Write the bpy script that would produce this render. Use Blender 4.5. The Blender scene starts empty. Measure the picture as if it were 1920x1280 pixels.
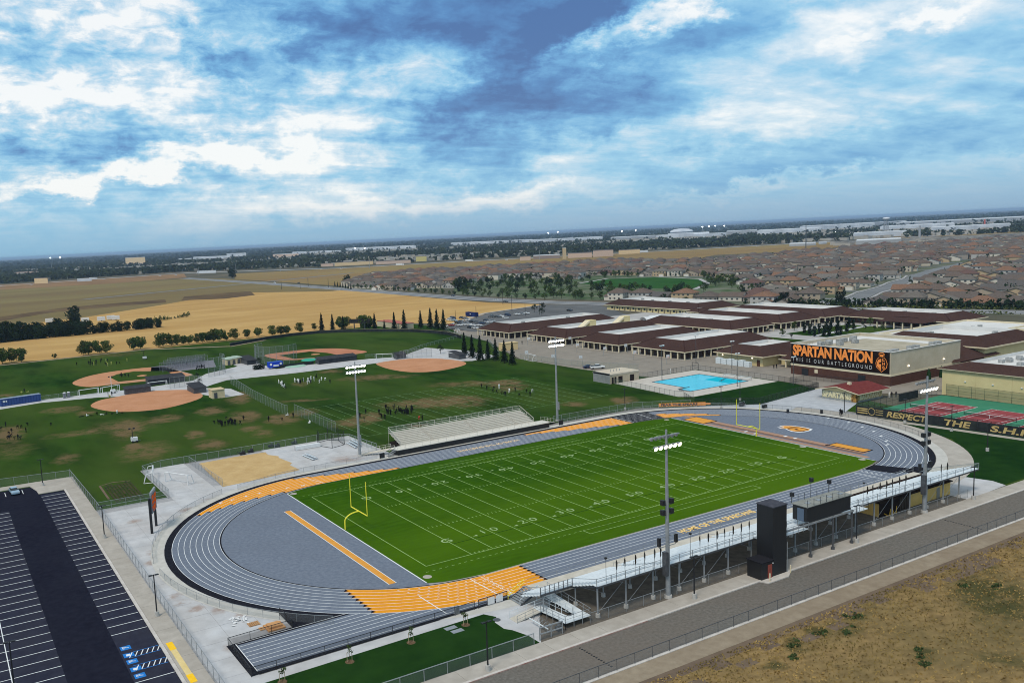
import bpy, math, random, numpy as np
from mathutils import Vector, Matrix, geometry
R = math.radians
random.seed(7); rng = np.random.default_rng(7)
scn = bpy.context.scene
col = scn.collection
# ------------------------------------------------------------------ camera (surveyed from the pitch markings, metres)
CAM = np.array([-123.0171, -144.8694, 54.5898]); YAW, PIT, ROL, FOC = 0.5035, -0.1216, -0.0491, 1612.4616
PX, PY = 760.9867, 644.1324
_f = np.array([math.cos(PIT)*math.sin(YAW), math.cos(PIT)*math.cos(YAW), math.sin(PIT)])
_r = np.cross(_f, [0, 0, 1]); _r /= np.linalg.norm(_r); _u = np.cross(_r, _f)
_R = _r*math.cos(ROL)+_u*math.sin(ROL); _U = -_r*math.sin(ROL)+_u*math.cos(ROL)
def ray(px, py): return _f+_R*(px-PX)/FOC-_U*(py-PY)/FOC
def G(px, py, z=0.0):
    d = ray(px, py); t = (z-CAM[2])/d[2]; q = CAM+d*t; return (float(q[0]), float(q[1]))
def project(x, y, z=0.0):
    d = np.array([x, y, z])-CAM; w = d@_f
    if w <= 1: return (-9999, -9999)
    return (PX+FOC*(d@_R)/w, PY-FOC*(d@_U)/w)
cd = bpy.data.cameras.new('camera'); cam = bpy.data.objects.new('camera', cd); col.objects.link(cam)
cd.sensor_width = 36; cd.lens = 36*FOC/1920; cd.shift_x = (960-PX)/1920; cd.shift_y = -(640-PY)/1920
cd.clip_start = 1; cd.clip_end = 60000
cam.matrix_world = Matrix(((_R[0], _U[0], -_f[0], CAM[0]), (_R[1], _U[1], -_f[1], CAM[1]), (_R[2], _U[2], -_f[2], CAM[2]), (0, 0, 0, 1)))
scn.camera = cam
scn.view_settings.view_transform = 'Standard'; scn.view_settings.look = 'None'
scn.view_settings.exposure = 0.85; scn.view_settings.gamma = 1.0; scn.view_settings.use_curve_mapping = False
try:
    scn.cycles.use_denoising = True; scn.cycles.volume_bounces = 1; scn.cycles.transparent_max_bounces = 24; scn.cycles.max_bounces = 6
    scn.cycles.volume_max_steps = 64; scn.cycles.filter_width = 1.0
except Exception: pass
# ------------------------------------------------------------------ sky
SUN_AZ, SUN_EL = R(244), R(54)
w = bpy.data.worlds.new('World'); scn.world = w; w.use_nodes = True
nt = w.node_tree; nt.nodes.clear(); N = nt.nodes.new; LK = nt.links.new
def mth(op, a, b=None, c=None):
    n = N('ShaderNodeMath'); n.operation = op
    for i, v in enumerate((a, b, c)):
        if v is None: continue
        if isinstance(v, (int, float)): n.inputs[i].default_value = v
        else: LK(v, n.inputs[i])
    return n.outputs[0]
tc = N('ShaderNodeTexCoord'); sep = N('ShaderNodeSeparateXYZ'); LK(tc.outputs['Generated'], sep.inputs[0])
az = mth('ARCTAN2', sep.outputs[0], sep.outputs[1]); el = mth('ARCSINE', sep.outputs[2])
def azel(px, py):
    d = ray(px, py); d = d/np.linalg.norm(d); return math.atan2(d[0], d[1]), math.asin(d[2])
# cloud plane coordinates
den = mth('ADD', mth('MAXIMUM', sep.outputs[2], 0.0), 0.10)
cmb = N('ShaderNodeCombineXYZ'); LK(mth('DIVIDE', sep.outputs[0], den), cmb.inputs[0]); LK(mth('DIVIDE', sep.outputs[1], den), cmb.inputs[1])
def noise(vec, scale, det, rough=0.55, dist=0.0, mapping=None):
    if mapping:
        m = N('ShaderNodeMapping'); m.inputs['Rotation'].default_value = (0, 0, mapping[0]); m.inputs['Scale'].default_value = mapping[1]; LK(vec, m.inputs[0]); vec = m.outputs[0]
    n = N('ShaderNodeTexNoise'); n.inputs['Scale'].default_value = scale; n.inputs['Detail'].default_value = det
    n.inputs['Roughness'].default_value = rough; n.inputs['Distortion'].default_value = dist; LK(vec, n.inputs['Vector']); return n
n1 = noise(cmb.outputs[0], 1.6, 8, 0.60, 0.15)
n2 = noise(cmb.outputs[0], 2.1, 6, 0.58, 0.3, (R(-62), (0.4, 1.5, 1)))
# sheets of cloud laid out in azimuth / elevation, edges broken by noise
ae = N('ShaderNodeCombineXYZ'); LK(az, ae.inputs[0]); LK(el, ae.inputs[1])
nw = noise(ae.outputs[0], 12.0, 7, 0.66, 0.0, (0, (1, 1.7, 1)))
vs = N('ShaderNodeVectorMath'); vs.operation = 'SUBTRACT'; LK(nw.outputs['Color'], vs.inputs[0]); vs.inputs[1].default_value = (0.5, 0.5, 0.5)
vm = N('ShaderNodeVectorMath'); vm.operation = 'MULTIPLY'; LK(vs.outputs[0], vm.inputs[0]); vm.inputs[1].default_value = (0.22, 0.12, 0)
va = N('ShaderNodeVectorMath'); va.operation = 'ADD'; LK(ae.outputs[0], va.inputs[0]); LK(vm.outputs[0], va.inputs[1])
BL = [ # px, py, half width, half height, tilt deg, amount
 (930, 40, 430, 165, -8, -.78), (1040, 90, 210, 90, 25, -.4), (600, 115, 190, 65, -6, -.42), (480, 60, 150, 50, 0, -.15), (330, 45, 140, 50, 10, -.2), (60, 110, 190, 50, 0, -.25),
 (250, 235, 260, 50, -5, -.34), (470, 165, 110, 60, -25, -.3), (60, 280, 150, 22, 0, -.16),
 (740, 150, 190, 62, 4, .75), (1180, 45, 110, 50, 10, .7), (1260, 10, 150, 30, 12, .4), (1090, 110, 120, 36, 20, .5), (60, 175, 250, 66, -12, .55), (330, 185, 230, 90, -28, .40), (150, 20, 260, 40, 0, .3), (320, 60, 100, 45, -25, .35), (500, 110, 100, 45, -60, .35),
 (270, 318, 300, 26, 4, .42), (150, 345, 180, 18, 4, .35), (600, 270, 170, 60, 0, .40), (620, 370, 330, 40, 3, .36), (860, 380, 300, 26, 0, .28), (1060, 300, 130, 40, 15, .25),
 (900, 215, 330, 100, -8, -.34), (1160, 235, 360, 60, 8, -.22), (900, 320, 420, 36, 0, -.22),
 (1480, 60, 320, 30, 14, .20), (1720, 40, 120, 18, 12, .22), (1350, 190, 520, 90, 10, .26), (1280, 250, 260, 40, 10, .12), (1500, 336, 300, 12, 3, .13), (1900, 300, 80, 12, -4, .1), (1400, 352, 200, 10, 3, .1),
 (1720, 265, 420, 42, 2, -.24), (1300, 330, 260, 40, 0, -.10), (1700, 110, 420, 30, 10, -.10), (1380, 95, 300, 30, 16, -.12), (1560, 330, 500, 30, 0, -.05)]
tot = None
for (bx, by, sx, sy, rt, am) in BL:
    a0, e0 = azel(bx, by)
    m = N('ShaderNodeMapping'); m.vector_type = 'TEXTURE'
    m.inputs['Location'].default_value = (a0, e0, 0); m.inputs['Rotation'].default_value = (0, 0, R(rt+2.7)); m.inputs['Scale'].default_value = (sx/FOC*1.25, sy/FOC*1.25, 1)
    LK(va.outputs[0], m.inputs[0])
    g_ = N('ShaderNodeTexGradient'); g_.gradient_type = 'SPHERICAL'; LK(m.outputs[0], g_.inputs[0])
    t = mth('SMOOTH_MIN', g_.outputs['Fac'], 0.75, 0.3)
    tot = mth('MULTIPLY', t, am) if tot is None else mth('MULTIPLY_ADD', t, am, tot)
hz = N('ShaderNodeMapRange'); hz.inputs['From Min'].default_value = 0.0; hz.inputs['From Max'].default_value = 0.13; hz.interpolation_type = 'SMOOTHSTEP'; LK(el, hz.inputs['Value'])
n3 = noise(ae.outputs[0], 26.0, 7, 0.62, 0.4, (R(8), (1, 2.0, 1)))
fa = N('ShaderNodeMapRange'); fa.inputs['From Min'].default_value = 0.15; fa.inputs['From Max'].default_value = 0.85; fa.inputs['To Min'].default_value = 1.05; fa.inputs['To Max'].default_value = 0.30; LK(az, fa.inputs['Value'])
v = mth('ADD', mth('MULTIPLY', mth('SUBTRACT', n1.outputs['Fac'], 0.5), .70), mth('MULTIPLY', mth('SUBTRACT', n2.outputs['Fac'], 0.5), 0.55))
v = mth('MULTIPLY_ADD', mth('SUBTRACT', n3.outputs['Fac'], 0.5), fa.outputs[0], v)
v = mth('MULTIPLY', v, mth('MULTIPLY_ADD', hz.outputs[0], 0.85, 0.15))
v = mth('ADD', mth('MULTIPLY_ADD', tot, 0.74, 0.55), v)
cr = N('ShaderNodeValToRGB'); LK(v, cr.inputs[0]); e = cr.color_ramp.elements
def srgb(r, g, b, k=1.0):
    return tuple(((c/255/12.92) if c/255 <= .04045 else ((c/255+.055)/1.055)**2.4)*k for c in (r, g, b))+(1,)
stops = [(0.0, srgb(70, 108, 165)), (0.18, srgb(84, 136, 192)), (0.36, srgb(112, 174, 220)), (0.52, srgb(150, 203, 234)), (0.66, srgb(200, 224, 240)), (0.80, srgb(250, 252, 252))]
e[0].position, e[0].color = stops[0]; e[1].position, e[1].color = stops[-1]
for p_, c_ in stops[1:-1]:
    q = e.new(p_); q.color = c_
# towards the horizon the air greys the sky
mxh = N('ShaderNodeMixRGB'); h2 = N('ShaderNodeMapRange'); h2.inputs['From Min'].default_value = -0.01; h2.inputs['From Max'].default_value = 0.060; h2.interpolation_type = 'SMOOTHSTEP'; LK(el, h2.inputs['Value'])
hc = N('ShaderNodeValToRGB'); LK(mth('MULTIPLY_ADD', az, 0.9, 0.35), hc.inputs[0]); hc.color_ramp.elements[0].color = srgb(136, 194, 226); hc.color_ramp.elements[1].color = srgb(146, 176, 204)
LK(mth('MULTIPLY_ADD', h2.outputs[0], 0.82, 0.18), mxh.inputs[0]); LK(hc.outputs[0], mxh.inputs[1]); LK(cr.outputs[0], mxh.inputs[2])
h3 = N('ShaderNodeMapRange'); h3.inputs['From Min'].default_value = 0.30; h3.inputs['From Max'].default_value = 0.75; h3.inputs['To Max'].default_value = 0.75; LK(el, h3.inputs['Value'])
mzn = N('ShaderNodeMixRGB'); LK(h3.outputs[0], mzn.inputs[0]); LK(mxh.outputs[0], mzn.inputs[1]); mzn.inputs[2].default_value = (.60, .64, .66, 1)   # unseen overhead sky turned grey, added to take the blue out of the light
sky = N('ShaderNodeTexSky'); sky.sky_type = 'NISHITA'; sky.sun_disc = False; sky.sun_elevation = SUN_EL; sky.sun_rotation = SUN_AZ; sky.air_density = 1.2; sky.dust_density = 2.0
sc10 = N('ShaderNodeVectorMath'); sc10.operation = 'SCALE'; sc10.inputs['Scale'].default_value = 10.0/2**0.85; LK(mzn.outputs[0], sc10.inputs[0])
mix = N('ShaderNodeMixRGB'); mix.inputs[0].default_value = 0.90; LK(sky.outputs[0], mix.inputs[1]); LK(sc10.outputs[0], mix.inputs[2])
bg = N('ShaderNodeBackground'); bg.inputs[1].default_value = 0.10; LK(mix.outputs[0], bg.inputs[0])
wo = N('ShaderNodeOutputWorld'); LK(bg.outputs[0], wo.inputs[0])
sl = bpy.data.lights.new('sun', 'SUN'); sl.energy = 1.2; sl.angle = R(12); sl.color = (1.0, .90, .76)
so = bpy.data.objects.new('sun', sl); col.objects.link(so)
_sd = Vector((math.sin(SUN_AZ)*math.cos(SUN_EL), math.cos(SUN_AZ)*math.cos(SUN_EL), math.sin(SUN_EL)))
so.rotation_euler = _sd.to_track_quat('Z', 'Y').to_euler(); so.location = (-60, 40, 60)
# ------------------------------------------------------------------ materials
MATS = {}
def lin(c):
    return c if len(c) == 4 else tuple(c)+(1,)
def M(name, c1, c2=None, scale=1.0, rough=0.85, metal=0.0, c3=None, scale3=0.1, amt3=0.5, bump=0.0, bscale=None, detail=4, emit=0, alpha=1.0, stretch=None, coord='Object', lo=.35, hi=.65):
    if name in MATS: return MATS[name]
    m = bpy.data.materials.new(name); m.use_nodes = True; t = m.node_tree; b = t.nodes['Principled BSDF']; out = t.nodes['Material Output']
    b.inputs['Roughness'].default_value = rough; b.inputs['Metallic'].default_value = metal
    m.diffuse_color = lin(c1)
    b.inputs['Specular IOR Level'].default_value = .5 if rough < .7 else .0
    tx = t.nodes.new('ShaderNodeTexCoord'); vec = tx.outputs['Object' if coord == 'World' else coord]
    if coord == 'World':
        ge = t.nodes.new('ShaderNodeNewGeometry'); vec = ge.outputs['Position']
    if stretch:
        mp = t.nodes.new('ShaderNodeMapping'); mp.inputs['Scale'].default_value = stretch[:3]
        if len(stretch) > 3: mp.inputs['Rotation'].default_value = (0, 0, stretch[3])
        t.links.new(vec, mp.inputs[0]); vec = mp.outputs[0]
    def nz(s, d=detail):
        n = t.nodes.new('ShaderNodeTexNoise'); n.inputs['Scale'].default_value = s; n.inputs['Detail'].default_value = d; n.inputs['Roughness'].default_value = .6
        t.links.new(vec, n.inputs['Vector'])
        r = t.nodes.new('ShaderNodeMapRange'); r.inputs['From Min'].default_value = lo; r.inputs['From Max'].default_value = hi; t.links.new(n.outputs['Fac'], r.inputs['Value'])
        return n, r.outputs[0]
    if c2 is None: b.inputs['Base Color'].default_value = lin(c1); cs = None
    else:
        n, f = nz(scale); mx = t.nodes.new('ShaderNodeMixRGB'); mx.inputs[1].default_value = lin(c1); mx.inputs[2].default_value = lin(c2); t.links.new(f, mx.inputs[0]); cs = mx.outputs[0]
        if c3 is not None:
            n3, f3 = nz(scale3, 5); k = t.nodes.new('ShaderNodeMath'); k.operation = 'MULTIPLY'; t.links.new(f3, k.inputs[0]); k.inputs[1].default_value = amt3
            m3 = t.nodes.new('ShaderNodeMixRGB'); t.links.new(k.outputs[0], m3.inputs[0]); t.links.new(cs, m3.inputs[1]); m3.inputs[2].default_value = lin(c3); cs = m3.outputs[0]
        t.links.new(cs, b.inputs['Base Color'])
    if bump:
        nb, fb = nz(bscale or scale*3); bp = t.nodes.new('ShaderNodeBump'); bp.inputs['Strength'].default_value = min(1, bump); bp.inputs['Distance'].default_value = .05; t.links.new(nb.outputs['Fac'], bp.inputs['Height']); t.links.new(bp.outputs[0], b.inputs['Normal'])
    if emit:
        b.inputs['Emission Color'].default_value = lin(c1); b.inputs['Emission Strength'].default_value = emit
    if alpha < 1: b.inputs['Alpha'].default_value = alpha
    MATS[name] = m; return m
# ------------------------------------------------------------------ mesh builder
class MB:
    def __init__(s): s.v = []; s.f = []; s.m = []
    def add(s, vs, fs, mi=0):
        o = len(s.v); s.v.extend([tuple(map(float, q)) for q in vs]); s.f.extend([tuple(i+o for i in f) for f in fs]); s.m.extend([mi]*len(fs)); return s
    def box(s, x0, y0, z0, x1, y1, z1, mi=0):
        x0, x1 = min(x0, x1), max(x0, x1); y0, y1 = min(y0, y1), max(y0, y1); z0, z1 = min(z0, z1), max(z0, z1)
        return s.add([(x0, y0, z0), (x1, y0, z0), (x1, y1, z0), (x0, y1, z0), (x0, y0, z1), (x1, y0, z1), (x1, y1, z1), (x0, y1, z1)],
                     [(0, 3, 2, 1), (4, 5, 6, 7), (0, 1, 5, 4), (1, 2, 6, 5), (2, 3, 7, 6), (3, 0, 4, 7)], mi)
    def quad(s, a, b, c, d, mi=0): return s.add([a, b, c, d], [(0, 1, 2, 3)], mi)
    def poly(s, pts, z, mi=0): return s.add([(p[0], p[1], z) for p in pts], [tuple(range(len(pts)))], mi)
    def bar(s, a, b, w, h=None, mi=0):
        a = Vector(a); b = Vector(b); d = (b-a); L = d.length
        if L < 1e-6: return s
        d /= L; up = Vector((0, 0, 1)) if abs(d.z) < .95 else Vector((1, 0, 0)); x = d.cross(up).normalized(); y = x.cross(d); h = w if h is None else h
        vs = [p+x*sx*w/2+y*sy*h/2 for p in (a, b) for sx, sy in ((-1, -1), (1, -1), (1, 1), (-1, 1))]
        return s.add(vs, [(0, 1, 2, 3), (7, 6, 5, 4), (0, 4, 5, 1), (1, 5, 6, 2), (2, 6, 7, 3), (3, 7, 4, 0)], mi)
    def cyl(s, a, b, r0, r1=None, n=10, mi=0, cap=True):
        a = Vector(a); b = Vector(b); d = (b-a).normalized(); up = Vector((0, 0, 1)) if abs(d.z) < .95 else Vector((1, 0, 0)); x = d.cross(up).normalized(); y = x.cross(d); r1 = r0 if r1 is None else r1
        vs = [p+(x*math.cos(t)+y*math.sin(t))*r for p, r in ((a, r0), (b, r1)) for t in [2*math.pi*i/n for i in range(n)]]
        fs = [(i, i+n, (i+1) % n+n, (i+1) % n) for i in range(n)]
        if cap: fs += [tuple(range(n)), tuple(range(2*n-1, n-1, -1))]
        return s.add(vs, fs, mi)
    def tube(s, pts, r, n=8, mi=0):
        for a, b in zip(pts[:-1], pts[1:]): s.cyl(a, b, r, r, n, mi)
        return s
    def prism(s, pts, z0, z1, mi=0, mtop=None):
        if sum(pts[i][0]*pts[(i+1) % len(pts)][1]-pts[(i+1) % len(pts)][0]*pts[i][1] for i in range(len(pts))) < 0: pts = pts[::-1]
        n = len(pts); vs = [(p[0], p[1], z0) for p in pts]+[(p[0], p[1], z1) for p in pts]
        s.add(vs, [(i, (i+1) % n, (i+1) % n+n, i+n) for i in range(n)]+[tuple(range(n-1, -1, -1))], mi)
        return s.add([(p[0], p[1], z1) for p in pts], [tuple(range(n))], mi if mtop is None else mtop)
    def strip(s, L1, L2, z, mi=0):
        n = len(L1); return s.add([(p[0], p[1], z) for p in L1]+[(p[0], p[1], z) for p in L2], [(i, i+1, n+i+1, n+i) for i in range(n-1)], mi)
    def ribbon(s, pts, w, z, mi=0):
        P = [Vector(p[:2]) for p in pts]; A, B = [], []
        for i, p in enumerate(P):
            d = (P[min(i+1, len(P)-1)]-P[max(i-1, 0)]).normalized(); nrm = Vector((-d.y, d.x)); A.append(p+nrm*w/2); B.append(p-nrm*w/2)
        return s.strip(A, B, z, mi)
    def sphere(s, c, r, n=8, m=5, mi=0, sc=(1, 1, 1)):
        vs = [(c[0], c[1], c[2]+r*sc[2])]
        for j in range(1, m):
            for i in range(n):
                a = 2*math.pi*i/n; b = math.pi*j/m; vs.append((c[0]+r*sc[0]*math.sin(b)*math.cos(a), c[1]+r*sc[1]*math.sin(b)*math.sin(a), c[2]+r*sc[2]*math.cos(b)))
        vs.append((c[0], c[1], c[2]-r*sc[2])); fs = [(0, 1+i, 1+(i+1) % n) for i in range(n)]
        for j in range(m-2): fs += [(1+j*n+i, 1+(j+1)*n+i, 1+(j+1)*n+(i+1) % n, 1+j*n+(i+1) % n) for i in range(n)]
        l = len(vs)-1; b = 1+(m-2)*n; fs += [(l, b+(i+1) % n, b+i) for i in range(n)]
        return s.add(vs, fs, mi)
    def mesh(s, name, mats, origin=(0, 0, 0), smooth=False):
        me = bpy.data.meshes.new(name); o = origin
        me.from_pydata([(a-o[0], b-o[1], c-o[2]) for a, b, c in s.v], [], s.f)
        for m in (mats if isinstance(mats, (list, tuple)) else [mats]): me.materials.append(m)
        me.polygons.foreach_set('material_index', s.m)
        if smooth: me.polygons.foreach_set('use_smooth', [True]*len(s.f))
        me.update(); return me
def tag(o, label=None, cat=None, group=None, kind=None):
    if label: o['label'] = label
    if cat: o['category'] = cat
    if group: o['group'] = group
    if kind: o['kind'] = kind
    return o
def link(name, data, parent=None, loc=None, rz=0.0):
    o = bpy.data.objects.new(name, data); col.objects.link(o)
    if parent is not None: o.parent = parent
    if loc is not None: o.location = loc
    if rz: o.rotation_euler = (0, 0, rz)
    return o
def empty(name, loc, label, cat, group=None, rz=0.0):
    o = link(name, None, None, loc, rz); o.empty_display_size = .5; return tag(o, label, cat, group)
def wloc(p):   # world origin of a (unrotated) chain
    v = Vector((0, 0, 0))
    while p is not None: v += p.location; p = p.parent
    return v
def part(name, mb, mats, parent, smooth=False, kind=None, label=None):   # world-coordinate shape under an unrotated thing
    o = link(name, mb.mesh(name, mats, wloc(parent), smooth), parent); return tag(o, label, None, None, kind)
def solo(name, mb, mats, loc, label, cat, group=None, smooth=False):      # a thing that is one mesh, shape in world coordinates
    o = link(name, mb.mesh(name, mats, loc, smooth), None, loc); return tag(o, label, cat, group)
def struct(name, mb, mats, kind='structure'):
    o = link(name, mb.mesh(name, mats)); o['kind'] = kind; return o
KIDS = {}
def copy_tree(o, parent=None, loc=None, rz=None, label=None, group=None):
    c = o.copy(); col.objects.link(c)
    c.parent = parent
    if loc is not None: c.location = loc
    if rz is not None: c.rotation_euler = (0, 0, rz)
    if label: c['label'] = label
    if group: c['group'] = group
    ks = KIDS.get(o.name)
    if ks is None: ks = list(o.children); KIDS[o.name] = ks
    for ch in ks: copy_tree(ch, c)
    return c
def text_mesh(txt, size, bold=0.0, sx=1.0, extrude=0.0, align='LEFT', spacing=1.0, shear=0.0):
    cu = bpy.data.curves.new('lettering', 'FONT'); cu.body = txt; cu.size = size; cu.offset = bold; cu.extrude = extrude; cu.align_x = align; cu.space_character = spacing; cu.shear = shear; cu.resolution_u = 3
    o = bpy.data.objects.new('lettering', cu); me = bpy.data.meshes.new_from_object(o); bpy.data.objects.remove(o); bpy.data.curves.remove(cu)
    me.transform(Matrix.Diagonal((sx, 1, 1, 1))); return me
def put_text(name, me, mat, org, xdir, ydir, parent=None, kind=None):   # letters laid in the plane spanned by xdir, ydir
    x = Vector(xdir).normalized(); y = Vector(ydir).normalized(); z = x.cross(y)
    o0 = Vector(org)-(wloc(parent) if parent is not None else Vector((0, 0, 0)))
    me.transform(Matrix(((x.x, y.x, z.x, o0.x), (x.y, y.y, z.y, o0.y), (x.z, y.z, z.z, o0.z), (0, 0, 0, 1))))
    me.materials.clear(); me.materials.append(mat)
    o = link(name, me, parent)
    if kind: o['kind'] = kind
    return o
# ------------------------------------------------------------------ ground materials
m_ground = M('far_ground', (.085, .080, .062), (.15, .13, .095), .012, c3=(.05, .065, .045), scale3=.004, amt3=.6, coord='World')
m_conc = M('concrete', (.42, .43, .45), (.52, .53, .55), .35, bump=.15, bscale=6, c3=(.36, .33, .30), scale3=.12, amt3=.35, coord='World')
m_conc2 = M('warm_concrete', (.36, .335, .30), (.44, .41, .37), .5, c3=(.30, .27, .235), scale3=.15, amt3=.4, bump=.15, bscale=5, coord='World')
m_joint = M('joint_earth', (.20, .19, .18))
m_kerb = M('kerb_concrete', (.45, .42, .39), (.56, .53, .50), .8, coord='World')
m_asph = M('fresh_asphalt', (.009, .010, .019), (.015, .016, .028), .9, c3=(.020, .022, .034), scale3=.06, amt3=.5, bump=.2, bscale=12, rough=.8, coord='World')
m_road = M('weathered_asphalt', (.110, .103, .093), (.172, .162, .147), 2.2, c3=(.15, .125, .105), scale3=.05, amt3=.5, bump=.3, bscale=10, coord='World', detail=8)
m_court = M('old_court_asphalt', (.21, .19, .165), (.26, .235, .205), .25, c3=(.30, .27, .23), scale3=.05, amt3=.4, coord='World')
m_track = M('grey_rubber', (.130, .155, .205), (.180, .210, .262), 1.5, rough=.9, bump=.3, bscale=20, c3=(.13, .15, .19), scale3=.1, amt3=.35, coord='World', detail=8)
m_black = M('black_rubber', (.012, .013, .019), (.020, .021, .028), 2, rough=.85, coord='World')
m_orange = M('orange_rubber', (.66, .255, .018), (.75, .31, .025), 1.2, rough=.85, coord='World', detail=8)
m_orange2 = M('runway_orange', (.60, .27, .05), (.68, .32, .07), 1.2, rough=.85, coord='World', detail=8)
m_brownrun = M('brown_runway', (.33, .20, .14), (.39, .25, .18), 1.0, coord='World')
m_brownrun2 = M('dark_brown_runway', (.17, .10, .075), (.21, .13, .10), 1.0, coord='World')
m_white = M('white_paint', (.78, .80, .80), (.66, .68, .70), 3, rough=.6, coord='World')
m_field_line = M('chalk_on_grass', (.34, .48, .20), (.22, .36, .10), 1.5, rough=.9, coord='World', lo=.4, hi=.7)
m_field_line2 = M('old_chalk', (.20, .32, .16), (.08, .15, .05), .6, rough=.9, coord='World', lo=.4, hi=.6)
m_dirt = M('infield_clay', (.44, .215, .115), (.52, .27, .155), .12, c3=(.38, .18, .10), scale3=.9, amt3=.3, coord='World')
m_dirt2 = M('red_infield_clay', (.40, .17, .10), (.46, .21, .13), .08, coord='World')
m_sand = M('play_sand', (.46, .31, .14), (.56, .40, .20), .25, c3=(.40, .27, .13), scale3=1.5, amt3=.35, bump=.2, bscale=5, coord='World', detail=8)
m_pave_blue = M('blue_grey_paving', (.36, .38, .41), (.44, .46, .49), .4, coord='World')
def blob_mix(m, blobs, colour, amount=.85, warp=.5, wscale=.08):
    t = m.node_tree; b = t.nodes['Principled BSDF']; src = b.inputs['Base Color'].links[0].from_socket
    ge = t.nodes.new('ShaderNodeNewGeometry')
    n = t.nodes.new('ShaderNodeTexNoise'); n.inputs['Scale'].default_value = wscale; n.inputs['Detail'].default_value = 6; n.inputs['Roughness'].default_value = .7; t.links.new(ge.outputs['Position'], n.inputs['Vector'])
    s = t.nodes.new('ShaderNodeVectorMath'); s.operation = 'MULTIPLY_ADD'; t.links.new(n.outputs['Color'], s.inputs[0]); s.inputs[1].default_value = (14*warp, 14*warp, 0); s.inputs[2].default_value = (-7*warp, -7*warp, 0)
    a = t.nodes.new('ShaderNodeVectorMath'); a.operation = 'ADD'; t.links.new(ge.outputs['Position'], a.inputs[0]); t.links.new(s.outputs[0], a.inputs[1])
    tot = None
    for (px, py, hw, hh, am) in blobs:
        c = Vector(G(px, py)); x = (Vector(G(px+hw, py))-Vector(G(px-hw, py)))/2; y = (Vector(G(px, py-hh))-Vector(G(px, py+hh)))/2
        mp = t.nodes.new('ShaderNodeMapping'); mp.vector_type = 'TEXTURE'; mp.inputs['Location'].default_value = (c.x, c.y, 0)
        mp.inputs['Rotation'].default_value = (0, 0, math.atan2(y.y, y.x)); mp.inputs['Scale'].default_value = (max(2, y.length*1.5), max(2, x.length*1.5), 1)
        fl = t.nodes.new('ShaderNodeVectorMath'); fl.operation = 'MULTIPLY'; fl.inputs[1].default_value = (1, 1, 0); t.links.new(a.outputs[0], fl.inputs[0])
        t.links.new(fl.outputs[0], mp.inputs[0]); g_ = t.nodes.new('ShaderNodeTexGradient'); g_.gradient_type = 'SPHERICAL'; t.links.new(mp.outputs[0], g_.inputs[0])
        k = t.nodes.new('ShaderNodeMath'); k.operation = 'MULTIPLY_ADD'; t.links.new(g_.outputs['Fac'], k.inputs[0]); k.inputs[1].default_value = am
        if tot is None: k.inputs[2].default_value = 0
        else: t.links.new(tot, k.inputs[2])
        tot = k.outputs[0]
    n2 = t.nodes.new('ShaderNodeTexNoise'); n2.inputs['Scale'].default_value = .22; n2.inputs['Detail'].default_value = 9; n2.inputs['Roughness'].default_value = .75; t.links.new(ge.outputs['Position'], n2.inputs['Vector'])
    q = t.nodes.new('ShaderNodeMath'); q.operation = 'MULTIPLY'; nm = t.nodes.new('ShaderNodeMapRange'); nm.inputs['From Min'].default_value = .36; nm.inputs['From Max'].default_value = .66; nm.inputs['To Max'].default_value = 1.2; t.links.new(n2.outputs['Fac'], nm.inputs['Value']); t.links.new(tot, q.inputs[0]); t.links.new(nm.outputs[0], q.inputs[1])
    r = t.nodes.new('ShaderNodeMapRange'); r.inputs['From Min'].default_value = .05; r.inputs['From Max'].default_value = .42; r.inputs['To Max'].default_value = amount; t.links.new(q.outputs[0], r.inputs['Value'])
    mx = t.nodes.new('ShaderNodeMixRGB'); t.links.new(r.outputs[0], mx.inputs[0]); t.links.new(src, mx.inputs[1]); mx.inputs[2].default_value = lin(colour); t.links.new(mx.outputs[0], b.inputs['Base Color'])
def C4(x0, y0, L, s=4): return [(x0+a/s, y0+b/s, w_/s, h_/s, am) for a, b, w_, h_, am in L]
m_lawn = M('practice_grass', (.007, .027, .005), (.023, .062, .008), .09, c3=(.052, .084, .016), scale3=.02, amt3=.85, bump=.35, bscale=2, coord='World', stretch=(1, .45, 1, .1), detail=10, lo=.38, hi=.62)
blob_mix(m_lawn, C4(0, 620, [(480, 590, 110, 22, .9), (640, 615, 60, 18, .8), (1250, 655, 90, 25, .8), (950, 705, 210, 45, .6), (560, 770, 190, 22, .6), (960, 750, 90, 60, .7), (1590, 600, 90, 28, 1.), (1790, 500, 80, 40, 1.), (1830, 640, 100, 40, 1.), (1470, 775, 70, 30, .9), (1100, 900, 180, 70, .6), (1580, 850, 110, 35, .8), (500, 960, 80, 40, .6), (60, 775, 90, 60, 1.), (1880, 735, 70, 30, .7), (990, 865, 50, 20, 1.2), (100, 900, 130, 60, .45), (860, 180, 200, 16, .4), (60, 480, 60, 12, .7)])
    + C4(480, 660, [(200, 500, 110, 36, 1.1), (380, 450, 90, 24, .8), (700, 530, 130, 34, .8), (850, 490, 100, 36, 1.1), (1450, 370, 260, 40, 1.), (1620, 235, 300, 20, .7), (900, 190, 240, 18, .8), (350, 360, 190, 10, .6), (60, 610, 80, 30, .6), (1190, 560, 90, 20, .7), (560, 145, 90, 16, .6), (1900, 250, 120, 40, .8), (1120, 390, 200, 30, .6), (340, 240, 60, 20, .7)])
    + C4(1060, 640, [(440, 440, 90, 30, 1.0), (60, 470, 90, 20, .8)]), (.150, .105, .055), .9)
m_turf = M('stadium_turf', (.012, .052, .0025), (.030, .090, .004), 1.1, c3=(.066, .136, .005), scale3=.017, amt3=.85, bump=.35, bscale=4, coord='World', detail=9, stretch=(.22, 1, 1))
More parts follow.
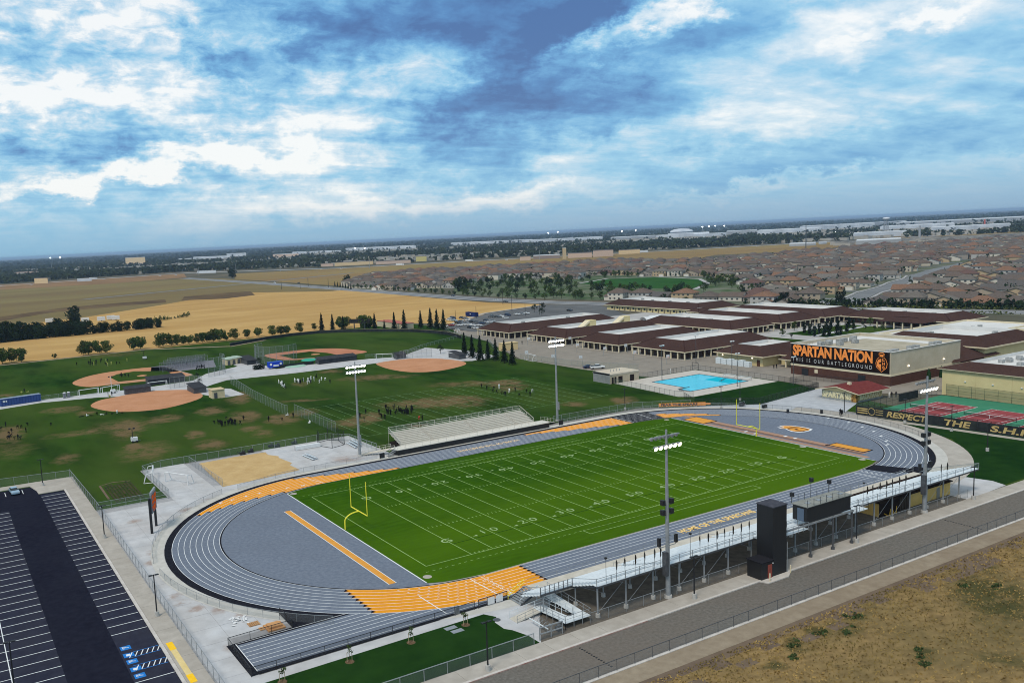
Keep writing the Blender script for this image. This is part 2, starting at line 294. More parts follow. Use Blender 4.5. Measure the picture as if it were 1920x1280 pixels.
m_green2 = M('dark_lawn', (.004, .020, .005), (.010, .036, .007), .3, c3=(.030, .075, .014), scale3=.05, amt3=.35, bump=.3, bscale=3, coord='World', detail=8)
m_dry = M('dry_grass_ground', (.17, .115, .052), (.30, .205, .090), .5, c3=(.11, .095, .045), scale3=.05, amt3=.6, bump=.5, bscale=2, coord='World', detail=9, stretch=(1, 1.6, 1, .5))
m_tan = M('tan_stubble_field', (.42, .27, .105), (.54, .36, .15), .035, c3=(.36, .21, .075), scale3=.010, amt3=.7, bump=.2, bscale=.5, coord='World', detail=8, stretch=(.35, 1, 1))
m_tan2 = M('dull_field', (.17, .145, .065), (.225, .185, .085), .012, c3=(.15, .10, .06), scale3=.004, amt3=.7, coord='World', stretch=(.3, 1, 1))
m_tan3 = M('burnt_field', (.085, .060, .040), (.15, .105, .06), .02, coord='World')
m_shoulder = M('gravel_shoulder', (.25, .205, .15), (.31, .26, .195), .8, c3=(.19, .145, .105), scale3=.15, amt3=.5, bump=.4, bscale=6, coord='World', detail=9)
m_shoulder2 = M('brown_earth', (.115, .085, .065), (.16, .12, .09), .5, c3=(.20, .15, .10), scale3=.2, amt3=.4, bump=.4, bscale=5, coord='World', detail=9)
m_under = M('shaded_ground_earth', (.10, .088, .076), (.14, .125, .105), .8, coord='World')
# ------------------------------------------------------------------ ground, fields, roads
def sheet(name, pts, z, mat, kind='structure'):
    mb = MB(); mb.poly(pts, z); return struct(name, mb, mat, kind)
def gp(L, x0=0, y0=0, s=1): return [G(x0+a/s, y0+b/s) for a, b in L]
def rect(x0, y0, x1, y1): return [(x0, y0), (x1, y0), (x1, y1), (x0, y1)]
BIG = 30000
mb = MB(); n = 24
ed = [-BIG, -9000, -4000, -2000, -1000, -500, 0, 500, 1000, 2000, 4000, 9000, BIG]
for i in range(12):
    for j in range(12): mb.quad((ed[i], ed[j], -.15), (ed[i+1], ed[j], -.15), (ed[i+1], ed[j+1], -.15), (ed[i], ed[j+1], -.15))
struct('ground', mb, m_ground)
sheet('school_lawn', [(-420, 44), (-96, 44), (-96, -56.8), (100, -56.8), (128, 44), (128, 100), (104, 115), (99, 158), (126, 220), (146, 290), (146, 345), (-420, 345)], -.02, m_lawn)
field_pts = [(-700, 345), (146, 345), (168, 300), (215, 352), (282, 372), (272, 430), (275, 520), (289, 745)]
field_far = gp([(620, 546), (430, 549), (300, 572), (150, 596), (0, 612)])
sheet('stubble_field', field_pts+field_far+[(-700, 470)], -.06, m_tan)
sheet('dull_far_field', gp([(-600, 690), (-300, 655)])+field_far[::-1]+gp([(655, 541), (420, 522), (345, 522), (200, 530), (0, 541), (-400, 560)]), -.09, m_tan2)
sheet('burnt_strip', gp([(0, 594), (110, 578), (180, 571), (310, 561), (312, 567), (230, 573), (100, 585), (0, 602)]), -.04, m_tan3)
sheet('burnt_strip', gp([(345, 556), (420, 549), (470, 546), (478, 553), (420, 560), (340, 563)]), -.04, m_tan3)
sheet('embankment_field', gp([(-400, 552), (0, 543), (200, 532), (350, 520), (345, 513), (200, 521), (0, 534), (-400, 545)]), -.07, M('brown_field', (.20, .125, .07), (.27, .17, .09), .01, coord='World'))
sheet('roadside_field', gp([(440, 523), (640, 536), (760, 520), (1000, 503), (1130, 497), (1290, 490), (1340, 478), (1920, 452), (2300, 432), (2300, 418), (1920, 433), (1300, 468), (880, 490), (640, 503), (440, 513)]), -.08, M('field_by_freeway', (.21, .165, .065), (.27, .205, .09), .012, c3=(.22, .13, .07), scale3=.005, amt3=.6, coord='World', stretch=(.4, 1, 1)))
sheet('field_right_far', gp([(1640, 447), (1920, 433), (2400, 412), (2400, 402), (1920, 424), (1700, 441)]), -.05, M('brown_far_field', (.16, .115, .07), (.20, .15, .08), .01, coord='World'))
# roads beyond the school
def road(name, pts, w_, z, mat=None):
    mb = MB(); mb.ribbon(pts, w_, z); return struct(name, mb, mat or m_road)
m_far_road = M('grey_road', (.16, .17, .18), (.20, .21, .22), .05, coord='World')
m_far_road_light = M('pale_road', (.33, .33, .34), (.40, .40, .41), .05, coord='World')
nsroad = [(306, 1500), (304, 1100), (300, 900), (290, 560), (289, 470), (296, 385), (318, 300), (345, 200), (366, 138), (392, 60), (430, -60)]
road('school_road', nsroad, 17, .02, m_far_road)
mb = MB(); mb.ribbon([(x+9.6, y) for x, y in nsroad], 2.2, .06); mb.ribbon([(x-9.6, y) for x, y in nsroad], 2.2, .06); mb.ribbon(nsroad, 1.6, .06); struct('school_road_kerbs', mb, m_far_road_light)
road('freeway', gp([(-700, 560), (0, 536), (200, 522), (345, 512), (640, 502.5), (880, 489.5), (1300, 467.5), (1920, 432.5), (2600, 395)]), 30, .1, m_far_road_light)
road('cross_road', [(40, 960), (300, 1082), (520, 1200)], 14, .03, m_far_road)
road('house_street', [(352, 178), (369, 187), (420, 212), (466, 233), (520, 250), (565, 270), (606, 283), (640, 300), (720, 330), (900, 380)], 13, .03, m_far_road)
mb = MB(); mb.ribbon([(x-3, y+7.6) for x, y in [(369, 187), (420, 212), (466, 233), (520, 250), (565, 270), (606, 283), (640, 300)]], 2, .07); mb.ribbon([(x+3, y-7.6) for x, y in [(369, 187), (420, 212), (466, 233), (520, 250), (565, 270), (606, 283), (640, 300)]], 2, .07); struct('house_street_pavement', mb, m_far_road_light)
park_poly = gp([(852, 551), (850, 535), (960, 522), (1080, 524), (1120, 516), (1330, 520), (1400, 535), (1420, 552), (1300, 562), (1160, 558), (1120, 563), (1050, 561), (960, 558)])
sheet('park_ground', park_poly, -.03, M('park_lawn_dark', (.035, .075, .025), (.07, .115, .04), .03, c3=(.20, .19, .17), scale3=.03, amt3=.6, coord='World'))
sheet('park_lawn', gp([(1085, 531), (1140, 523), (1230, 520), (1310, 524), (1322, 531), (1300, 540), (1240, 541), (1150, 538)]), .03, M('park_lawn', (.020, .070, .018), (.032, .095, .022), .05, coord='World'))
road('park_path', gp([(1082, 532), (1140, 522), (1230, 518.5), (1312, 523), (1328, 531), (1303, 542)]), 4, .05, m_far_road_light)
sheet('staff_car_park', [(146, 262), (165, 258), (262, 262), (300, 330), (282, 368), (215, 350), (166, 312), (146, 292)], .0, M('car_park_asphalt', (.10, .105, .11), (.14, .145, .15), .05, coord='World'))
mb = MB(); mb.ribbon([(150, 300), (166, 315), (215, 353), (284, 371)], 2.5, .05); struct('car_park_pavement', mb, m_far_road_light)
sheet('school_yard', [(99.2, 115), (104, 84), (128, 84), (128, 46), (126, 20), (141, 0), (290, -10), (330, 60), (318, 262), (165, 262), (146, 262), (149, 292), (135, 262), (125.8, 219), (99.4, 156)], .0, m_court)
sheet('campus_pavement', [(160, 56), (330, 56), (318, 262), (158, 262)], .02, M('campus_concrete', (.34, .335, .33), (.42, .41, .40), .1, coord='World'))
sheet('campus_lawn', [(192, 94), (222, 94), (222, 128), (192, 128)], .04, m_lawn)
sheet('campus_lawn', [(236, 90), (285, 90), (285, 128), (236, 128)], .04, m_lawn)
mb = MB(); mb.ribbon([(226, 98), (290, 98)], 4, .06); mb.ribbon([(236, 112), (290, 118)], 3, .06); struct('campus_path', mb, m_conc)
# ------------------------------------------------------------------ stadium apron, sidewalks built of slabs
m_base = m_joint
sheet('stadium_subgrade', [(-96.6, -57), (60, -57), (62, -52), (75, -40), (101, -20), (101, 20), (127, 27), (90, 27), (62, 46.5), (30, 47), (-24, 47.5), (-24.5, 73), (-81, 73), (-81, 45), (-96.6, 45)], -.012, m_joint)
sheet('lawn_by_chute', [(-96, -56.6), (-56.2, -56.6), (-56.2, -54.2), (-57, -51.6), (-57.7, -50.6), (-57.6, -48.2), (-56.4, -46.9), (-57.4, -45.1), (-91.6, -45.6), (-96, -45.6)], .05, m_green2)
def inside(p, poly):
    x, y = p; c = False; j = len(poly)-1
    for i in range(len(poly)):
        if (poly[i][1] > y) != (poly[j][1] > y) and x < (poly[j][0]-poly[i][0])*(y-poly[i][1])/(poly[j][1]-poly[i][1])+poly[i][0]: c = not c
        j = i
    return c
CX, CY = 48.5, -0.3
def trackR(x, y):
    return math.hypot(max(0, abs(x)-CX), y-CY)
plaza = empty('concrete_plaza', (-85, 0, 0), None, None); plaza['kind'] = 'structure'
def slab_mesh(w_, d_, h_=.1, gap=.05):
    mb = MB(); mb.box(-w_/2+gap/2, -d_/2+gap/2, -h_, w_/2-gap/2, d_/2-gap/2, 0); return mb
SL = {}
def slab(parent, x0, y0, x1, y1, z=.02, mat=m_conc, gap=.05):
    w_, d_ = round(x1-x0, 2), round(y1-y0, 2); k = (w_, d_, mat.name, gap)
    if k not in SL: SL[k] = slab_mesh(w_, d_, .1, gap).mesh('slab', mat)
    p = wloc(parent); o = link('slab', SL[k], parent, ((x0+x1)/2-p.x, (y0+y1)/2-p.y, z+random.uniform(-.004, .004))); return o
gx = 5.2; nsl = 0
x = -96
while x < 0:
    y = -57.2
    while y < 72:
        xc, yc = x+gx/2, y+gx/2
        in_left = (xc < -42 and yc < 44 and xc > -96.5 and trackR(xc, yc) > 40.5 and not inside((xc, yc), [(-92, -33.4), (-92, -60), (-58, -60), (-58, -42), (-70, -30)]) and yc > -57 and not (yc < -45 and xc < -56 and xc > -90))
        in_top = (yc >= 44 and -81 < xc < -24 and yc < 72) and not inside((xc, yc), [(-68, 46), (-68, 71), (-50, 71), (-48, 64), (-48, 49)])
        if (in_left or in_top): slab(plaza, x, y, x+gx, y+gx); nsl += 1
        y += gx
    x += gx
# ground of small areas filled behind the slab grid so that no joint line is open to the earth
sheet('plaza_fill', [(-96.4, 45), (-96.4, -57), (-90.5, -57), (-90.5, -45), (-92, -45), (-92, -33), (-82.3, -33), (-60, -36), (-40, -38), (-40, 44), (-25, 44), (-25, 72), (-81, 72), (-81, 45)], -.004, M('joint_concrete', (.30, .30, .31), (.36, .36, .37), 1, coord='World'))
sheet('sand_area', gp([(290, 355), (560, 305), (790, 270), (810, 290), (890, 300), (890, 312), (990, 350), (975, 368), (1050, 402), (760, 470), (470, 530)], 300, 780, 4), .045, m_sand)
sheet('ramp_pad', [(-60.3, -43.1), (-46, -43.1), (-46, -56.7), (-56.2, -56.7), (-56.2, -54.2), (-57, -51.6), (-57.7, -50.6), (-57.6, -48.2), (-56.4, -46.9), (-57.4, -45.1), (-92, -45.6), (-92, -43.3)], .03, m_conc)
blob_mix(m_conc, C4(0, 860, [(1075, 290, 45, 10, .9), (880, 535, 18, 8, .9), (860, 595, 24, 8, .9), (990, 785, 34, 12, 1.), (1050, 820, 34, 12, 1.), (1130, 850, 38, 12, 1.), (1190, 235, 34, 8, .9), (1390, 880, 40, 8, .7), (1270, 860, 50, 8, .7), (1300, 1080, 40, 10, .6), (770, 358, 14, 5, .8)], 3.048)+[(650, 860, 30, 6, .8), (700, 870, 30, 4, .6), (590, 1190, 60, 6, .5)], (.27, .17, .12), .6, .25, .25)
# long concrete walk beside the road and its kerb
walk = empty('road_sidewalk', (-20, -58, 0), None, None); walk['kind'] = 'structure'
x = -102
while x < 132:
    slab(walk, x, -59.7, x+4.6, -56.75, .1, m_conc2, .04); x += 4.6
kb = MB()
kb.box(-160, -60.1, -.1, -16.8, -59.72, .14); kb.prism([(-16.8, -60.1), (-16.2, -61.3), (-11.6, -61.3), (-9.6, -60.1), (-9.6, -59.72), (-16.8, -59.72)], -.1, .14); kb.box(-9.6, -60.1, -.1, 132, -59.72, .14)
struct('road_kerb', kb, m_kerb)
kb = MB(); kb.box(-75, -60.14, .0, -40, -60.1, .12); struct('red_kerb_paint', kb, M('worn_red_paint', (.35, .17, .14), (.48, .40, .37), .6, coord='World'))
sheet('access_road', [(-170, -67.9), (150, -67.9), (150, -60.0), (-170, -60.0)], .0, m_road)
kb = MB(); kb.box(-170, -68.3, -.2, 150, -67.85, .08); struct('road_edge_kerb', kb, m_kerb)
sheet('road_shoulder', [(-170, -71.5), (150, -71.5), (150, -68.2), (-170, -68.2)], -.005, m_shoulder)
# rolling dry field beyond the road
mb = MB(); NX, NY = 150, 60; X0, X1, Y0, Y1 = -190, 260, -160, -70.3
def dz(x, y): return -.02 + .35*max(0, min(1, (-73-y)/8))*(math.sin(x*.13+y*.21)*.35+math.sin(x*.37-y*.5)*.25+math.sin(y*.9+x*.11)*.18+.5)
for j in range(NY+1):
    for i in range(NX+1):
        x = X0+(X1-X0)*i/NX; y = Y1+(Y0-Y1)*j/NY; mb.v.append((x, y, dz(x, y)))
for j in range(NY):
    for i in range(NX):
        a = j*(NX+1)+i; mb.f.append((a, a+NX+1, a+NX+2, a+1)); mb.m.append(1 if j < 2 or (j == 2 and random.random() < .6) or (j == 3 and random.random() < .25) else 0)
blob_mix(m_dry, C4(1440, 1000, [(200, 840, 90, 60, 1.2), (400, 740, 60, 30, .9), (560, 720, 120, 50, .9), (640, 630, 110, 30, .8), (1180, 900, 90, 60, .9), (1640, 420, 260, 110, .8), (1700, 560, 250, 140, .7), (1600, 240, 150, 40, .8), (60, 990, 60, 20, .8), (1750, 930, 220, 60, .6)]), (.030, .042, .016), .75, .25, .2)
struct('dry_field', mb, [m_dry, m_shoulder2])
# parking lot
m_stall = M('stall_asphalt', (.022, .024, .042), (.031, .034, .054), .7, c3=(.035, .036, .048), scale3=.12, amt3=.5, coord='World', detail=9)
for q in ((-105, -40, -99.85, 66), (-125, -59, -112.4, 57)): sheet('stall_surface', rect(*q), .0035, m_stall)
sheet('parking_lot', [(-170, -60), (-99.8, -60), (-99.8, 66.8), (-105.3, 66.8), (-105.3, 70), (-106.2, 75), (-120, 75.6), (-170, 76)], .0, m_asph)
pw = empty('parking_sidewalk', (-98, 0, 0), None, None); pw['kind'] = 'structure'
y = -57
while y < 66: slab(pw, -99.3, y, -96.3, y+4.9, .1, m_conc2, .04); y += 4.9
mb = MB(); mb.box(-99.8, -57, -.1, -99.33, 67, .13); struct('parking_kerb', mb, m_kerb)
mb = MB(); mb.prism([(-99.3, 67), (-96.3, 67), (-96.3, 78.5), (-170, 82), (-170, 76.5), (-120, 76.2), (-106.4, 75.6), (-105.4, 70), (-105.3, 67)], -.1, .1); struct('parking_corner_pavement', mb, m_conc2)
mb = MB(); yy = 63.9
for k in range(29):
    y = 64.0-3.0*k
    if y < -24: break
    mb.box(-105, y-.06, .002, -99.9, y+.06, .012)
for k in range(44):
    y = 55.5-3.0*k
    if y > -58: mb.box(-125.0, y-.06, .0, -112.4, y+.06, .012)
mb.box(-118.62, -58, .004, -118.5, -4, .017)
yl = G(259, 1278)[1]; mb.box(-105, yl-.06, 0, -99.9, yl+.06, .012); mb.box(-105, yl-3, 0, -104.9, yl, .012)
for xx in (-112, -108.3): mb.box(xx-.07, 69.8, 0, xx+.07, 73.6, .012)
struct('parking_lines', mb, m_white)
m_blue = M('accessible_blue', (.02, .16, .50), (.03, .20, .55), 2, coord='World')
for i, (px, py) in enumerate(((235.3, 1214), (241.5, 1227), (248, 1239), (255, 1253), (262.5, 1265.5))):
    x, y = G(px, py); mb = MB(); mb.box(x-.7, y-.65, 0, x+.7, y+.65, .013); struct('accessible_bay_marking', mb, m_blue)
    mb = MB()
    for a, b in (((-.12, .42), (.02, .10)), ((.02, .10), (.02, -.25)), ((.02, -.02), (.30, -.02)), ((.02, -.25), (.30, -.25)), ((.3, -.25), (.42, -.45))): mb.bar((x+a[1], y+a[0], .018), (x+b[1], y+b[0], .018), .12, .006)
    for t in range(10):
        a0, a1 = R(200+t*20), R(220+t*20); mb.bar((x+.32*math.sin(a0)-.1, y+.32*math.cos(a0), .018), (x+.32*math.sin(a1)-.1, y+.32*math.cos(a1), .018), .09, .006)
    if i % 2 == 0: struct('wheelchair_symbol', mb, m_white)
    else:
        mb = MB(); mb.box(x-.35, y-.3, .014, x+.2, y+.3, .02); struct('bay_lettering_block', mb, m_white)
for (p0, p1) in (((274, 1219.5), 0), ((287, 1242.5), 0)):
    x, y = G(*p0); mb = MB(); mb.box(-104.2, y-.85, 0, -99.9, y-.75, .013); mb.box(-104.2, y+.75, 0, -99.9, y+.85, .013); struct('blue_bay_outline', mb, m_blue)
    mb = MB()
    for k in range(6): mb.bar((-104.1+k*.75, y-.7, .016), (-103.5+k*.75, y+.7, .016), .13, .006)
    struct('access_aisle_hatching', mb, m_white)
mb = MB(); mb.box(-98.9, -27.6, .1, -98.1, -39.5, .118); struct('tactile_strip', mb, M('faded_yellow', (.62, .48, .20), (.70, .56, .28), .6, coord='World'))
mb = MB(); mb.box(-98.95, -29.9, .112, -98.05, -27.3, .125); mb.box(-98.95, -40.4, .112, -98.05, -38.0, .125); struct('tactile_domes', mb, M('bright_yellow', (.85, .50, .02), (.9, .56, .04), 2))
# ------------------------------------------------------------------ running track
def stad(Rr, n=48, c=CX):
    P = []
    for i in range(n+1): a = -math.pi/2+math.pi*i/n; P.append((c+Rr*math.cos(a), CY+Rr*math.sin(a)))
    for i in range(n+1): a = math.pi/2+math.pi*i/n; P.append((-c+Rr*math.cos(a), CY+Rr*math.sin(a)))
    P.append(P[0]); return P
def ring(mb, Ra, Rb, z, mi=0): return mb.strip(stad(Rb), stad(Ra), z, mi)
LW = 1.075; RI = 32.95
mb = MB(); ring(mb, 43.0, 45.3, .04); struct('track_apron', mb, M('pale_apron_concrete', (.44, .43, .40), (.52, .51, .48), .6, coord='World'))
mb = MB(); ring(mb, RI+8*LW+.05, 42.9, .05); ring(mb, RI-.32, RI-.04, .066); struct('track_black_border', mb, m_black)
mb = MB(); ring(mb, RI-.1, RI+8*LW+.07, .054); struct('running_track', mb, m_track)
# D areas
def dzone(sgn, xb):
    P = [(sgn*xb, CY-math.sqrt((RI-.1)**2-(xb-CX)**2))]; a0 = math.atan2(P[0][1]-CY, xb-CX)
    for i in range(33):
        a = a0+(-2*a0)*i/32; P.append((sgn*(CX+(RI-.1)*math.cos(a)), CY+(RI-.1)*math.sin(a)))
    return P
sheet('curve_area_west', dzone(-1, 58.3), .05, m_track); sheet('curve_area_east', dzone(1, 58.6), .05, m_track)
TP = [(x, y) for x, y in stad(RI-.3) if -58.3 <= x <= 58.6]
xs = sorted(TP)
tf = [(-58.3, -30.6), (-56, -31.6), (-53, -32.3), (-48.5, -32.9), (48.5, -32.9), (53, -32.3), (56, -31.6), (58.6, -30.8), (58.6, 30.2), (56, 31), (53, 31.7), (48.5, 32.35), (-48.5, 32.35), (-53, 31.7), (-56, 31), (-58.3, 30)]
sheet('stadium_turf', tf, .058, m_turf)
mb = MB(); mb.box(-58.42, -30.4, .05, -58.24, 29.9, .075); mb.box(58.5, -30.4, .05, 58.64, 29.9, .07); struct('turf_edge_strip', mb, m_white)
mb = MB(); mb.ribbon([(-56, -32.0), (-48.5, -33.05), (48.5, -33.05), (55, -32.2)], .22, .074); struct('turf_edge_kerb', mb, m_conc2)
# chute for the straight sprints
sheet('sprint_chute_edge', [(-92, -33.0), (-82.2, -32.8), (-82.1, -27), (-78, -30.5), (-71, -35), (-60, -41.4), (-44, -42), (-44, -42.9), (-91.9, -43.1)], .047, m_black)
sheet('sprint_chute', [(-90.8, -33.7), (-71, -33.7), (-71, -34.8), (-44, -34.8), (-44, -42.3), (-90.8, -42.3)], .0523, m_track)
mb = MB()
for k in range(9):
    Rk = RI+k*LW; ring(mb, Rk-.045, Rk+.045, .062)
    xe = -48.4 if k else -48.4
    y = CY-Rk; xi = -CX - math.sqrt(max(0, (RI+8*LW)**2-(Rk)**2)); mb.box(-90.6, y-.04, .056, xi+.2, y+.04, .0625)
mb.box(-90.8, -42.2, .056, -90.68, -33.2, .064)
struct('lane_lines', mb, m_white)
# arc-length parametrisation of a lane: s measured anticlockwise from the near straight's west end
def pt_at(s, Rr):
    L = 2*CX; A = math.pi*Rr
    s = s % (2*L+2*A)
    if s < L: return (-CX+s, CY-Rr)
    s -= L
    if s < A: a = -math.pi/2+s/Rr; return (CX+Rr*math.cos(a), CY+Rr*math.sin(a))
    s -= A
    if s < L: return (CX-s, CY+Rr)
    s -= L; a = math.pi/2+s/Rr; return (-CX+Rr*math.cos(a), CY+Rr*math.sin(a))
def s_of(x, y, Rr):
    L = 2*CX; A = math.pi*Rr
    if x > CX: return L+(math.atan2(y-CY, x-CX)+math.pi/2)*Rr
    if x < -CX:
        a = math.atan2(y-CY, x+CX)
        if a < 0: a += 2*math.pi
        return 2*L+A+(a-math.pi/2)*Rr
    return (x+CX) if y < 0 else L+A+(CX-x)
def lane_area(mb, k, p0, p1, z, mi=0):
    Rm = RI+(k-.5)*LW; sa, sb = s_of(p0[0], p0[1], Rm), s_of(p1[0], p1[1], Rm)
    per = 4*CX+2*math.pi*Rm
    if sb < sa: sa, sb = sb, sa
    if sb-sa > per/2: sa, sb = sb, sa+per
    n = max(2, int((sb-sa)/1.5)); I, O = [], []
    for i in range(n+1):
        x, y = pt_at(sa+(sb-sa)*i/n, Rm); d = Vector((x-max(-CX, min(CX, x)), y-CY)); d.normalize()
        I.append((x-d.x*LW/2, y-d.y*LW/2)); O.append((x+d.x*LW/2, y+d.y*LW/2))
    mb.strip(O, I, z, mi); return I, O
def zone(name, spans, mat, z=.058, tri=True):
    mb = MB(); tb = MB()
    for k, p0, p1 in spans:
        I, O = lane_area(mb, k, p0, p1, z)
        if tri:
            for q in (0, -1):
                a, b = Vector(I[q]), Vector(O[q]); m_ = (a+b)/2; t = (Vector(I[1 if q == 0 else -2])-a).normalized()*(.7)
                tb.add([(a.x, a.y, .07), (b.x, b.y, .07), ((m_+t).x, (m_+t).y, .07)], [(0, 1, 2)])
    struct(name, mb, mat)
    if tri: struct('exchange_triangles', tb, m_black)
k8 = range(1, 9)
Rl = lambda k: RI+(k-.5)*LW
zone('orange_zone_near', [(k, (-70.5, CY-math.sqrt(Rl(k)**2-(22.0)**2)), (-42, CY-Rl(k))) for k in k8], m_orange)
FLs = [(-58.5, 30.9), (-61.7, 30.9), (-64.8, 30.6), (-67.9, 30.1), (-70.9, 29.7), (-73.8, 28.7), (-76.4, 27.9), (-78.7, 26.9)]
FLe = [-28.4, -31.8, -35.2, -38.6, -41.9, -45.4, -48.6, -52.3]
def radial(p, k):
    d = Vector((p[0]+CX, p[1]-CY)).normalized()*Rl(k); return (-CX+d.x, CY+d.y)
zone('orange_zone_north_west', [(k, radial(FLs[k-1], k), (FLe[k-1], CY+Rl(k)) if FLe[k-1] > -CX else radial((FLe[k-1], 40.7), k)) for k in k8], m_orange)
FRs = [41.3, 38.6, 35.2, 30.9, 26.1, 22.8, 18.8, 14.5]
zone('orange_zone_north_east', [(k, (FRs[k-1], CY+Rl(k)), (46.6, CY+Rl(k))) for k in k8], m_orange)
def rad_e(p, k):
    d = Vector((p[0]-CX, p[1]-CY)).normalized()*Rl(k); return (CX+d.x, CY+d.y)
zone('black_zone_north_east', [(k, (46.7, CY+Rl(k)), rad_e((58.2, 36), k)) for k in k8], m_black, .0585, False)
zone('orange_zone_east_curve', [(k, rad_e((58.3, 36), k), rad_e(p, k)) for k, p in zip((1, 2, 3, 4, 5), [(71.5, 23.5), (69.4, 26), (67.1, 28.5), (64.4, 31.7), (61.5, 34)])], m_orange)
sheet('black_mat', [(50.6, -33.3), (55.2, -32.2), (58.4, -39.0), (52.4, -39.0)], .0705, m_black); sheet('black_mat', [(54.5, -39.3), (60.3, -38.2), (61.6, -41.4), (55.4, -43.2)], .0705, m_black)
def line(mb, a, b, w_=.1, z=.072): mb.bar((a[0], a[1], z), (b[0], b[1], z), w_, .006)
mb = MB(); line(mb, (-51.9, -33.2), (-51.7, -41.2), .16); line(mb, (-61.9, -34.2), (-61.7, -41.9), .16); line(mb, (-50.4, 40.2), (-48.3, 32.7), .14); line(mb, (46.6, -33.2), (46.6, -41.5), .16); line(mb, (47.2, 33), (47.2, 41), .14)
line(mb, (54, 32.6), (55.8, 40.6), .14)
struct('start_and_finish_lines', mb, m_white)
mb = MB()
for k in range(1, 9):
    for q in range(5):
        x = -78+q*1.9+k*.6; y = CY-math.sqrt((RI+k*LW-.45)**2-max(0, (-x-CX))**2)
    for q in range(9):
        x = -64.5+q*1.5+k*.9; y = CY-math.sqrt((RI+k*LW-.4)**2-max(0, (-x-CX))**2); mb.box(x, y-.05, .068, x+.35, y+.05, .073)
struct('hurdle_marks', mb, m_white)
for k in range(1, 9):
    me = text_mesh(str(k), 1.15, .02, .8, align='CENTER'); put_text('lane_number', me, m_white, (-50.2, CY-Rl(k)-.0, .074), (0, -1, 0), (1, 0, 0), kind='structure')
    me = text_mesh(str(k), 1.1, .02, .8, align='CENTER'); put_text('lane_number', me, m_white, (48.4, CY-Rl(k), .074), (0, -1, 0), (1, 0, 0), kind='structure')
    s = s_of(*radial([(-49.3, 32.8), (-52.6, 33.5), (-56.1, 34.1), (-59.4, 34.3), (-62.7, 34.3), (-66, 34.), (-69.1, 33.4), (-72, 32.9)][k-1], k), Rl(k)); p = pt_at(s, Rl(k)); t = Vector(pt_at(s+.5, Rl(k)))-Vector(pt_at(s-.5, Rl(k)))
    me = text_mesh(str(k), 1.2, .05, .9, align='CENTER'); put_text('lane_number', me, m_white, (p[0], p[1], .074), (t.y, -t.x, 0), (t.x, t.y, 0), kind='structure')
for k, p in enumerate([(69.0, -19.6), (71.2, -17.4), (73.2, -14), (75.5, -11), (76.6, -7.2), (77.4, -3.2), (77.6, 1.6)], 1):
    q = rad_e(p, k+1); t = Vector((-(q[1]-CY), q[0]-CX)).normalized()
    mb = MB(); mb.box(q[0]-.6, q[1]-.25, .068, q[0]+.6, q[1]+.25, .074); struct('lane_mark', mb, m_white)
m_ltr = M('letter_gold', (.83, .55, .17), (.9, .62, .25), 3)
me = text_mesh('HOME OF THE SPARTANS', 2.25, .05, 1.0); w0 = max(v.co.x for v in me.vertices)
me.transform(Matrix.Diagonal((19.6/w0, 1, 1, 1))); put_text('track_lettering', me, m_ltr, (-9.9, -38.3, .075), (1, 0, 0), (0, 1, 0), kind='structure')
me = text_mesh('HOME OF THE SPARTANS', 2.1, .05, 1.0); w0 = max(v.co.x for v in me.vertices)
me.transform(Matrix.Diagonal((19.2/w0, 1, 1, 1))); put_text('track_lettering', me, M('letter_gold_pale', (.72, .52, .30)), (10, 37.9, .075), (-1, 0, 0), (0, -1, 0), kind='structure')
# runways and pits
def rsheet(name, x0, y0, x1, y1, z, mat): mb = MB(); mb.quad((x0, y0, z), (x1, y0, z), (x1, y1, z), (x0, y1, z)); return struct(name, mb, mat)
rsheet('orange_runway', -63.5, -27.5, -62.3, 18.5, .06, m_orange2)
mb = MB(); mb.box(-63.62, -27.5, .055, -63.5, 18.5, .064); mb.box(-62.3, -27.5, .055, -62.18, 18.5, .064); struct('runway_lines', mb, m_white)
rsheet('brown_runway_edge', 59.2, -28, 60.7, 26.8, .06, m_brownrun); rsheet('brown_runway', 61.3, -25.5, 62.5, 26.8, .06, m_brownrun2); rsheet('brown_runway_edge', 62.5, -25.5, 64.2, 30, .0605, m_brownrun)
rsheet('grey_infill', 58.7, -28, 59.2, 28, .0602, M('pale_grey_rubber', (.23, .24, .25), (.28, .29, .30), 1, coord='World'))
for (x0, y0, x1, y1) in ((63.1, -25.0, 66.6, -15.6), (59.2, 19.0, 64.8, 26.6)):
    mb = MB(); mb.box(x0, y0, .03, x1, y1, .11, 1); mb.box(x0+.35, y0+.35, .05, x1-.35, y1-.35, .13, 0); mb.box(x0-.5, y1-.25, .04, x0+.6, y1+.25, .12, 1)
    solo('jump_pit', mb, [m_orange2, m_black], ((x0+x1)/2, (y0+y1)/2, .05), 'orange covered sand pit with black frame, %s end of brown runway' % ('near right' if y0 < 0 else 'far left'), 'sand pit', 'long jump pits')
mb = MB()
for y in (3.2, 6.2, -3.5, -6.3): mb.box(59.9 if y > 0 else 62.9, y-.5, .063, 61.1 if y > 0 else 64, y+.1, .068)
struct('take_off_boards', mb, m_white)
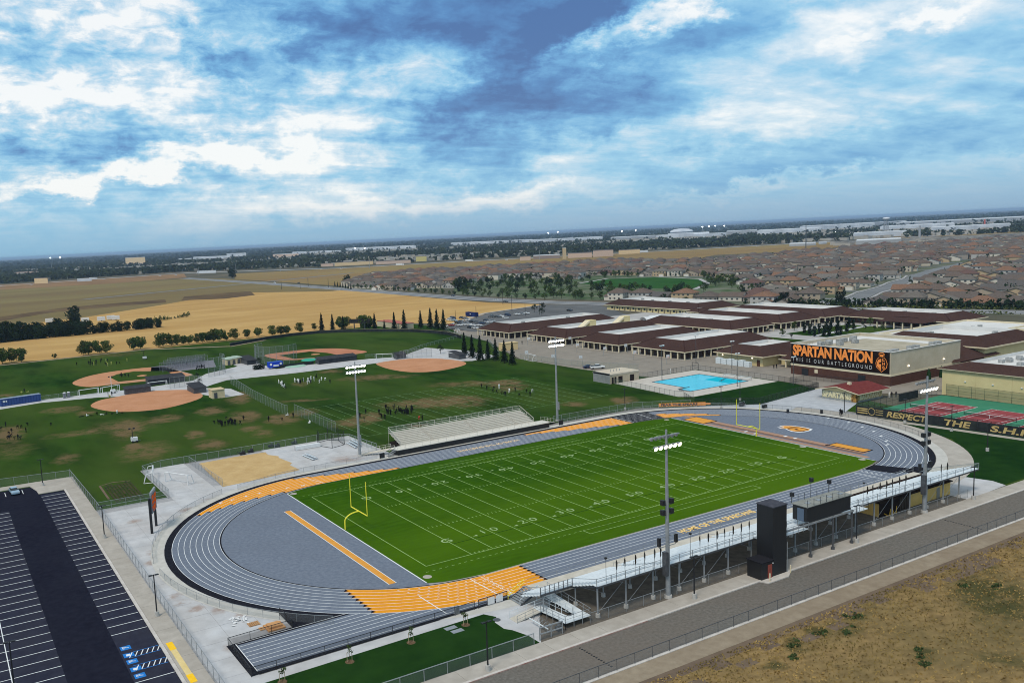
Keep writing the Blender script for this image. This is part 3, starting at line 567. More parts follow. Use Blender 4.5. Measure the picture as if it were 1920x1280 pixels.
# helmet logo painted on the rubber
cxl, cyl_ = 72.4, .4
outer = [(-.50, .06), (-.44, -.12), (-.30, -.30), (-.05, -.40), (.2, -.42), (.42, -.36), (.5, -.1), (.5, .2), (.42, .44), (.2, .5), (0, .40), (-.12, .30), (-.3, .36), (-.42, .30), (-.30, .14)]
def lp(u, v_, s=1.0): return (cxl-v_*7.0*s, cyl_-u*8.6*s)
sheet('logo_outline', [lp(u, v_) for u, v_ in outer], .063, m_white); sheet('logo_fill', [lp(u*.88, v_*.84) for u, v_ in outer], .067, m_orange2)
mb = MB()
for a, b, w_ in (((-.25, -.1), (.05, -.25), .5), ((.05, -.25), (.38, -.2), .45), ((-.2, .1), (.05, .02), .5), ((.05, .02), (.2, .12), .7), ((.22, .3), (.4, .2), .6), ((.4, .2), (.42, -.08), .5), ((-.1, .22), (.05, .3), .45)): line(mb, lp(*a), lp(*b), w_, .071)
struct('logo_marks', mb, M('logo_dark', (.08, .04, .03)))
# ------------------------------------------------------------------ football markings
Y_ = .9144; HW = 80*Y_/3
mb = MB(); z = .066; t = .12
def fl(x0, y0, x1, y1, w_=t): mb.bar((x0, y0, z), (x1, y1, z), w_, .006)
fl(-60*Y_, -HW, 60*Y_, -HW); fl(-60*Y_, HW, 60*Y_, HW); fl(-60*Y_, -HW, -60*Y_, HW); fl(60*Y_, -HW, 60*Y_, HW)
for k in range(-50, 51, 5): fl(k*Y_, -HW, k*Y_, HW)
for k in range(-50, 51):
    if k % 5:
        for yy in (-HW+.1, HW-.7): fl(k*Y_, yy, k*Y_, yy+.6, .11)
        for yy in (-8.13, 8.13): fl(k*Y_, yy-.3, k*Y_, yy+.3, .12)
for x in np.arange(-61.5*Y_, 61.5*Y_, 1.25):
    fl(x, -HW-2.3, x+.55, -HW-2.3, .1); fl(x, HW+1.9, x+.55, HW+1.9, .1)
for yy in (-HW-1.95, -HW-4.0): fl(-25*Y_, yy-.35, 25*Y_, yy-.35, .11)
for yy in (HW+2.6, HW+4.3): fl(-25*Y_, yy, 25*Y_, yy, .1)
fl(25*Y_, -HW-4.4, 25*Y_, -HW-2.3); fl(-25*Y_, -HW-4.4, -25*Y_, -HW-2.3)
struct('field_lines', mb, m_field_line)
m_num = M('chalk_numbers', (.34, .46, .24), (.18, .28, .10), 1.8, coord='World', lo=.4, hi=.7)
for k in range(-50, 51, 10):
    v_ = 50-abs(k); tx = 'G' if v_ == 0 else ('%d %d' % (v_//10, v_ % 10))
    for sg in (-1, 1):
        me = text_mesh(tx, 2.6, .01, 1.25, align='CENTER')
        put_text('yard_number', me, m_num, (k*Y_, sg*(HW-8.3+(.9 if sg > 0 else .9)), .068), (sg*-1.0, 0, 0) if sg > 0 else (1, 0, 0), (0, -1, 0) if sg > 0 else (0, 1, 0), kind='structure')
        if v_ and v_ != 50:
            d = -1 if k < 0 else 1; b = MB(); x0 = k*Y_+d*3.1; yb = sg*(HW-7.3); b.add([(x0, yb+.35, .068), (x0+d*.9, yb, .068), (x0, yb-.35, .068)], [(0, 1, 2)]); struct('direction_arrow', b, m_num)
mb = MB(); mb.box(-50*Y_, -18.22, .06, 53*Y_, -18.02, .0665); mb.box(-46*Y_, 18.6, .06, 50*Y_, 18.75, .0665); struct('turf_seams', mb, M('dark_turf_seam', (.012, .045, .006)))
for (x, y) in ((-57.0, -28.4), (57.4, -28.2), (-57.2, 29.2), (56, 29.3), (57.6, -13)):
    mb = MB(); mb.cyl((x, y, .05), (x, y, .075), .75, .75, 20); struct('valve_cover', mb, m_conc2)
# practice pitch lines on the lawn
mb = MB(); z = .0
for x in np.arange(-19.2, 72, 4.572): mb.bar((x, 68.6, .004), (x, 118.4, .004), .16, .01)
for yy in (68.6, 118.4): mb.bar((-19.2, yy, .004), (70, yy, .004), .16, .01)
for x in np.arange(-17, 68, 2.3): mb.bar((x, 98, .004), (x, 98.7, .004), .14, .01)
struct('practice_lines', mb, m_field_line2)
# ------------------------------------------------------------------ ball fields
def poly_smooth(pts, n=4):
    out = []; N_ = len(pts)
    for i in range(N_):
        p0, p1, p2, p3 = (np.array(pts[(i+j-1) % N_]) for j in range(4))
        for k in range(n):
            t = k/n; out.append(tuple(.5*((2*p1)+(-p0+p2)*t+(2*p0-5*p1+4*p2-p3)*t*t+(-p0+3*p1-3*p2+p3)*t**3)))
    return out
sheet('ball_field_pavement', [(-112, 196), (-90.3, 201.6), (-70, 197.2), (-62, 192), (-40, 185), (-33, 160.2), (-24, 161), (-24, 178), (-32, 188), (-26, 193.9), (-18.6, 199.9), (9.8, 196), (48.1, 195), (62, 186), (82, 168), (98, 170), (99, 200), (91, 224), (66, 205), (53, 210), (26.6, 214.7), (8.4, 214), (8.6, 236), (5.5, 258), (-1, 258), (-2, 236), (-20, 225), (-30, 210), (-50, 207), (-68, 207.5), (-90, 209), (-112, 203)], .0, m_conc)
sheet('clay_circle_west', poly_smooth([(-75.8, 178), (-71, 162), (-61, 155), (-51.5, 156), (-39, 166), (-36.2, 179), (-39, 189), (-52, 197), (-64, 193), (-71.5, 189)]), .02, m_dirt)
sheet('clay_circle_east', poly_smooth([(46.6, 190.5), (44.4, 173.4), (47.3, 160), (57.3, 154.6), (73, 160.3), (78.2, 170), (76, 184), (68.2, 194.5), (57, 196.5), (50, 195)]), .02, m_dirt)
sheet('infield_west', poly_smooth([(-72.5, 246), (-69.5, 228.5), (-58.5, 226.2), (-32.9, 223.6), (-27, 225.2), (-25.4, 229), (-27, 240), (-28.1, 262), (-42.2, 268.7), (-61.0, 263.5)]), .0, m_dirt)
sheet('infield_west_grass', [(-56.4, 248.8), (-55.9, 232.4), (-32.4, 229.4), (-31.6, 248.4), (-43.5, 259.5), (-52, 256.5)], .03, m_lawn)
sheet('infield_east', poly_smooth([(22, 238.5), (20.5, 263), (32, 268), (45.5, 267.6), (57, 261), (62.5, 247), (63, 233), (50, 230.2), (36, 232)]), .0, m_dirt2)
sheet('infield_east_grass', [(27, 239), (26, 258), (43.4, 258.5), (47.5, 246), (48, 234.5), (37, 235)], .03, m_lawn)
mb = MB(); mb.ribbon([(-25.4, 226.4), (-62, 229)], .5, .045); mb.ribbon([(-25.4, 226.4), (-28.6, 262)], .5, .045); mb.ribbon([(22, 238.2), (50, 231.5)], .4, .045); struct('foul_lines', mb, m_conc2)
for (x, y, r_) in ((-44, 242, 2.3), (41, 246, 2.4)):
    mb = MB(); mb.cyl((x, y, 0), (x, y, .25), r_, r_*.5, 18); struct('pitchers_mound', mb, m_dirt)
# warning track strip
mb = MB(); mb.ribbon([(-200, 343), (-90, 341), (-20, 345), (21, 317), (45, 330)], 3.5, .01); struct('warning_strip', mb, m_shoulder)
# garden rows by the plaza
mb = MB()
for k in range(9):
    x = -91.4+k*.72; mb.box(x, 47.5+random.uniform(0, 1.5), -.02, x+.42, 64+random.uniform(-1, 1), .14)
struct('planting_rows', mb, M('planting_soil', (.022, .045, .016), (.075, .058, .036), .9, coord='World'))
mb = MB(); mb.ribbon([(-92.3, 52), (-92.1, 64.8), (-89, 66.2), (-85, 65)], .5, .02); struct('planting_bed_edge', mb, m_shoulder2)
# ------------------------------------------------------------------ pool
sheet('pool_deck', [(97.4, 83.5), (127, 83.5), (127, 47.6), (86.8, 47.6), (83.4, 51), (86, 83)], .03, M('pool_deck_concrete', (.45, .42, .38), (.52, .49, .45), .4, coord='World'))
m_water = M('pool_water', (.012, .52, .70), (.03, .60, .76), .15, rough=.12, coord='World')
mb = MB(); pool = [(97.2, 75.9), (120.6, 75.9), (120.8, 54.6), (93, 54.6), (93, 60), (96.6, 60)]
mb.poly(pool, .045); struct('pool_water', mb, m_water)
mb = MB(); P_ = pool+[pool[0]]
for a, b in zip(P_[:-1], P_[1:]): mb.bar((a[0], a[1], .09), (b[0], b[1], .09), .35, .1)
struct('pool_coping', mb, M('pool_tile', (.10, .16, .20)))
mb = MB()
for k in range(7): mb.bar((98, 57+k*2.6, .05), (112, 57+k*2.6, .05), .14, .006)
struct('lane_markings_in_pool', mb, M('pool_line', (.01, .33, .50)))
mb = MB(); mb.poly([(113, 56), (119.6, 56), (119.6, 67), (113, 67)], .049); struct('deep_pool_step', mb, M('darker_pool_tile', (.01, .42, .56)))  # darker blue sheet over part of the pool
sheet('pool_lawn', [(86.8, 46.9), (126.9, 46.9), (124.6, 31), (92, 26.6), (76.5, 36.8), (83.0, 44)], .02, m_green2)
sheet('east_plaza', [(76, 38), (92, 26.4), (127, 31), (127, 21), (112, 9), (99, 4), (99, .6), (93, -4), (84, 16)], .02, m_pave_blue)
sheet('east_lawn', [(94, -1), (99, -6.5), (103.5, -40), (112, -56), (46, -56), (50, -47), (70, -46), (90, -30)], .025, m_green2)
mb = MB(); mb.strip([(CX+45.2*math.cos(a), CY+45.2*math.sin(a)) for a in np.linspace(-1.62, .35, 30)], [(CX+50.0*math.cos(a), CY+50.0*math.sin(a)) for a in np.linspace(-1.62, .35, 30)], .055); struct('curved_walk', mb, m_conc2)
mb = MB(); mb.ribbon([(96.0, 1.2), (99, -20), (100.6, -40), (101.6, -52)], 2.2, .05); struct('tennis_path', mb, m_conc2)
sheet('stand_end_pad', [(46, -57), (46, -47.8), (60, -47.4), (61.6, -53.4), (60.5, -56.4)], .05, m_conc)
# tennis courts
sheet('tennis_surface', [(99.2, .3), (140, .3), (142, -56), (103.8, -56)], .04, M('tennis_green', (.045, .19, .115), (.06, .22, .135), .3, coord='World'))
m_tred = M('tennis_red', (.24, .055, .06), (.28, .07, .075), .3, coord='World')
for c in (-9.7, -24.3, -38.9):
    sheet('tennis_court_red', rect(105.9, c-5.5, 129.7, c+5.5), .045, m_tred)
    mb = MB()
    for a, b in (((105.9, -5.5), (129.7, -5.5)), ((105.9, 5.5), (129.7, 5.5)), ((105.9, -5.5), (105.9, 5.5)), ((129.7, -5.5), (129.7, 5.5)), ((105.9, -4.1), (129.7, -4.1)), ((105.9, 4.1), (129.7, 4.1)), ((111.4, -4.1), (111.4, 4.1)), ((124.2, -4.1), (124.2, 4.1)), ((111.4, 0), (124.2, 0))):
        mb.bar((a[0], c+a[1], .05), (b[0], c+b[1], .05), .11, .006)
    struct('tennis_lines', mb, m_white)
# ground under the near stand
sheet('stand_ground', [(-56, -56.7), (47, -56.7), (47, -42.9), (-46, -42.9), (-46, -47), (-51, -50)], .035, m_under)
# ------------------------------------------------------------------ shared object materials
m_alu = M('brushed_aluminium', (.55, .60, .63), (.66, .71, .74), 1.5, rough=.45, metal=.0)
m_alu_warm = M('weathered_aluminium', (.56, .53, .47), (.66, .63, .56), 1.2, rough=.55)
m_beige = M('beige_decking', (.46, .43, .37), (.54, .51, .45), .8)
m_steel = M('galvanised_steel', (.24, .26, .28), (.32, .34, .36), 1.5, rough=.5, metal=.3)
m_steel_d = M('dark_steel', (.06, .065, .075), (.10, .105, .115), 2, rough=.5, metal=.3)
m_blk = M('black_paint', (.006, .006, .008), (.011, .011, .014), 1.5, rough=.55)
m_blk2 = M('black_metal_siding', (.004, .004, .006), (.009, .009, .011), 2, rough=.6, stretch=(8, 8, .2))
m_chain = M('chain_link_mesh', (.20, .22, .23), rough=.6, alpha=.20)
m_chain_g = M('green_chain_link', (.16, .22, .17), rough=.6, alpha=.22)
m_chain_k = M('black_chain_link', (.012, .014, .016), rough=.6, alpha=.30)
m_screen = M('windscreen_cloth', (.020, .024, .026), (.035, .04, .04), .6, rough=.8)
m_yel = M('yellow_paint', (.80, .72, .04), rough=.45)
m_cream = M('cream_stucco', (.60, .50, .27), (.66, .56, .31), .25, c3=(.55, .45, .24), scale3=.6, amt3=.3)
m_pale = M('pale_stucco', (.52, .46, .32), (.58, .52, .38), .2, c3=(.46, .41, .30), scale3=.8, amt3=.3)
m_trim = M('pale_trim', (.62, .54, .38), (.68, .60, .44), .5)
m_brick = M('brown_brick', (.075, .038, .030), (.125, .062, .047), 3, c3=(.06, .028, .022), scale3=.4, amt3=.4, stretch=(1, 1, 3))
m_roof = M('maroon_shingle', (.054, .030, .026), (.078, .045, .039), 1.6, c3=(.044, .027, .024), scale3=.08, amt3=.5, bump=.2, bscale=4, detail=8)
m_roof_red = M('red_shingle', (.13, .030, .030), (.17, .045, .042), 1.2)
m_wroof = M('white_roof_membrane', (.58, .58, .57), (.68, .68, .67), .25, c3=(.42, .42, .42), scale3=.5, amt3=.3)
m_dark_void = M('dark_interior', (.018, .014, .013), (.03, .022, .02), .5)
m_glass = M('dark_glass', (.02, .028, .035), rough=.15)
m_win = M('grey_glass', (.10, .12, .14), rough=.2)
m_brownw = M('brown_wall', (.055, .032, .026), (.085, .05, .04), .6)
m_lamp = M('lit_lamp', (1.0, .97, .93), emit=9)
m_lamp_w = M('warm_lit_lamp', (1.0, .90, .74), emit=2.2)
m_foot = M('concrete_footing', (.40, .39, .37), (.48, .47, .45), 2)
m_dkroof = M('charcoal_roof', (.035, .038, .045), (.055, .058, .066), .8)
m_flagk = M('black_flag_cloth', (.012, .012, .013), (.06, .045, .02), 3)
m_wht = M('white_plain', (.72, .73, .74), (.62, .63, .64), 2, rough=.5)
# ------------------------------------------------------------------ fences
PM = {}
def pmesh(key, fn, mat):
    k = (key, mat.name)
    if k not in PM: PM[k] = fn().mesh(key.split('|')[0], mat)
    return PM[k]
def along(pts, sp):
    out = []
    for a, b in zip(pts[:-1], pts[1:]):
        a = Vector(a[:2]); b = Vector(b[:2]); n_ = max(1, round((b-a).length/sp))
        for i in range(n_): out.append((a.lerp(b, i/n_), a.lerp(b, (i+1)/n_)))
    return out
def fence(pts, h, label, sp=3.0, pm=None, mm=None, rail=True, low=False, pr=.035, group=None, z=0.0, panels=True, name='chain_link_fence', cat='fence', skip=()):
    pm = pm or m_steel; mm = mm or m_chain
    root = empty(name, (pts[0][0], pts[0][1], z), label, cat, group); o = Vector(pts[0][:2])
    bays = along(pts, sp)
    post = pmesh('fence_post|%.2f%.3f' % (h, pr), lambda: MB().cyl((0, 0, 0), (0, 0, h+.04), pr, pr, 6), pm)
    pan = pmesh('mesh_panel|%.2f' % h, lambda: MB().quad((0, 0, .05), (1, 0, .05), (1, 0, h), (0, 0, h)), mm)
    rl = pmesh('top_rail|%.2f%.3f' % (h, pr), lambda: MB().bar((0, 0, h), (1, 0, h), pr*1.7), pm)
    closed = (Vector(pts[0][:2])-Vector(pts[-1][:2])).length < .1
    for i, (a, b) in enumerate(bays):
        if i in skip: continue
        d = b-a; rz = math.atan2(d.y, d.x); l = (a.x-o.x, a.y-o.y, 0)
        link('fence_post', post, root, l)
        if panels: q = link('mesh_panel', pan, root, l, rz); q.scale = (d.length, 1, 1)
        if rail: q = link('top_rail', rl, root, l, rz); q.scale = (d.length, 1, 1)
        if low:
            q = link('mid_rail', rl, root, (l[0], l[1], -h*.5), rz); q.scale = (d.length, 1, 1)
    if not closed: link('fence_post', post, root, (bays[-1][1].x-o.x, bays[-1][1].y-o.y, 0))
    return root
def arc(r, a0, a1, n, sgn=1, c=None):
    c = CX if c is None else c
    return [(sgn*c+r*math.cos(R(a0+(a1-a0)*i/n)), CY+r*math.sin(R(a0+(a1-a0)*i/n))) for i in range(n+1)]
# track fence round the west curve
FR_ = 45.0
fence(arc(FR_, 173, 119, 14, -1), 1.25, 'low grey chain link fence round the top left of the track curve', 3, mm=m_chain, pr=.03)
fence(arc(FR_, 181, 231, 14, -1), 1.25, 'low grey chain link fence round the bottom left of the track curve', 3, pr=.03)
fence([(-66.3, 40.1), (-62, 41.4), (-56, 43.4), (-48.5, 44.4), (-28.5, 44.6)], 1.25, 'low grey chain link fence between the track and the sand area', 3, pr=.03)
fence([(30, 45), (48.5, 45)] + arc(FR_, 90, 62, 9, 1)[1:], 1.25, 'low chain link fence along the far straight right of the far stand', 3, mm=m_chain, pr=.03)
fence(arc(FR_, 62, 36, 8, 1), 1.2, 'low fence round the far curve in front of the blue grey plaza', 3, pr=.03)
fence(arc(FR_, 30, -38, 20, 1), 1.25, 'low curved chain link fence beside the right hand curve and curved walk', 2.8, pm=m_steel_d, pr=.03)
fence([(-82.3, -28.1), (-82.2, -32.9)], 1.3, 'short black fence at the dark corner of the sprint chute', 2.5, m_blk, m_chain_k, low=True)
fence([(-82.2, -33), (-91.8, -33.3), (-91.9, -43.2)], 1.3, 'black fence round the closed end of the sprint chute', 3.2, m_blk, m_chain_k)
fence([(-91.9, -43.2), (-57.6, -43.1)], 1.3, 'long black fence beside the sprint chute and narrow walk', 3.6, m_blk, m_chain_k, pr=.04)
fence([(-56.9, -43.1), (-53.6, -43.0), (-51.6, -42.9)], 1.35, 'black gate fence with a white sign at the foot of the grandstand stairs', 1.6, m_blk, m_chain_k, low=True, pr=.05)
mb = MB(); 
for x in (-54.7, -53.2): mb.box(x-.6, -43.2, .2, x+.6, -43.15, 1.25)
solo('notice_board', mb, m_wht, (-54, -43.2, .2), 'pair of white notice boards hung on the black gate fence', 'sign')
fence([(-94.6, -56.75), (-57.2, -56.75)], 1.65, 'grey chain link fence between the dark lawn and road sidewalk', 3.4, mm=m_chain, pr=.05)
fence([(-47.0, -56.2), (47, -56.3)], 1.6, 'chain link fence under the back of the near grandstand', 3.4, mm=m_chain, pr=.03)
fence([(-140, -68.0), (130, -68.0)], 1.55, 'long post fence beside the access road and dry field', 3.0, pm=m_steel_d, mm=m_chain, pr=.035)
fence([(-96.3, -57), (-96.1, 44), (-96.9, 77.8)], 2.1, 'long chain link fence between the car park sidewalk and the plaza', 2.6, mm=m_chain, pr=.04)
fence([(-97, 77.8), (-112.5, 80.4), (-135, 82.5)], 1.9, 'chain link fence behind the top corner of the car park', 3.0, pm=m_steel, mm=m_chain_g, pr=.04)
fence([(-96.2, 44.1), (-81, 43.9)], 1.9, 'green grey fence between the planting bed and the plaza', 3, mm=m_chain_g, low=True)
fence([(-80.7, 44.4), (-81, 70), (-76, 72.4)], 1.9, 'chain link fence beside the white goal frames', 2.8, mm=m_chain)
fence([(-76, 72.5), (-60.9, 72.4), (-33, 72.4), (-30.4, 72.3), (-25.6, 66.5), (-25.2, 57), (-24.8, 52)], 1.9, 'tall greenish fence between the practice grass and sand area', 3, mm=m_chain_g, pr=.045)
fence([(-68.9, 71.5), (-68.3, 45)], 1.9, 'chain link fence at the left edge of the sand area', 2.6, mm=m_chain)
fence([(-20.2, 190), (-24.5, 150), (-26.2, 114), (-25.6, 113.2)], 3.2, 'pale tall fence dividing the two practice fields, farther length', 3, mm=M('pale_net', (.20, .26, .22), alpha=.20))
fence([(-23.3, 113), (-24.2, 79)], 3.2, 'pale tall fence dividing the two practice fields, nearer length', 3, mm=MATS['pale_net'])
fence([(30, 47.5), (60, 46.8), (75, 38)], 2.0, 'greenish fence between the far straight and the practice field', 3, mm=m_chain_g)
# ------------------------------------------------------------------ near grandstand
NS = empty('grandstand', (0, -50, 0), 'long aluminium grandstand on steel legs beside the road', 'grandstand')
XL, XR = -45.4, 51.5
def NP(name, mb, mats, **k): return part(name, mb, mats, NS, **k)
NP('walkway', MB().box(-48.2, -45.7, 1.38, XR, -43.3, 1.5), m_beige)
ROWS = 12
def rowmesh(L): 
    return MB().box(0, -.60, -.05, L, .0, .0)
for k in range(ROWS):
    y = -45.9-.755*k; z = 1.62+.28*k
    x0 = -51.2 if k < 6 else XL
    fb = MB().box(x0, y-.56, z-.05, XR, y+.0, z); fb.box(x0, y-.02, z-.25, XR, y, z-.05); NP('foot_plank', fb, m_alu)
    xs_ = [x0, -33.9, -32.7, -12.8, -11.6, 9.6, 10.8, 31, 32.2, XR]
    for a, b in zip(xs_[0::2], xs_[1::2]):
        NP('seat_plank', MB().box(a+.1, y-.52, z+.40, b-.1, y-.24, z+.45), m_alu)
NP('back_deck', MB().box(XL, -55.9, 4.85, XR, -54.9, 4.93), m_alu)
for (nm, x0, x1, y, z) in (('edge_beam', XL, XR, -55.95, 4.62), ('edge_beam', -51.2, XL, -50.55, 3.0), ('front_beam', -48.2, XR, -43.35, 1.2)):
    NP(nm, MB().box(x0, y, z, x1, y+.14, z+.24), m_steel_d)
colp = [-44.7+5.34*i for i in range(18)]
for i, x in enumerate(colp):
    NP('column', MB().cyl((x, -55.2, .5), (x, -55.2, 4.7), .13, .13, 8), m_steel)
    NP('footing', MB().cyl((x, -55.2, .03), (x, -55.2, .55), .36, .33, 12), m_foot)
    NP('column', MB().cyl((x, -50.4, .5), (x, -50.4, 3.1), .10, .10, 8), m_steel)
    NP('footing', MB().cyl((x, -50.4, .03), (x, -50.4, .55), .33, .30, 12), m_foot)
    NP('column', MB().cyl((x, -45.8, .1), (x, -45.8, 1.4), .10, .10, 8), m_steel)
    NP('raker_beam', MB().bar((x, -55.8, 4.65), (x, -45.6, 1.2), .16, .28), m_steel_d)
    if i % 3 != 2 and i < 17:
        NP('cross_brace', MB().cyl((x, -55.2, .6), (x+5.34, -55.2, 4.5), .025, .025, 5), m_steel); NP('cross_brace', MB().cyl((x+5.34, -50.4, .6), (x, -50.4, 3.0), .025, .025, 5), m_steel)
for x in (-50.6,): NP('column', MB().cyl((x, -50.4, .3), (x, -50.4, 3.0), .09, .09, 8), m_steel)
# back rail: posts and rails
railp = []
x = XL
while x <= XR+.01:
    railp.append((x, -55.9, 4.9)); x += 2.69
for p_ in railp: NP('rail_post', MB().bar(p_, (p_[0], p_[1], p_[2]+1.15), .07), m_steel)
NP('back_rail', MB().bar((XL, -55.9, 6.0), (XR, -55.9, 6.0), .05).bar((XL, -55.9, 5.5), (XR, -55.9, 5.5), .035), m_steel)
for i in range(8):
    x = -51.2+.83*i; NP('rail_post', MB().bar((x, -50.6, 3.0), (x, -50.6, 4.45), .09), m_steel_d)
NP('back_rail', MB().bar((-51.2, -50.6, 4.4), (XL, -50.6, 4.4), .05).bar((-51.2, -50.6, 3.9), (XL, -50.6, 3.9), .04), m_steel)
NP('side_rail', MB().bar((-51.2, -46, 3.0), (-51.2, -50.6, 4.4), .06).bar((XL, -50.6, 4.4), (XL, -55.9, 6.0), .06).bar((XR, -46, 2.8), (XR, -55.9, 6.0), .06), m_steel)
for y0, z0, y1, z1, x in ((-46, 1.8, -55.9, 5.0, XR), ): NP('mesh_infill', MB().quad((x, y0, z0), (x, y1, z1), (x, y1, z1+1.1), (x, y0, z0+1.1)), m_chain_g)
for x in np.arange(-45, XR, 2.6): NP('front_post', MB().bar((x, -43.35, 1.5), (x, -43.35, 2.5), .05), m_steel)
NP('front_rail', MB().bar((-48.2, -43.35, 2.5), (XR, -43.35, 2.5), .05).bar((-48.2, -43.35, 2.0), (XR, -43.35, 2.0), .03), m_steel)
for a in (-33.3, -12.2, 10.2, 31.6):
    g_ = MB()
    for k in range(0, ROWS, 3): g_.bar((a, -46-.755*k, 1.6+.28*k), (a, -46-.755*k, 2.5+.28*k), .05)
    for k in range(0, ROWS-3, 3): g_.bar((a, -46-.755*k, 2.5+.28*k), (a, -46-.755*(k+2), 2.5+.28*(k+2)), .05)
    NP('aisle_rail', g_, m_steel)
# stairs at the left end
for k in range(8): NP('stair_tread', MB().box(-51.3+.36*k, -45.9, .16+.19*k-.05, -50.9+.36*k, -43.1, .16+.19*k), m_steel)
NP('stringer', MB().bar((-51.4, -45.95, .05), (-48.3, -45.95, 1.4), .06, .3), m_steel_d); NP('stringer', MB().bar((-51.4, -43.1, .05), (-48.3, -43.1, 1.4), .06, .3), m_steel_d)
NP('handrail', MB().bar((-51.5, -43.0, 1.0), (-48.4, -43.0, 2.5), .07).bar((-51.5, -43.0, .5), (-48.4, -43.0, 2.0), .07).bar((-51.5, -43, 0), (-51.5, -43, 1.0), .07), m_yel)
NP('handrail', MB().bar((-51.5, -46.0, 1.0), (-48.4, -46.0, 2.5), .06).bar((-51.5, -46, 0), (-51.5, -46, 1.0), .06).bar((-48.4, -46, 0), (-48.4, -46, 2.5), .1), m_alu)
# wheelchair ramps
def ramp_surf(a, b, w_, axis='y'):
    mb = MB(); (x0, y0, z0), (x1, y1, z1) = a, b
    if axis == 'y': mb.add([(x0-w_/2, y0, z0), (x0+w_/2, y0, z0), (x1+w_/2, y1, z1), (x1-w_/2, y1, z1)]+[(x0-w_/2, y0, z0-.08), (x0+w_/2, y0, z0-.08), (x1+w_/2, y1, z1-.08), (x1-w_/2, y1, z1-.08)], [(0, 1, 2, 3), (7, 6, 5, 4), (0, 4, 5, 1), (1, 5, 6, 2), (2, 6, 7, 3), (3, 7, 4, 0)])
    else: mb.add([(x0, y0-w_/2, z0), (x0, y0+w_/2, z0), (x1, y1+w_/2, z1), (x1, y1-w_/2, z1)]+[(x0, y0-w_/2, z0-.08), (x0, y0+w_/2, z0-.08), (x1, y1+w_/2, z1-.08), (x1, y1-w_/2, z1-.08)], [(0, 1, 2, 3), (7, 6, 5, 4), (0, 4, 5, 1), (1, 5, 6, 2), (2, 6, 7, 3), (3, 7, 4, 0)])
    return mb
NP('ramp_deck', ramp_surf((-47.3, -45.7, 1.5), (-47.3, -54.2, .95), 1.7), m_alu)
NP('ramp_deck', MB().box(-51.0, -55.7, .87, -46.4, -54.2, .95), m_alu)
NP('ramp_deck', ramp_surf((-50.0, -54.2, .95), (-50.0, -50.2, .62), 1.7), m_alu)
NP('ramp_deck', MB().box(-51.0, -50.2, .54, -49.1, -48.4, .62), m_alu)
NP('ramp_deck', ramp_surf((-51.0, -49.3, .60), (-55.2, -49.3, .08), 1.8, 'x'), m_beige)
def rail(pts, hh=1.0, sp=1.5, mat=None):
    mb = MB()
    for a, b in zip(pts[:-1], pts[1:]):
        a = Vector(a); b = Vector(b); mb.bar(a+Vector((0, 0, hh)), b+Vector((0, 0, hh)), .05); mb.bar(a+Vector((0, 0, hh*.5)), b+Vector((0, 0, hh*.5)), .035)
        n_ = max(1, round((b-a).length/sp))
        for i in range(n_+1): p_ = a.lerp(b, i/n_); mb.bar((p_.x, p_.y, 0 if p_.z < 1 else p_.z-.3), (p_.x, p_.y, p_.z+hh), .06)
    return mb
NP('ramp_rail', rail([(-46.4, -46, 1.5), (-46.4, -55.7, .95), (-51, -55.7, .95), (-51, -50.3, .62), (-55.2, -50.3, .08)]), m_steel)
NP('ramp_rail', rail([(-48.2, -46, 1.5), (-48.2, -54, .97), (-49.1, -54, .95), (-49.1, -48.4, .62), (-55.2, -48.4, .08)]), m_alu)
# press box
PB = empty('press_box', (2.8, -56.6, 5.6), 'black press box with railed flat roof above the grandstand', 'press box')
part('cabin', MB().box(-2.8, -58, 5.9, 8.4, -55.3, 8.4), m_blk2, PB)
part('roof', MB().box(-2.95, -58.15, 8.4, 8.55, -55.15, 8.52), M('grey_roof_deck', (.20, .21, .20), (.28, .29, .27), .8), PB)
for x in (-1.6, 1.2, 4.0, 6.8): part('roof_hatch', MB().box(x, -57.2, 8.52, x+.9, -56.5, 8.62), m_steel, PB)
for i in range(8):
    x = -2.9+1.6*i
    for y in (-58.1, -55.2): part('roof_rail_post', MB().bar((x, y, 8.5), (x, y, 9.7), .06), m_steel_d, PB)
part('roof_rail', MB().bar((-2.9, -58.1, 9.6), (8.4, -58.1, 9.6), .05).bar((-2.9, -55.2, 9.6), (8.4, -55.2, 9.6), .05).bar((-2.9, -58.1, 9.6), (-2.9, -55.2, 9.6), .05).bar((8.4, -58.1, 9.6), (8.4, -55.2, 9.6), .05), m_steel, PB)
part('door', MB().box(-2.86, -57.4, 5.95, -2.8, -56.2, 8.0), M('blue_grey_door', (.10, .14, .20)), PB)
part('window', MB().box(-1.5, -55.3, 6.7, 7.5, -55.24, 7.9), m_glass, PB)
for x in (-2.2, 3.5, 8.5): part('support_post', MB().cyl((x, -58.2, .1), (x, -58.2, 5.8), .15, .15, 8).cyl((x, -58.2, .1), (x, -58.2, .5), .3, .3, 10), m_steel_d, PB)
part('support_beam', MB().box(-9.2, -58.35, 5.55, 8.9, -58.1, 5.8), m_steel, PB)
part('platform', MB().box(-9.2, -58.3, 4.95, -2.9, -55.9, 5.05), m_alu, PB); part('platform', MB().box(8.45, -57.9, 4.95, 13.4, -55.95, 5.05), m_alu, PB)
part('platform_rail', rail([(-9.2, -58.3, 5.05), (-2.9, -58.3, 5.05)], 1.1, 1.2), m_steel, PB)
part('platform_rail', rail([(8.6, -57.9, 5.05), (13.4, -57.9, 5.05), (13.4, -55.9, 5.05)], 1.1, 1.2), m_steel, PB)
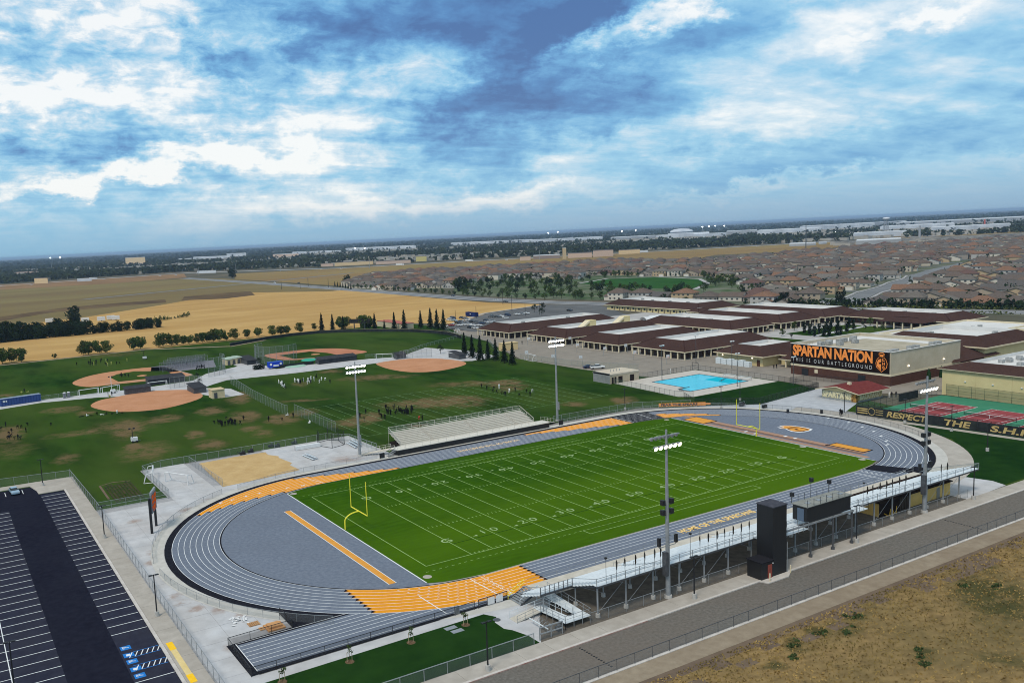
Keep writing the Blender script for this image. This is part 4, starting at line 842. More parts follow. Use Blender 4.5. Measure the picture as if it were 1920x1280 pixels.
for (x, y, lb) in ((-2.7, -55.0, 'left front'), (2.2, -55.0, 'middle'), (6.9, -55.0, 'right')):
    t = empty('loudspeaker_mast', (x, y, 8.5), 'thin mast with black loudspeakers on the press box roof, %s' % lb, 'loudspeaker', 'masts on the press box')
    H = {'left front': 1.2, 'middle': 2.8, 'right': 1.6}[lb]
    part('mast', MB().cyl((x, y, 8.4), (x, y, 8.5+H), .05, .05, 6), m_steel_d, t); part('speaker', MB().box(x-.2, y-.3, 8.3+H, x+.3, y+.2, 9.0+H), m_blk, t)
# elevator tower and its shed
TW = empty('elevator_tower', (-12, -58.5, 0), 'tall plain black elevator tower behind the grandstand', 'tower')
part('shaft', MB().box(-13.6, -60.0, .1, -10.5, -57.0, 11.0), m_blk2, TW)
part('roof', MB().box(-13.7, -60.1, 11.0, -10.4, -56.9, 11.15), M('dull_roof', (.05, .053, .07), (.075, .078, .095), 1.5), TW)
part('bridge', MB().box(-13.0, -57.0, 4.95, -11.2, -55.8, 5.05), m_steel, TW)
part('downpipe', MB().cyl((-10.4, -60.05, .1), (-10.4, -60.05, 5.0), .06, .06, 6), m_steel, TW)
SH = empty('machine_shed', (-15, -58.8, 0), 'small black shed with rust red door at the tower foot', 'shed')
part('wall', MB().box(-16.3, -60.05, .1, -13.65, -57.4, 2.75), m_blk2, SH); part('roof', MB().box(-16.45, -60.2, 2.75, -13.62, -57.3, 2.9), M('shed_roof', (.02, .02, .025)), SH)
part('door', MB().box(-14.9, -60.12, .12, -14.0, -60.05, 2.25), M('rust_red_door', (.25, .06, .045), (.30, .08, .06), 2), SH); part('wall_lamp', MB().box(-13.9, -60.2, 2.3, -13.75, -60.05, 2.45), m_wht, SH)
for x, y, lb in ((-15.5, -60.9, 'left of the red door'), (-10.3, -60.6, 'at the tower corner')):
    t = empty('bollard', (x, y, .1), 'cream bollard %s' % lb, 'bollard', 'bollards by the tower'); part('post', MB().cyl((x, y, .1), (x, y, 1.3), .1, .1, 10), m_trim, t); part('cap', MB().sphere((x, y, 1.3), .1), m_trim, t)
# building under the stand
CB = empty('concession_building', (38, -50, 0), 'yellow building under the right end of the grandstand', 'building')
part('wall', MB().box(24, -53.2, .05, 46.8, -47.6, 2.6), M('warm_yellow_wall', (.62, .42, .13), (.70, .48, .17), .5), CB)
part('roof', MB().box(23.8, -53.5, 2.6, 47.1, -47.4, 2.8), M('dark_brown_roof', (.02, .014, .012), (.035, .025, .02), .5), CB)
part('door', MB().box(42.2, -53.26, .05, 43.2, -53.2, 2.1), M('grey_door', (.28, .27, .24)), CB)
part('dark_bay', MB().box(24, -53.26, .05, 33.5, -53.2, 2.55), m_dark_void, CB)
for i in range(6): part('louvre', MB().box(30.3+.5*i, -53.34, .1, 30.6+.5*i, -53.27, 2.5), M('grey_brown_louvre', (.08, .065, .05)), CB)
mb = MB()
for a, b in (((24, 1.0), (25.6, .2)), ((25.6, .2), (26.4, 1.3)), ((26.4, 1.3), (27.6, .2)), ((27.6, .2), (28.2, 1.5)), ((24.4, .3), (28, .35))): mb.bar((a[0], -54.2, a[1]), (b[0], -53.9, b[1]), .12)
solo('yellow_trestle', mb, M('orange_yellow_steel', (.62, .38, .05)), (26, -54, 0), 'orange yellow steel trestle lying under the grandstand', 'trestle')
# flags
def x_on_line(px, y, z, x0=-60, x1=60):
    for _ in range(40):
        m_ = (x0+x1)/2
        if project(m_, y, z)[0] < px: x0 = m_
        else: x1 = m_
    return (x0+x1)/2
ORD = 'first second third fourth fifth sixth seventh eighth ninth tenth eleventh twelfth thirteenth fourteenth fifteenth sixteenth'.split()
fl0 = empty('pennant_flag', (0, 0, 0), 'black and gold pennant hanging limp on the grandstand back rail', 'flag', 'pennants along the grandstand back rail')
link('pole', MB().cyl((0, 0, 0), (0, 0, 3.1), .035, .025, 6).mesh('pole', m_steel_d), fl0)
fm = MB(); P_ = [(0, 3.0), (.16, 2.85), (.20, 2.5), (.13, 2.1), (.17, 1.75), (.02, 1.45), (-.05, 1.9), (-.02, 2.5)]
for k in range(3): fm.add([(p_[0]*(1-.25*k)+.03, .05*k+.04*math.sin(i*1.7+k), p_[1]-.1*k) for i, p_ in enumerate(P_)], [tuple(range(8))])
fm.prism([(.0, -.05), (.12, -.02), (.1, .08)], 1.6, 2.9)
link('cloth', fm.mesh('cloth', m_flagk), fl0)
fpx = [1156, 1172, 1191, 1209, 1227.5, 1247-9, 1312.6, 1327.7, 1344, 1359, 1374, 1390, 1405, 1625.5, 1636.7, 1650, 1661.7, 1673.5, 1686, 1698, 1765, 1775.5]
for i, px in enumerate(fpx):
    x = x_on_line(px, -55.85, 5.6); o = fl0 if i == 0 else copy_tree(fl0); o.location = (x, -55.85, 4.95); o.rotation_euler = (0, 0, .5*math.sin(i*2.3))
    k_ = i if i < 6 else i-6 if i < 13 else i-13; o['label'] = 'black and gold pennant on the grandstand rail, %s %s' % (ORD[k_], 'left of the floodlight pole' if i < 6 else 'between floodlight pole and tower' if i < 13 else 'right of the press box')
for px in (1137, 1295, 1620-0):
    x = x_on_line(px, -55.85, 5.6); t = empty('camera_mast', (x, -55.8, 4.95), 'thin mast with a small camera head on grandstand back rail, near %s' % {1137: 'the left end', 1295: 'the floodlight pole', 1620: 'the press box'}[px], 'mast', 'camera masts')
    part('mast', MB().cyl((x, -55.8, 4.9), (x, -55.8, 8.6), .035, .03, 6), m_steel_d, t); part('head', MB().box(x-.15, -55.95, 8.5, x+.15, -55.65, 8.75), m_blk, t)
# ------------------------------------------------------------------ far stand
FS = empty('bleachers', (1, 48, 0), 'cream aluminium bleachers with black front skirt beyond the far straight', 'bleachers')
def FP(name, mb, mats, **k): return part(name, mb, mats, FS, **k)
FP('skirt', MB().box(-23, 43.5, .05, 25.3, 43.6, 1.35), m_blk); FP('skirt', MB().box(-23, 43.6, .05, -22.9, 47, 1.35), m_blk)
FP('walkway', MB().box(-23.2, 43.45, 1.36, 25.5, 46.9, 1.5), m_alu_warm)
for k in range(9):
    y = 46.9+.74*k; z = 1.62+.27*k
    FP('foot_plank', MB().box(-20.3, y, z-.05, 22.6, y+.72, z), m_alu_warm); FP('riser_board', MB().box(-20.3, y-.02, z-.27, 22.6, y, z-.05), m_alu_warm)
    for a, b in ((-20.3, -11.4), (-10.2, 2.4), (3.6, 15.9), (17.1, 22.6)): FP('seat_plank', MB().box(a, y+.3, z+.4, b, y+.58, z+.45).box(a, y+.3, z+.05, b, y+.33, z+.16), m_alu_warm)
for a in (-10.8, 3.0, 16.5): 
    st = MB()
    for k in range(9): st.box(a-.55, 46.9+.74*k, 1.62+.27*k, a+.55, 47.25+.74*k, 1.76+.27*k)
    FP('aisle_steps', st, M('aisle_tread', (.42, .38, .33), (.50, .46, .40), 1))
for x in np.arange(-20.3, 22.7, 2.39): FP('back_post', MB().bar((x, 53.6, .2), (x, 53.6, 5.2), .06), m_alu_warm)
FP('back_rail', MB().bar((-20.3, 53.6, 5.2), (22.6, 53.6, 5.2), .07).bar((-20.3, 53.6, 4.6), (22.6, 53.6, 4.6), .04), m_alu_warm)
FP('back_mesh', MB().quad((-20.3, 53.6, 3.9), (22.6, 53.6, 3.9), (22.6, 53.6, 5.2), (-20.3, 53.6, 5.2)), m_chain)
for x in (-20.3, 22.6): 
    FP('side_rail', MB().bar((x, 46.9, 2.6), (x, 53.6, 5.2), .07).bar((x, 46.9, 1.5), (x, 46.9, 2.6), .07).bar((x, 50.2, 2.8), (x, 50.2, 3.9), .06), m_alu_warm)
    FP('side_mesh', MB().quad((x, 46.9, 1.5), (x, 53.6, 4.0), (x, 53.6, 5.2), (x, 46.9, 2.6)), m_chain)
for x in np.arange(-23.2, 25.6, 2.44): FP('front_post', MB().bar((x, 43.5, 1.5), (x, 43.5, 2.5), .05), m_alu_warm)
FP('front_rail', MB().bar((-23.2, 43.5, 2.5), (25.5, 43.5, 2.5), .05).bar((-23.2, 43.5, 2.0), (25.5, 43.5, 2.0), .03), m_alu_warm)
FP('under_seat_shade_block', MB().box(-20.2, 47.2, .05, 22.5, 53.4, 1.4), m_dark_void)  # solid dark block stands in for the shade under the seats
FP('ramp_deck', ramp_surf((-23.2, 46.0, 1.5), (-30.5, 50.8, .1), 1.8, 'x'), m_beige)
FP('ramp_rail', rail([(-23.2, 47, 1.5), (-30.5, 51.9, .1)], 1, 1.5), m_alu_warm); FP('ramp_rail', rail([(-23.2, 45, 1.5), (-30.3, 49.7, .1)], 1, 1.5), m_alu_warm)
for k in range(6): FP('stair_tread', MB().box(-25.6+.38*k, 43.6, .15+.24*k, -25.2+.38*k, 45.2, .2+.24*k), m_steel)
FP('stair_rail', MB().bar((-25.8, 43.6, 1.0), (-23.2, 43.6, 2.5), .06).bar((-25.8, 45.2, 1.0), (-23.2, 45.2, 2.5), .06).bar((-25.8, 43.6, 0), (-25.8, 43.6, 1), .06), m_steel_d)
FP('ramp_deck', ramp_surf((25.5, 46.5, 1.5), (30.5, 47.5, .1), 1.8, 'x'), m_beige); FP('ramp_rail', rail([(25.5, 47.4, 1.5), (31, 48.4, .1)], 1, 1.5), m_alu_warm)
for x, lb in ((-27.6, 'left'), (29.6, 'right')):
    mb = MB(); mb.box(x-.7, 43.5, .2, x+.7, 43.6, 1.5); mb.box(x-.7, 43.5, 0, x-.6, 43.6, 1.5); solo('black_gate', mb, m_blk, (x, 43.5, 0), 'small black gate at the %s end of the cream bleachers' % lb, 'gate', 'gates by the bleachers')
# ------------------------------------------------------------------ floodlights
def flood(name, x, y, h, sgn, label, lit, speakers=0, rows=2, n_=7):
    t = empty(name, (x, y, 0), label, 'floodlight')
    part('pole', MB().cyl((x, y, 0), (x, y, h+.8), .38, .16, 12), m_steel, t, smooth=False)
    part('pole_base', MB().cyl((x, y, 0), (x, y, .5), .6, .55, 14), m_foot, t)
    for r_ in range(rows):
        z = h-.1-1.35*r_; part('crossarm', MB().bar((x-2.6, y, z), (x+2.6, y, z), .14), m_steel, t)
        for i in range(n_):
            lx = x-2.45+4.9*i/(n_-1); L = empty('lamp', None, None, None); L.parent = t; L.location = (lx-x, 0, z) if False else (lx-x, .15*sgn, z-.05)
            del_ = Vector((0, sgn*.80, -.60)).normalized()
            hb = MB(); a = Vector((lx, y+sgn*.1, z)); b = a+del_*.5; hb.cyl(a, b, .12, .30, 10, cap=False); 
            col.objects.unlink(L); bpy.data.objects.remove(L)
            q = part('lamp_housing', hb, M('lamp_housing_grey', (.22, .23, .24), rough=.4) , t)
            part('lamp_face', MB().cyl(b, b+del_*.03, .30, .30, 12), lit[r_], q_parent(q, t), smooth=False)
    if speakers:
        for (dz, dx) in ((14.4, 1), (12.9, 1)):
            part('speaker_bracket', MB().bar((x-.9, y, dz-.2), (x+.9, y, dz-.2), .09), m_steel_d, t)
            for sx in (-1, 1): part('speaker', MB().box(x+sx*.85-.25, y-.3, dz-.1, x+sx*.85+.25, y+.3, dz+.65), m_blk, t)
        part('speaker_bracket', MB().bar((x-1.7, y, 9.5), (x+1.7, y, 9.5), .09).bar((x-1.7, y, 8.0), (x+1.7, y, 8.0), .09), m_steel, t)
        for sx in (-1, 1): part('speaker', MB().box(x+sx*1.7-.2, y-.2, 8.2, x+sx*1.7+.2, y+.2, 9.5), m_blk, t)
        part('control_box', MB().box(x-.8, y-.5, 3.6, x-.3, y+.3, 7.2), m_steel_d, t)
    else: part('control_box', MB().box(x-.35, y-.7, 3.4, x+.35, y-.3, 5.6), m_steel, t)
    return t
def q_parent(q, t): return q
flood('floodlight_pole', -31, 49.4, 23.6, -1, 'tall lit floodlight pole left of the cream bleachers', (m_lamp, m_lamp))
flood('floodlight_pole', 32.4, 48.6, 23.8, -1, 'tall lit floodlight pole right of the cream bleachers', (m_lamp, m_lamp))
m_unlit = M('unlit_lamp_glass', (.35, .38, .40), rough=.2)
def near_flood(x, y, label):
    t = flood('floodlight_pole', x, y, 24.6, 1, label, (m_unlit, m_unlit), speakers=1, rows=1)
    for i in range(6):
        lx = x-2.35+4.7*i/5; d = Vector((0, -.75, -.35)).normalized(); a = Vector((lx, y, 23.1)); b = a+d*.4
        q = part('lamp_housing', MB().cyl(a, b, .14, .36, 10, cap=False), MATS['lamp_housing_grey'], t); part('lamp_face', MB().cyl(b, b+d*.03, .35, .35, 12), m_lamp_w, q)
    part('crossarm', MB().bar((x-2.5, y, 23.1), (x+2.5, y, 23.1), .14), m_steel, t)
near_flood(-32, -56.2, 'floodlight pole with black loudspeakers rising through the left of near grandstand')
near_flood(32.6, -56.4, 'floodlight pole with black loudspeakers rising through the right of near grandstand')
# ------------------------------------------------------------------ goal posts
for sg, lb in ((-1, 'near left'), (1, 'far right')):
    x = sg*58.0; t = empty('goal_post', (x, .7, 0), 'yellow football goal post at the %s end of the pitch' % lb, 'goal post', 'football goal posts')
    xc = sg*54.9; pts = [(x, .7, 0), (x, .7, 1.6)]+[(x-sg*(1-math.cos(a))*2.6, .7, 1.6+1.45*math.sin(a)) for a in np.linspace(.2, math.pi/2, 8)]+[(xc, .7, 3.05)]
    part('gooseneck', MB().tube(pts, .13, 10), m_yel, t); part('crossbar', MB().cyl((xc, .7-3.55, 3.05), (xc, .7+3.55, 3.05), .10, .10, 8), m_yel, t)
    for s2 in (-1, 1): part('upright', MB().cyl((xc, .7+s2*3.55, 3.05), (xc, .7+s2*3.55, 9.6), .08, .08, 8), m_yel, t)
# ------------------------------------------------------------------ scoreboard by the west curve
SB = empty('scoreboard', (-88.7, 24, 0), 'scoreboard with orange lettered panels on two black posts, seen edge on', 'scoreboard')
for x, y in ((-89.6, 22.0), (-87.8, 26.2)): part('post', MB().box(x-.22, y-.22, 0, x+.22, y+.22, 7.0), m_blk, SB)
def sbp(u, v_, off): d = Vector((1.8, 4.2)).normalized(); n_ = Vector((d.y, -d.x)); p_ = Vector((-88.7, 24.1))+d*u+n_*off; return (p_.x, p_.y, v_)
def sbbox(mb, u0, u1, z0, z1, o0, o1): mb.add([sbp(u, z, o) for z in (z0, z1) for u, o in ((u0, o0), (u1, o0), (u1, o1), (u0, o1))], [(0, 3, 2, 1), (4, 5, 6, 7), (0, 1, 5, 4), (1, 2, 6, 5), (2, 3, 7, 6), (3, 0, 4, 7)]); return mb
part('board', sbbox(MB(), -2.25, 2.25, 3.9, 7.6, .12, .42), M('grey_board', (.16, .17, .19), (.22, .23, .25), 1), SB)
m_or = M('bright_orange', (.95, .16, .02), (.85, .10, .02), 1.5)
for u0, u1, z0, z1 in ((-1.9, -.3, 6.6, 7.3), (.2, 2.0, 6.4, 7.2), (-1.8, .8, 5.6, 6.3), (1.0, 2.0, 5.3, 6.1), (-1.9, -.9, 4.7, 5.3), (-.6, 1.2, 4.5, 5.3), (-1.2, 1.3, 4.1, 4.35)): part('orange_panel', sbbox(MB(), u0, u1, z0, z1, .42, .47), m_or, SB)
part('fin', sbbox(MB(), -2.25, 2.25, 7.6, 8.1, .1, .45), m_steel, SB)
part('edge_lettering', sbbox(MB(), -1.9, 1.9, 4.2, 7.4, .07, .12), m_or, SB)
# ------------------------------------------------------------------ lamp posts
lp0 = empty('lamp_post', (0, 0, 0), 'x x x x', 'lamp post', 'black lamp posts')
link('post', MB().cyl((0, 0, .5), (0, 0, 6.5), .11, .08, 8).mesh('post', m_blk), lp0)
link('footing', MB().cyl((0, 0, 0), (0, 0, .75), .34, .34, 14).mesh('footing', m_foot), lp0)
link('arm', MB().bar((-.45, 0, 6.4), (.45, 0, 6.4), .07).mesh('arm', m_blk), lp0)
for sx in (-1, 1): link('lamp_head', MB().box(sx*.45-.28, -.18, 6.36, sx*.45+.28, .18, 6.48).mesh('lamp_head', m_blk), lp0)
LPS = [(-98, 24.8, 'on the parking sidewalk beside the scoreboard'), (-97.8, -17.4, 'on the parking sidewalk level with the track curve'), (-103.6, 74, 'on the pavement corner at the top of the car park'), (-118.5, -29, 'in the middle of the parked bays, bottom left'), (-66.2, -59, 'by the road below the dark lawn'), (-29.3, -58.7, 'in front of the left grandstand legs'), (46.6, -57.6, 'at the right end of the near grandstand'), (9.2, -58.6, 'beside the press box supports'), (95.0, 1.5, 'beside the tennis windscreen corner'), (97.4, -14, 'on the dark lawn by the word THE'), (97.0, -26, 'on the dark lawn right of the track curve'), (84, -41, 'beside the curved walk at the lower right'), (79, 30, 'at the edge of the plaza near the track'), (57, 47, 'behind the far straight near black zone'), (92, 34, 'on the pool lawn edge')]
for i, (x, y, lb) in enumerate(LPS):
    o = lp0 if i == 0 else copy_tree(lp0)
    o.location = (x, y, .1); o['label'] = 'black twin head lamp post '+lb
# ------------------------------------------------------------------ speed bump studs, litter, plates
for x, lb in ((-52.8, 'below the ramps'), (31.5, 'at the right of the access road')):
    mb = MB()
    for k in range(14): mb.box(x-.13, -60.8-.46*k-.09, .0, x+.13, -60.8-.46*k+.09, .05)
    solo('road_studs', mb, m_blk, (x, -64, 0), 'line of black studs across the access road '+lb, 'road studs', 'road studs')
mb = MB()
for k in range(26):
    a, b = rng.uniform(-89.2, -86.6), rng.uniform(-27.8, -24.8); t = rng.uniform(0, 3); s_ = rng.uniform(.2, .5)
    mb.add([(a+math.cos(t)*s_, b+math.sin(t)*s_, .06+rng.uniform(0, .1)), (a-math.sin(t)*s_*.6, b+math.cos(t)*s_*.6, .10+rng.uniform(0, .15)), (a-math.cos(t)*s_, b-math.sin(t)*s_, .05), (a+math.sin(t)*s_*.6, b-math.cos(t)*s_*.6, .07+rng.uniform(0, .1))], [(0, 1, 2, 3)])
solo('plastic_sheeting', mb, m_wht, (-88, -26, .05), 'crumpled white plastic sheeting lying on the plaza', 'plastic sheeting')
mb = MB()
for k in range(6): mb.box(-87.3+k*.28, -29.2, .05, -87.1+k*.28, -27.9, .16)
mb.box(-87.3, -29.1, .02, -85.7, -28.9, .06); mb.box(-87.3, -28.2, .02, -85.7, -28.0, .06)
solo('wooden_pallet', mb, M('pallet_wood', (.36, .20, .10), (.45, .27, .14), 2), (-86.5, -28.5, 0), 'small wooden pallet on the plaza beside white sheeting', 'pallet')
mb = MB(); mb.box(-85.6, -32.4, .03, -83.0, -30.0, .22); mb.box(-85.3, -32.0, .22, -83.4, -30.4, .5); mb.box(-86.4, -31.2, .03, -85.7, -30.2, .10)
solo('cardboard_stack', mb, M('cardboard', (.48, .25, .11), (.56, .32, .15), 1.2), (-84.4, -31.2, 0), 'brown cardboard stack inside the chute fence corner', 'cardboard')
for a, b in ((-64.6, -46.6), (-64.3, -47.9)):
    mb = MB(); mb.box(a, b, .05, a+1.8, b+.9, .09); solo('utility_cover', mb, m_steel, (a, b, .05), 'grey utility cover set in the dark lawn, %s of two' % ('upper' if b > -47 else 'lower'), 'utility cover', 'utility covers')
mb = MB(); mb.cyl((-56.9, -47.7, .03), (-56.9, -47.7, .07), .55, .55, 18); solo('manhole_cover', mb, m_steel_d, (-56.9, -47.7, 0), 'round dark manhole cover beside the lawn edge', 'manhole cover')
BR = empty('bicycle_rack', (-52.6, -53.6, 0), 'hooped bicycle rack beside the wheelchair ramp', 'bicycle rack')
for k in range(5):
    y = -51.6-.75*k; part('hoop', MB().tube([(-53.3, y, 0), (-53.3, y, .7), (-53.0, y, .95), (-52.6, y, .95), (-52.3, y, .7), (-52.3, y, 0)], .03, 6), m_steel, BR)
part('side_bar', MB().bar((-53.9, -51.4, .9), (-53.9, -55.6, .9), .14, .1), m_alu, BR)
fence([(-55.8, -56.2), (-52.0, -56.3)], 1.8, 'grey entrance gate between the lawn and bicycle rack', 1.9, low=True, pr=.08)
mb = MB(); mb.box(-52.2, -55.6, .05, -51.3, -54.9, .6); mb.sphere((-51.7, -55.2, .6), .35); solo('equipment_heap', mb, m_steel_d, (-51.7, -55.2, 0), 'dark heap of gear at the foot of the ramp', 'equipment')
mb = MB(); mb.box(-60.75, -42.95, .1, -60.15, -42.5, 1.2); mb.box(-60.85, -42.95, .0, -60.05, -42.4, .12); solo('control_cabinet', mb, m_steel, (-60.4, -42.7, 0), 'grey control cabinet on the chute fence at the white line', 'cabinet')
# ------------------------------------------------------------------ campus
def hip(mb, x0, y0, x1, y1, z0, z1, ins, mi=0, th=.35):   # hip slopes up to a flat well; ins = inset, eave fascia of height th
    a = [(x0, y0), (x1, y0), (x1, y1), (x0, y1)]; b = [(x0+ins, y0+ins), (x1-ins, y0+ins), (x1-ins, y1-ins), (x0+ins, y1-ins)]
    for i in range(4):
        j = (i+1) % 4; mb.quad((*a[i], z0), (*a[j], z0), (*b[j], z1), (*b[i], z1), mi)
    return a, b
def well(root, b, z1, depth=1.3):
    mb = MB(); (x0, y0), (x1, y1) = b[0], b[2]; zf = z1-depth
    mb.quad((x0, y0, zf), (x1, y0, zf), (x1, y1, zf), (x0, y1, zf))
    for (p, q) in (((x0, y0), (x1, y0)), ((x1, y0), (x1, y1)), ((x1, y1), (x0, y1)), ((x0, y1), (x0, y0))):
        mb.quad((*p, zf), (*q, zf), (*q, z1+.05), (*p, z1+.05))
    part('roof_well', mb, m_wroof, root)
def hvac(root, x, y, z, s=1.0):
    part('roof_unit', MB().box(x-.9*s, y-.7*s, z, x+.9*s, y+.7*s, z+1.1*s), M('grey_roof_unit', (.22, .23, .23), (.42, .43, .43), 1.5), root)
def fascia(root, a, z, th=.38, out=.08):
    (x0, y0), (x1, y1) = a[0], a[2]
    for (p, q) in (((x0, y0), (x1, y0)), ((x1, y0), (x1, y1)), ((x1, y1), (x0, y1)), ((x0, y1), (x0, y0))):
        part('fascia', MB().bar((*p, z-th/2+.02), (*q, z-th/2+.02), .16, th), m_trim, root)
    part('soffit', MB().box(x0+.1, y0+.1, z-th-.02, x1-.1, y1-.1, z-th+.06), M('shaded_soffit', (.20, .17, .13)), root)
def classroom(x0, y0, x1, y1, label, ze=3.5, zt=7.0, ins=7.3, units=(), cols='WS', rec=3.0, wallm=None, sp=3.9):
    t = empty('classroom_building', ((x0+x1)/2, (y0+y1)/2, 0), label, 'school building', 'school buildings with maroon roofs')
    mb = MB(); a, b = hip(mb, x0, y0, x1, y1, ze, zt, ins); part('roof', mb, m_roof, t); well(t, b, zt)
    for hx, hy in ((0, 0), (1, 0), (0, 1), (1, 1)):
        p_ = (x0 if not hx else x1, y0 if not hy else y1); q = (x0+ins if not hx else x1-ins, y0+ins if not hy else y1-ins)
        part('hip_cap', MB().bar((*p_, ze+.05), (*q, zt+.05), .35, .12), M('hip_cap_tile', (.045, .022, .02)), t)
    fascia(t, a, ze)
    part('wall', MB().box(x0+rec, y0+rec, 0, x1-rec, y1-rec, ze-.35), wallm or m_brownw, t)
    part('walkway', MB().box(x0+.2, y0+.2, 0, x1-.2, y1-.2, .1), m_conc2, t)
    def colsat(p, q):
        n_ = max(1, round((Vector(q)-Vector(p)).length/sp))
        for i in range(n_+1):
            c = Vector(p).lerp(Vector(q), i/n_); part('column', MB().box(c.x-.22, c.y-.22, .05, c.x+.22, c.y+.22, ze-.35), m_trim, t)
    if 'W' in cols: colsat((x0+.5, y0+.5), (x0+.5, y1-.5))
    if 'S' in cols: colsat((x0+.5+sp, y0+.5), (x1-.5, y0+.5))
    for k in range(int((y1-y0-2*rec)/5)):
        y = y0+rec+2+5*k; part('door', MB().box(x0+rec-.06, y, .1, x0+rec, y+1.1, 2.2), M('dull_door', (.20, .16, .10)), t); part('window', MB().box(x0+rec-.05, y+1.8, 1.1, x0+rec, y+3.4, 2.3), m_glass, t)
    for (ux, uy) in units: hvac(t, ux, uy, zt-1.3)
    return t
classroom(137.6, 217.5, 214, 247, 'maroon roofed school wing nearest the staff car park, farthest left', units=[(158, 232), (190, 233)])
t = classroom(140.5, 175.5, 204, 206, 'maroon roofed school wing with two cream vent towers on its white roof well', units=[])
for x in (166, 189):
    part('vent_tower', MB().box(x, 187, 5.5, x+4, 190.5, 9.2), m_cream, t); part('vent_slope', MB().add([(x-5, 187, 6.2), (x, 187, 9.2), (x, 190.5, 9.2), (x-5, 190.5, 6.2), (x-5, 187, 5.4), (x, 187, 8.2), (x, 190.5, 8.2), (x-5, 190.5, 5.4)], [(0, 1, 2, 3), (7, 6, 5, 4), (0, 4, 5, 1), (2, 6, 7, 3), (0, 3, 7, 4)]), m_trim, t)
classroom(139.5, 138.2, 194, 167, 'third maroon roofed school wing from the left, facing the old asphalt courts', units=[(160, 147), (178, 147)])
classroom(141.2, 102, 195, 132.4, 'maroon roofed school wing nearest to the swimming pool', units=[(156, 111), (166, 111), (177, 111)])
classroom(277.5, 218, 313, 300, 'long maroon roofed block at the back left beside the school road', wallm=m_cream, units=[(292, 240), (292, 255), (292, 270), (298, 285), (290, 228)], cols='S', rec=1.2)
classroom(268, 209.5, 280, 219, 'small maroon roofed porch block at the back left corner of campus', zt=5.5, ins=4.2)
classroom(211, 138, 242.4, 198, 'maroon roofed wing in the middle of campus behind the white domes', units=[(222, 160), (222, 175)])
classroom(247, 138, 278, 198, 'maroon roofed wing between two others at the middle back of campus', units=[])
classroom(281, 137.5, 313, 202, 'maroon roofed wing at the back beside the residential street', units=[])
D = classroom(291, 80, 322, 136, 'maroon roofed office block with wide porch at the right back of campus', zt=6.6, ins=7.8, wallm=m_brick, units=[(304, 118), (304, 110), (303, 95)], cols='')
part('porch_roof', (lambda mb: (hip(mb, 279.5, 87, 292, 110, 3.5, 5.4, 5.5), mb)[1])(MB()), m_roof, D)
for y in np.arange(88, 110, 4.2): part('column', MB().box(280, y, 0, 280.5, y+.5, 3.2), m_trim, D)
# white dome shelters
for i, (x, y) in enumerate(((228, 209), (234, 211))):
    t = empty('dome_shelter', (x, y, 0), 'white fabric dome shelter between the school wings, %s of two' % ('left' if i == 0 else 'right'), 'shelter', 'white dome shelters')
    mb = MB(); n_ = 10; Lx = 9
    for k in range(n_): a0, a1 = math.pi*k/n_, math.pi*(k+1)/n_; mb.quad((x-Lx/2, y-3*math.cos(a0), 2+2.6*math.sin(a0)), (x+Lx/2, y-3*math.cos(a0), 2+2.6*math.sin(a0)), (x+Lx/2, y-3*math.cos(a1), 2+2.6*math.sin(a1)), (x-Lx/2, y-3*math.cos(a1), 2+2.6*math.sin(a1)))
    part('fabric_roof', mb, m_wht, t)
    for sx in (-1, 1):
        for sy in (-1, 1): part('post', MB().box(x+sx*4.3-.1, y+sy*2.9-.1, 0, x+sx*4.3+.1, y+sy*2.9+.1, 2.1), m_steel, t)
# ---- gym with the banner
GX0, GY0, GX1, GY1, GH = 143.3, 18.2, 182.8, 54.6, 10.9
GY = empty('gymnasium', ((GX0+GX1)/2, (GY0+GY1)/2, 0), 'cream and brick gymnasium with a huge black and orange wall banner', 'gymnasium')
part('brick_base', MB().box(GX0, GY0, 0, GX1, GY1, 3.1), m_brick, GY); part('band', MB().box(GX0-.08, GY0-.08, 3.1, GX1+.08, GY1+.08, 3.75), m_trim, GY)
mb = MB(); mb.box(GX0, GY0, 3.75, GX1, GY0+.4, GH); mb.box(GX0, GY1-.4, 3.75, GX1, GY1, GH); mb.box(GX0, GY0+.4, 3.75, GX0+.4, GY1-.4, GH); mb.box(GX1-.4, GY0+.4, 3.75, GX1, GY1-.4, GH); part('wall', mb, M('gym_stucco', (.46, .405, .30), (.54, .48, .37), .2, c3=(.38, .35, .28), scale3=1.2, amt3=.3), GY)
part('roof', MB().box(GX0+.4, GY0+.4, 9.2, GX1-.4, GY1-.4, 9.7), M('tan_roof_gravel', (.34, .31, .24), (.44, .40, .32), .25), GY)
part('roof_border', (lambda mb: [mb.box(*q) for q in ((GX0+.4, GY0+.4, 9.7, GX1-.4, GY0+4.2, 9.8), (GX0+.4, GY1-6, 9.7, GX1-.4, GY1-.4, 9.8), (GX1-6, GY0+4.2, 9.7, GX1-.4, GY1-6, 9.8))] and mb)(MB()), m_wroof, GY)
part('parapet_cap', (lambda mb: [mb.bar(*q) for q in (((GX0, GY0, GH+.04), (GX1, GY0, GH+.04), .5, .12), ((GX1, GY0, GH+.04), (GX1, GY1, GH+.04), .5, .12), ((GX1, GY1, GH+.04), (GX0, GY1, GH+.04), .5, .12), ((GX0, GY1, GH+.04), (GX0, GY0, GH+.04), .5, .12))] and mb)(MB()), m_wroof, GY)
for (x, y) in ((148, 21.5), (150.5, 21.3), (160, 21.8), (163, 21.8), (173, 22), (176, 22), (152, 49), (155, 48), (158, 50), (161, 48), (165, 49), (168, 47.5), (172, 50), (156, 44.5), (164, 44)): hvac(GY, x, y, 9.8, 1.15)
mb = MB()
for x in np.arange(147, 158, 1.5): mb.bar((x, 51, 9.8), (x, 51, 11), .06)
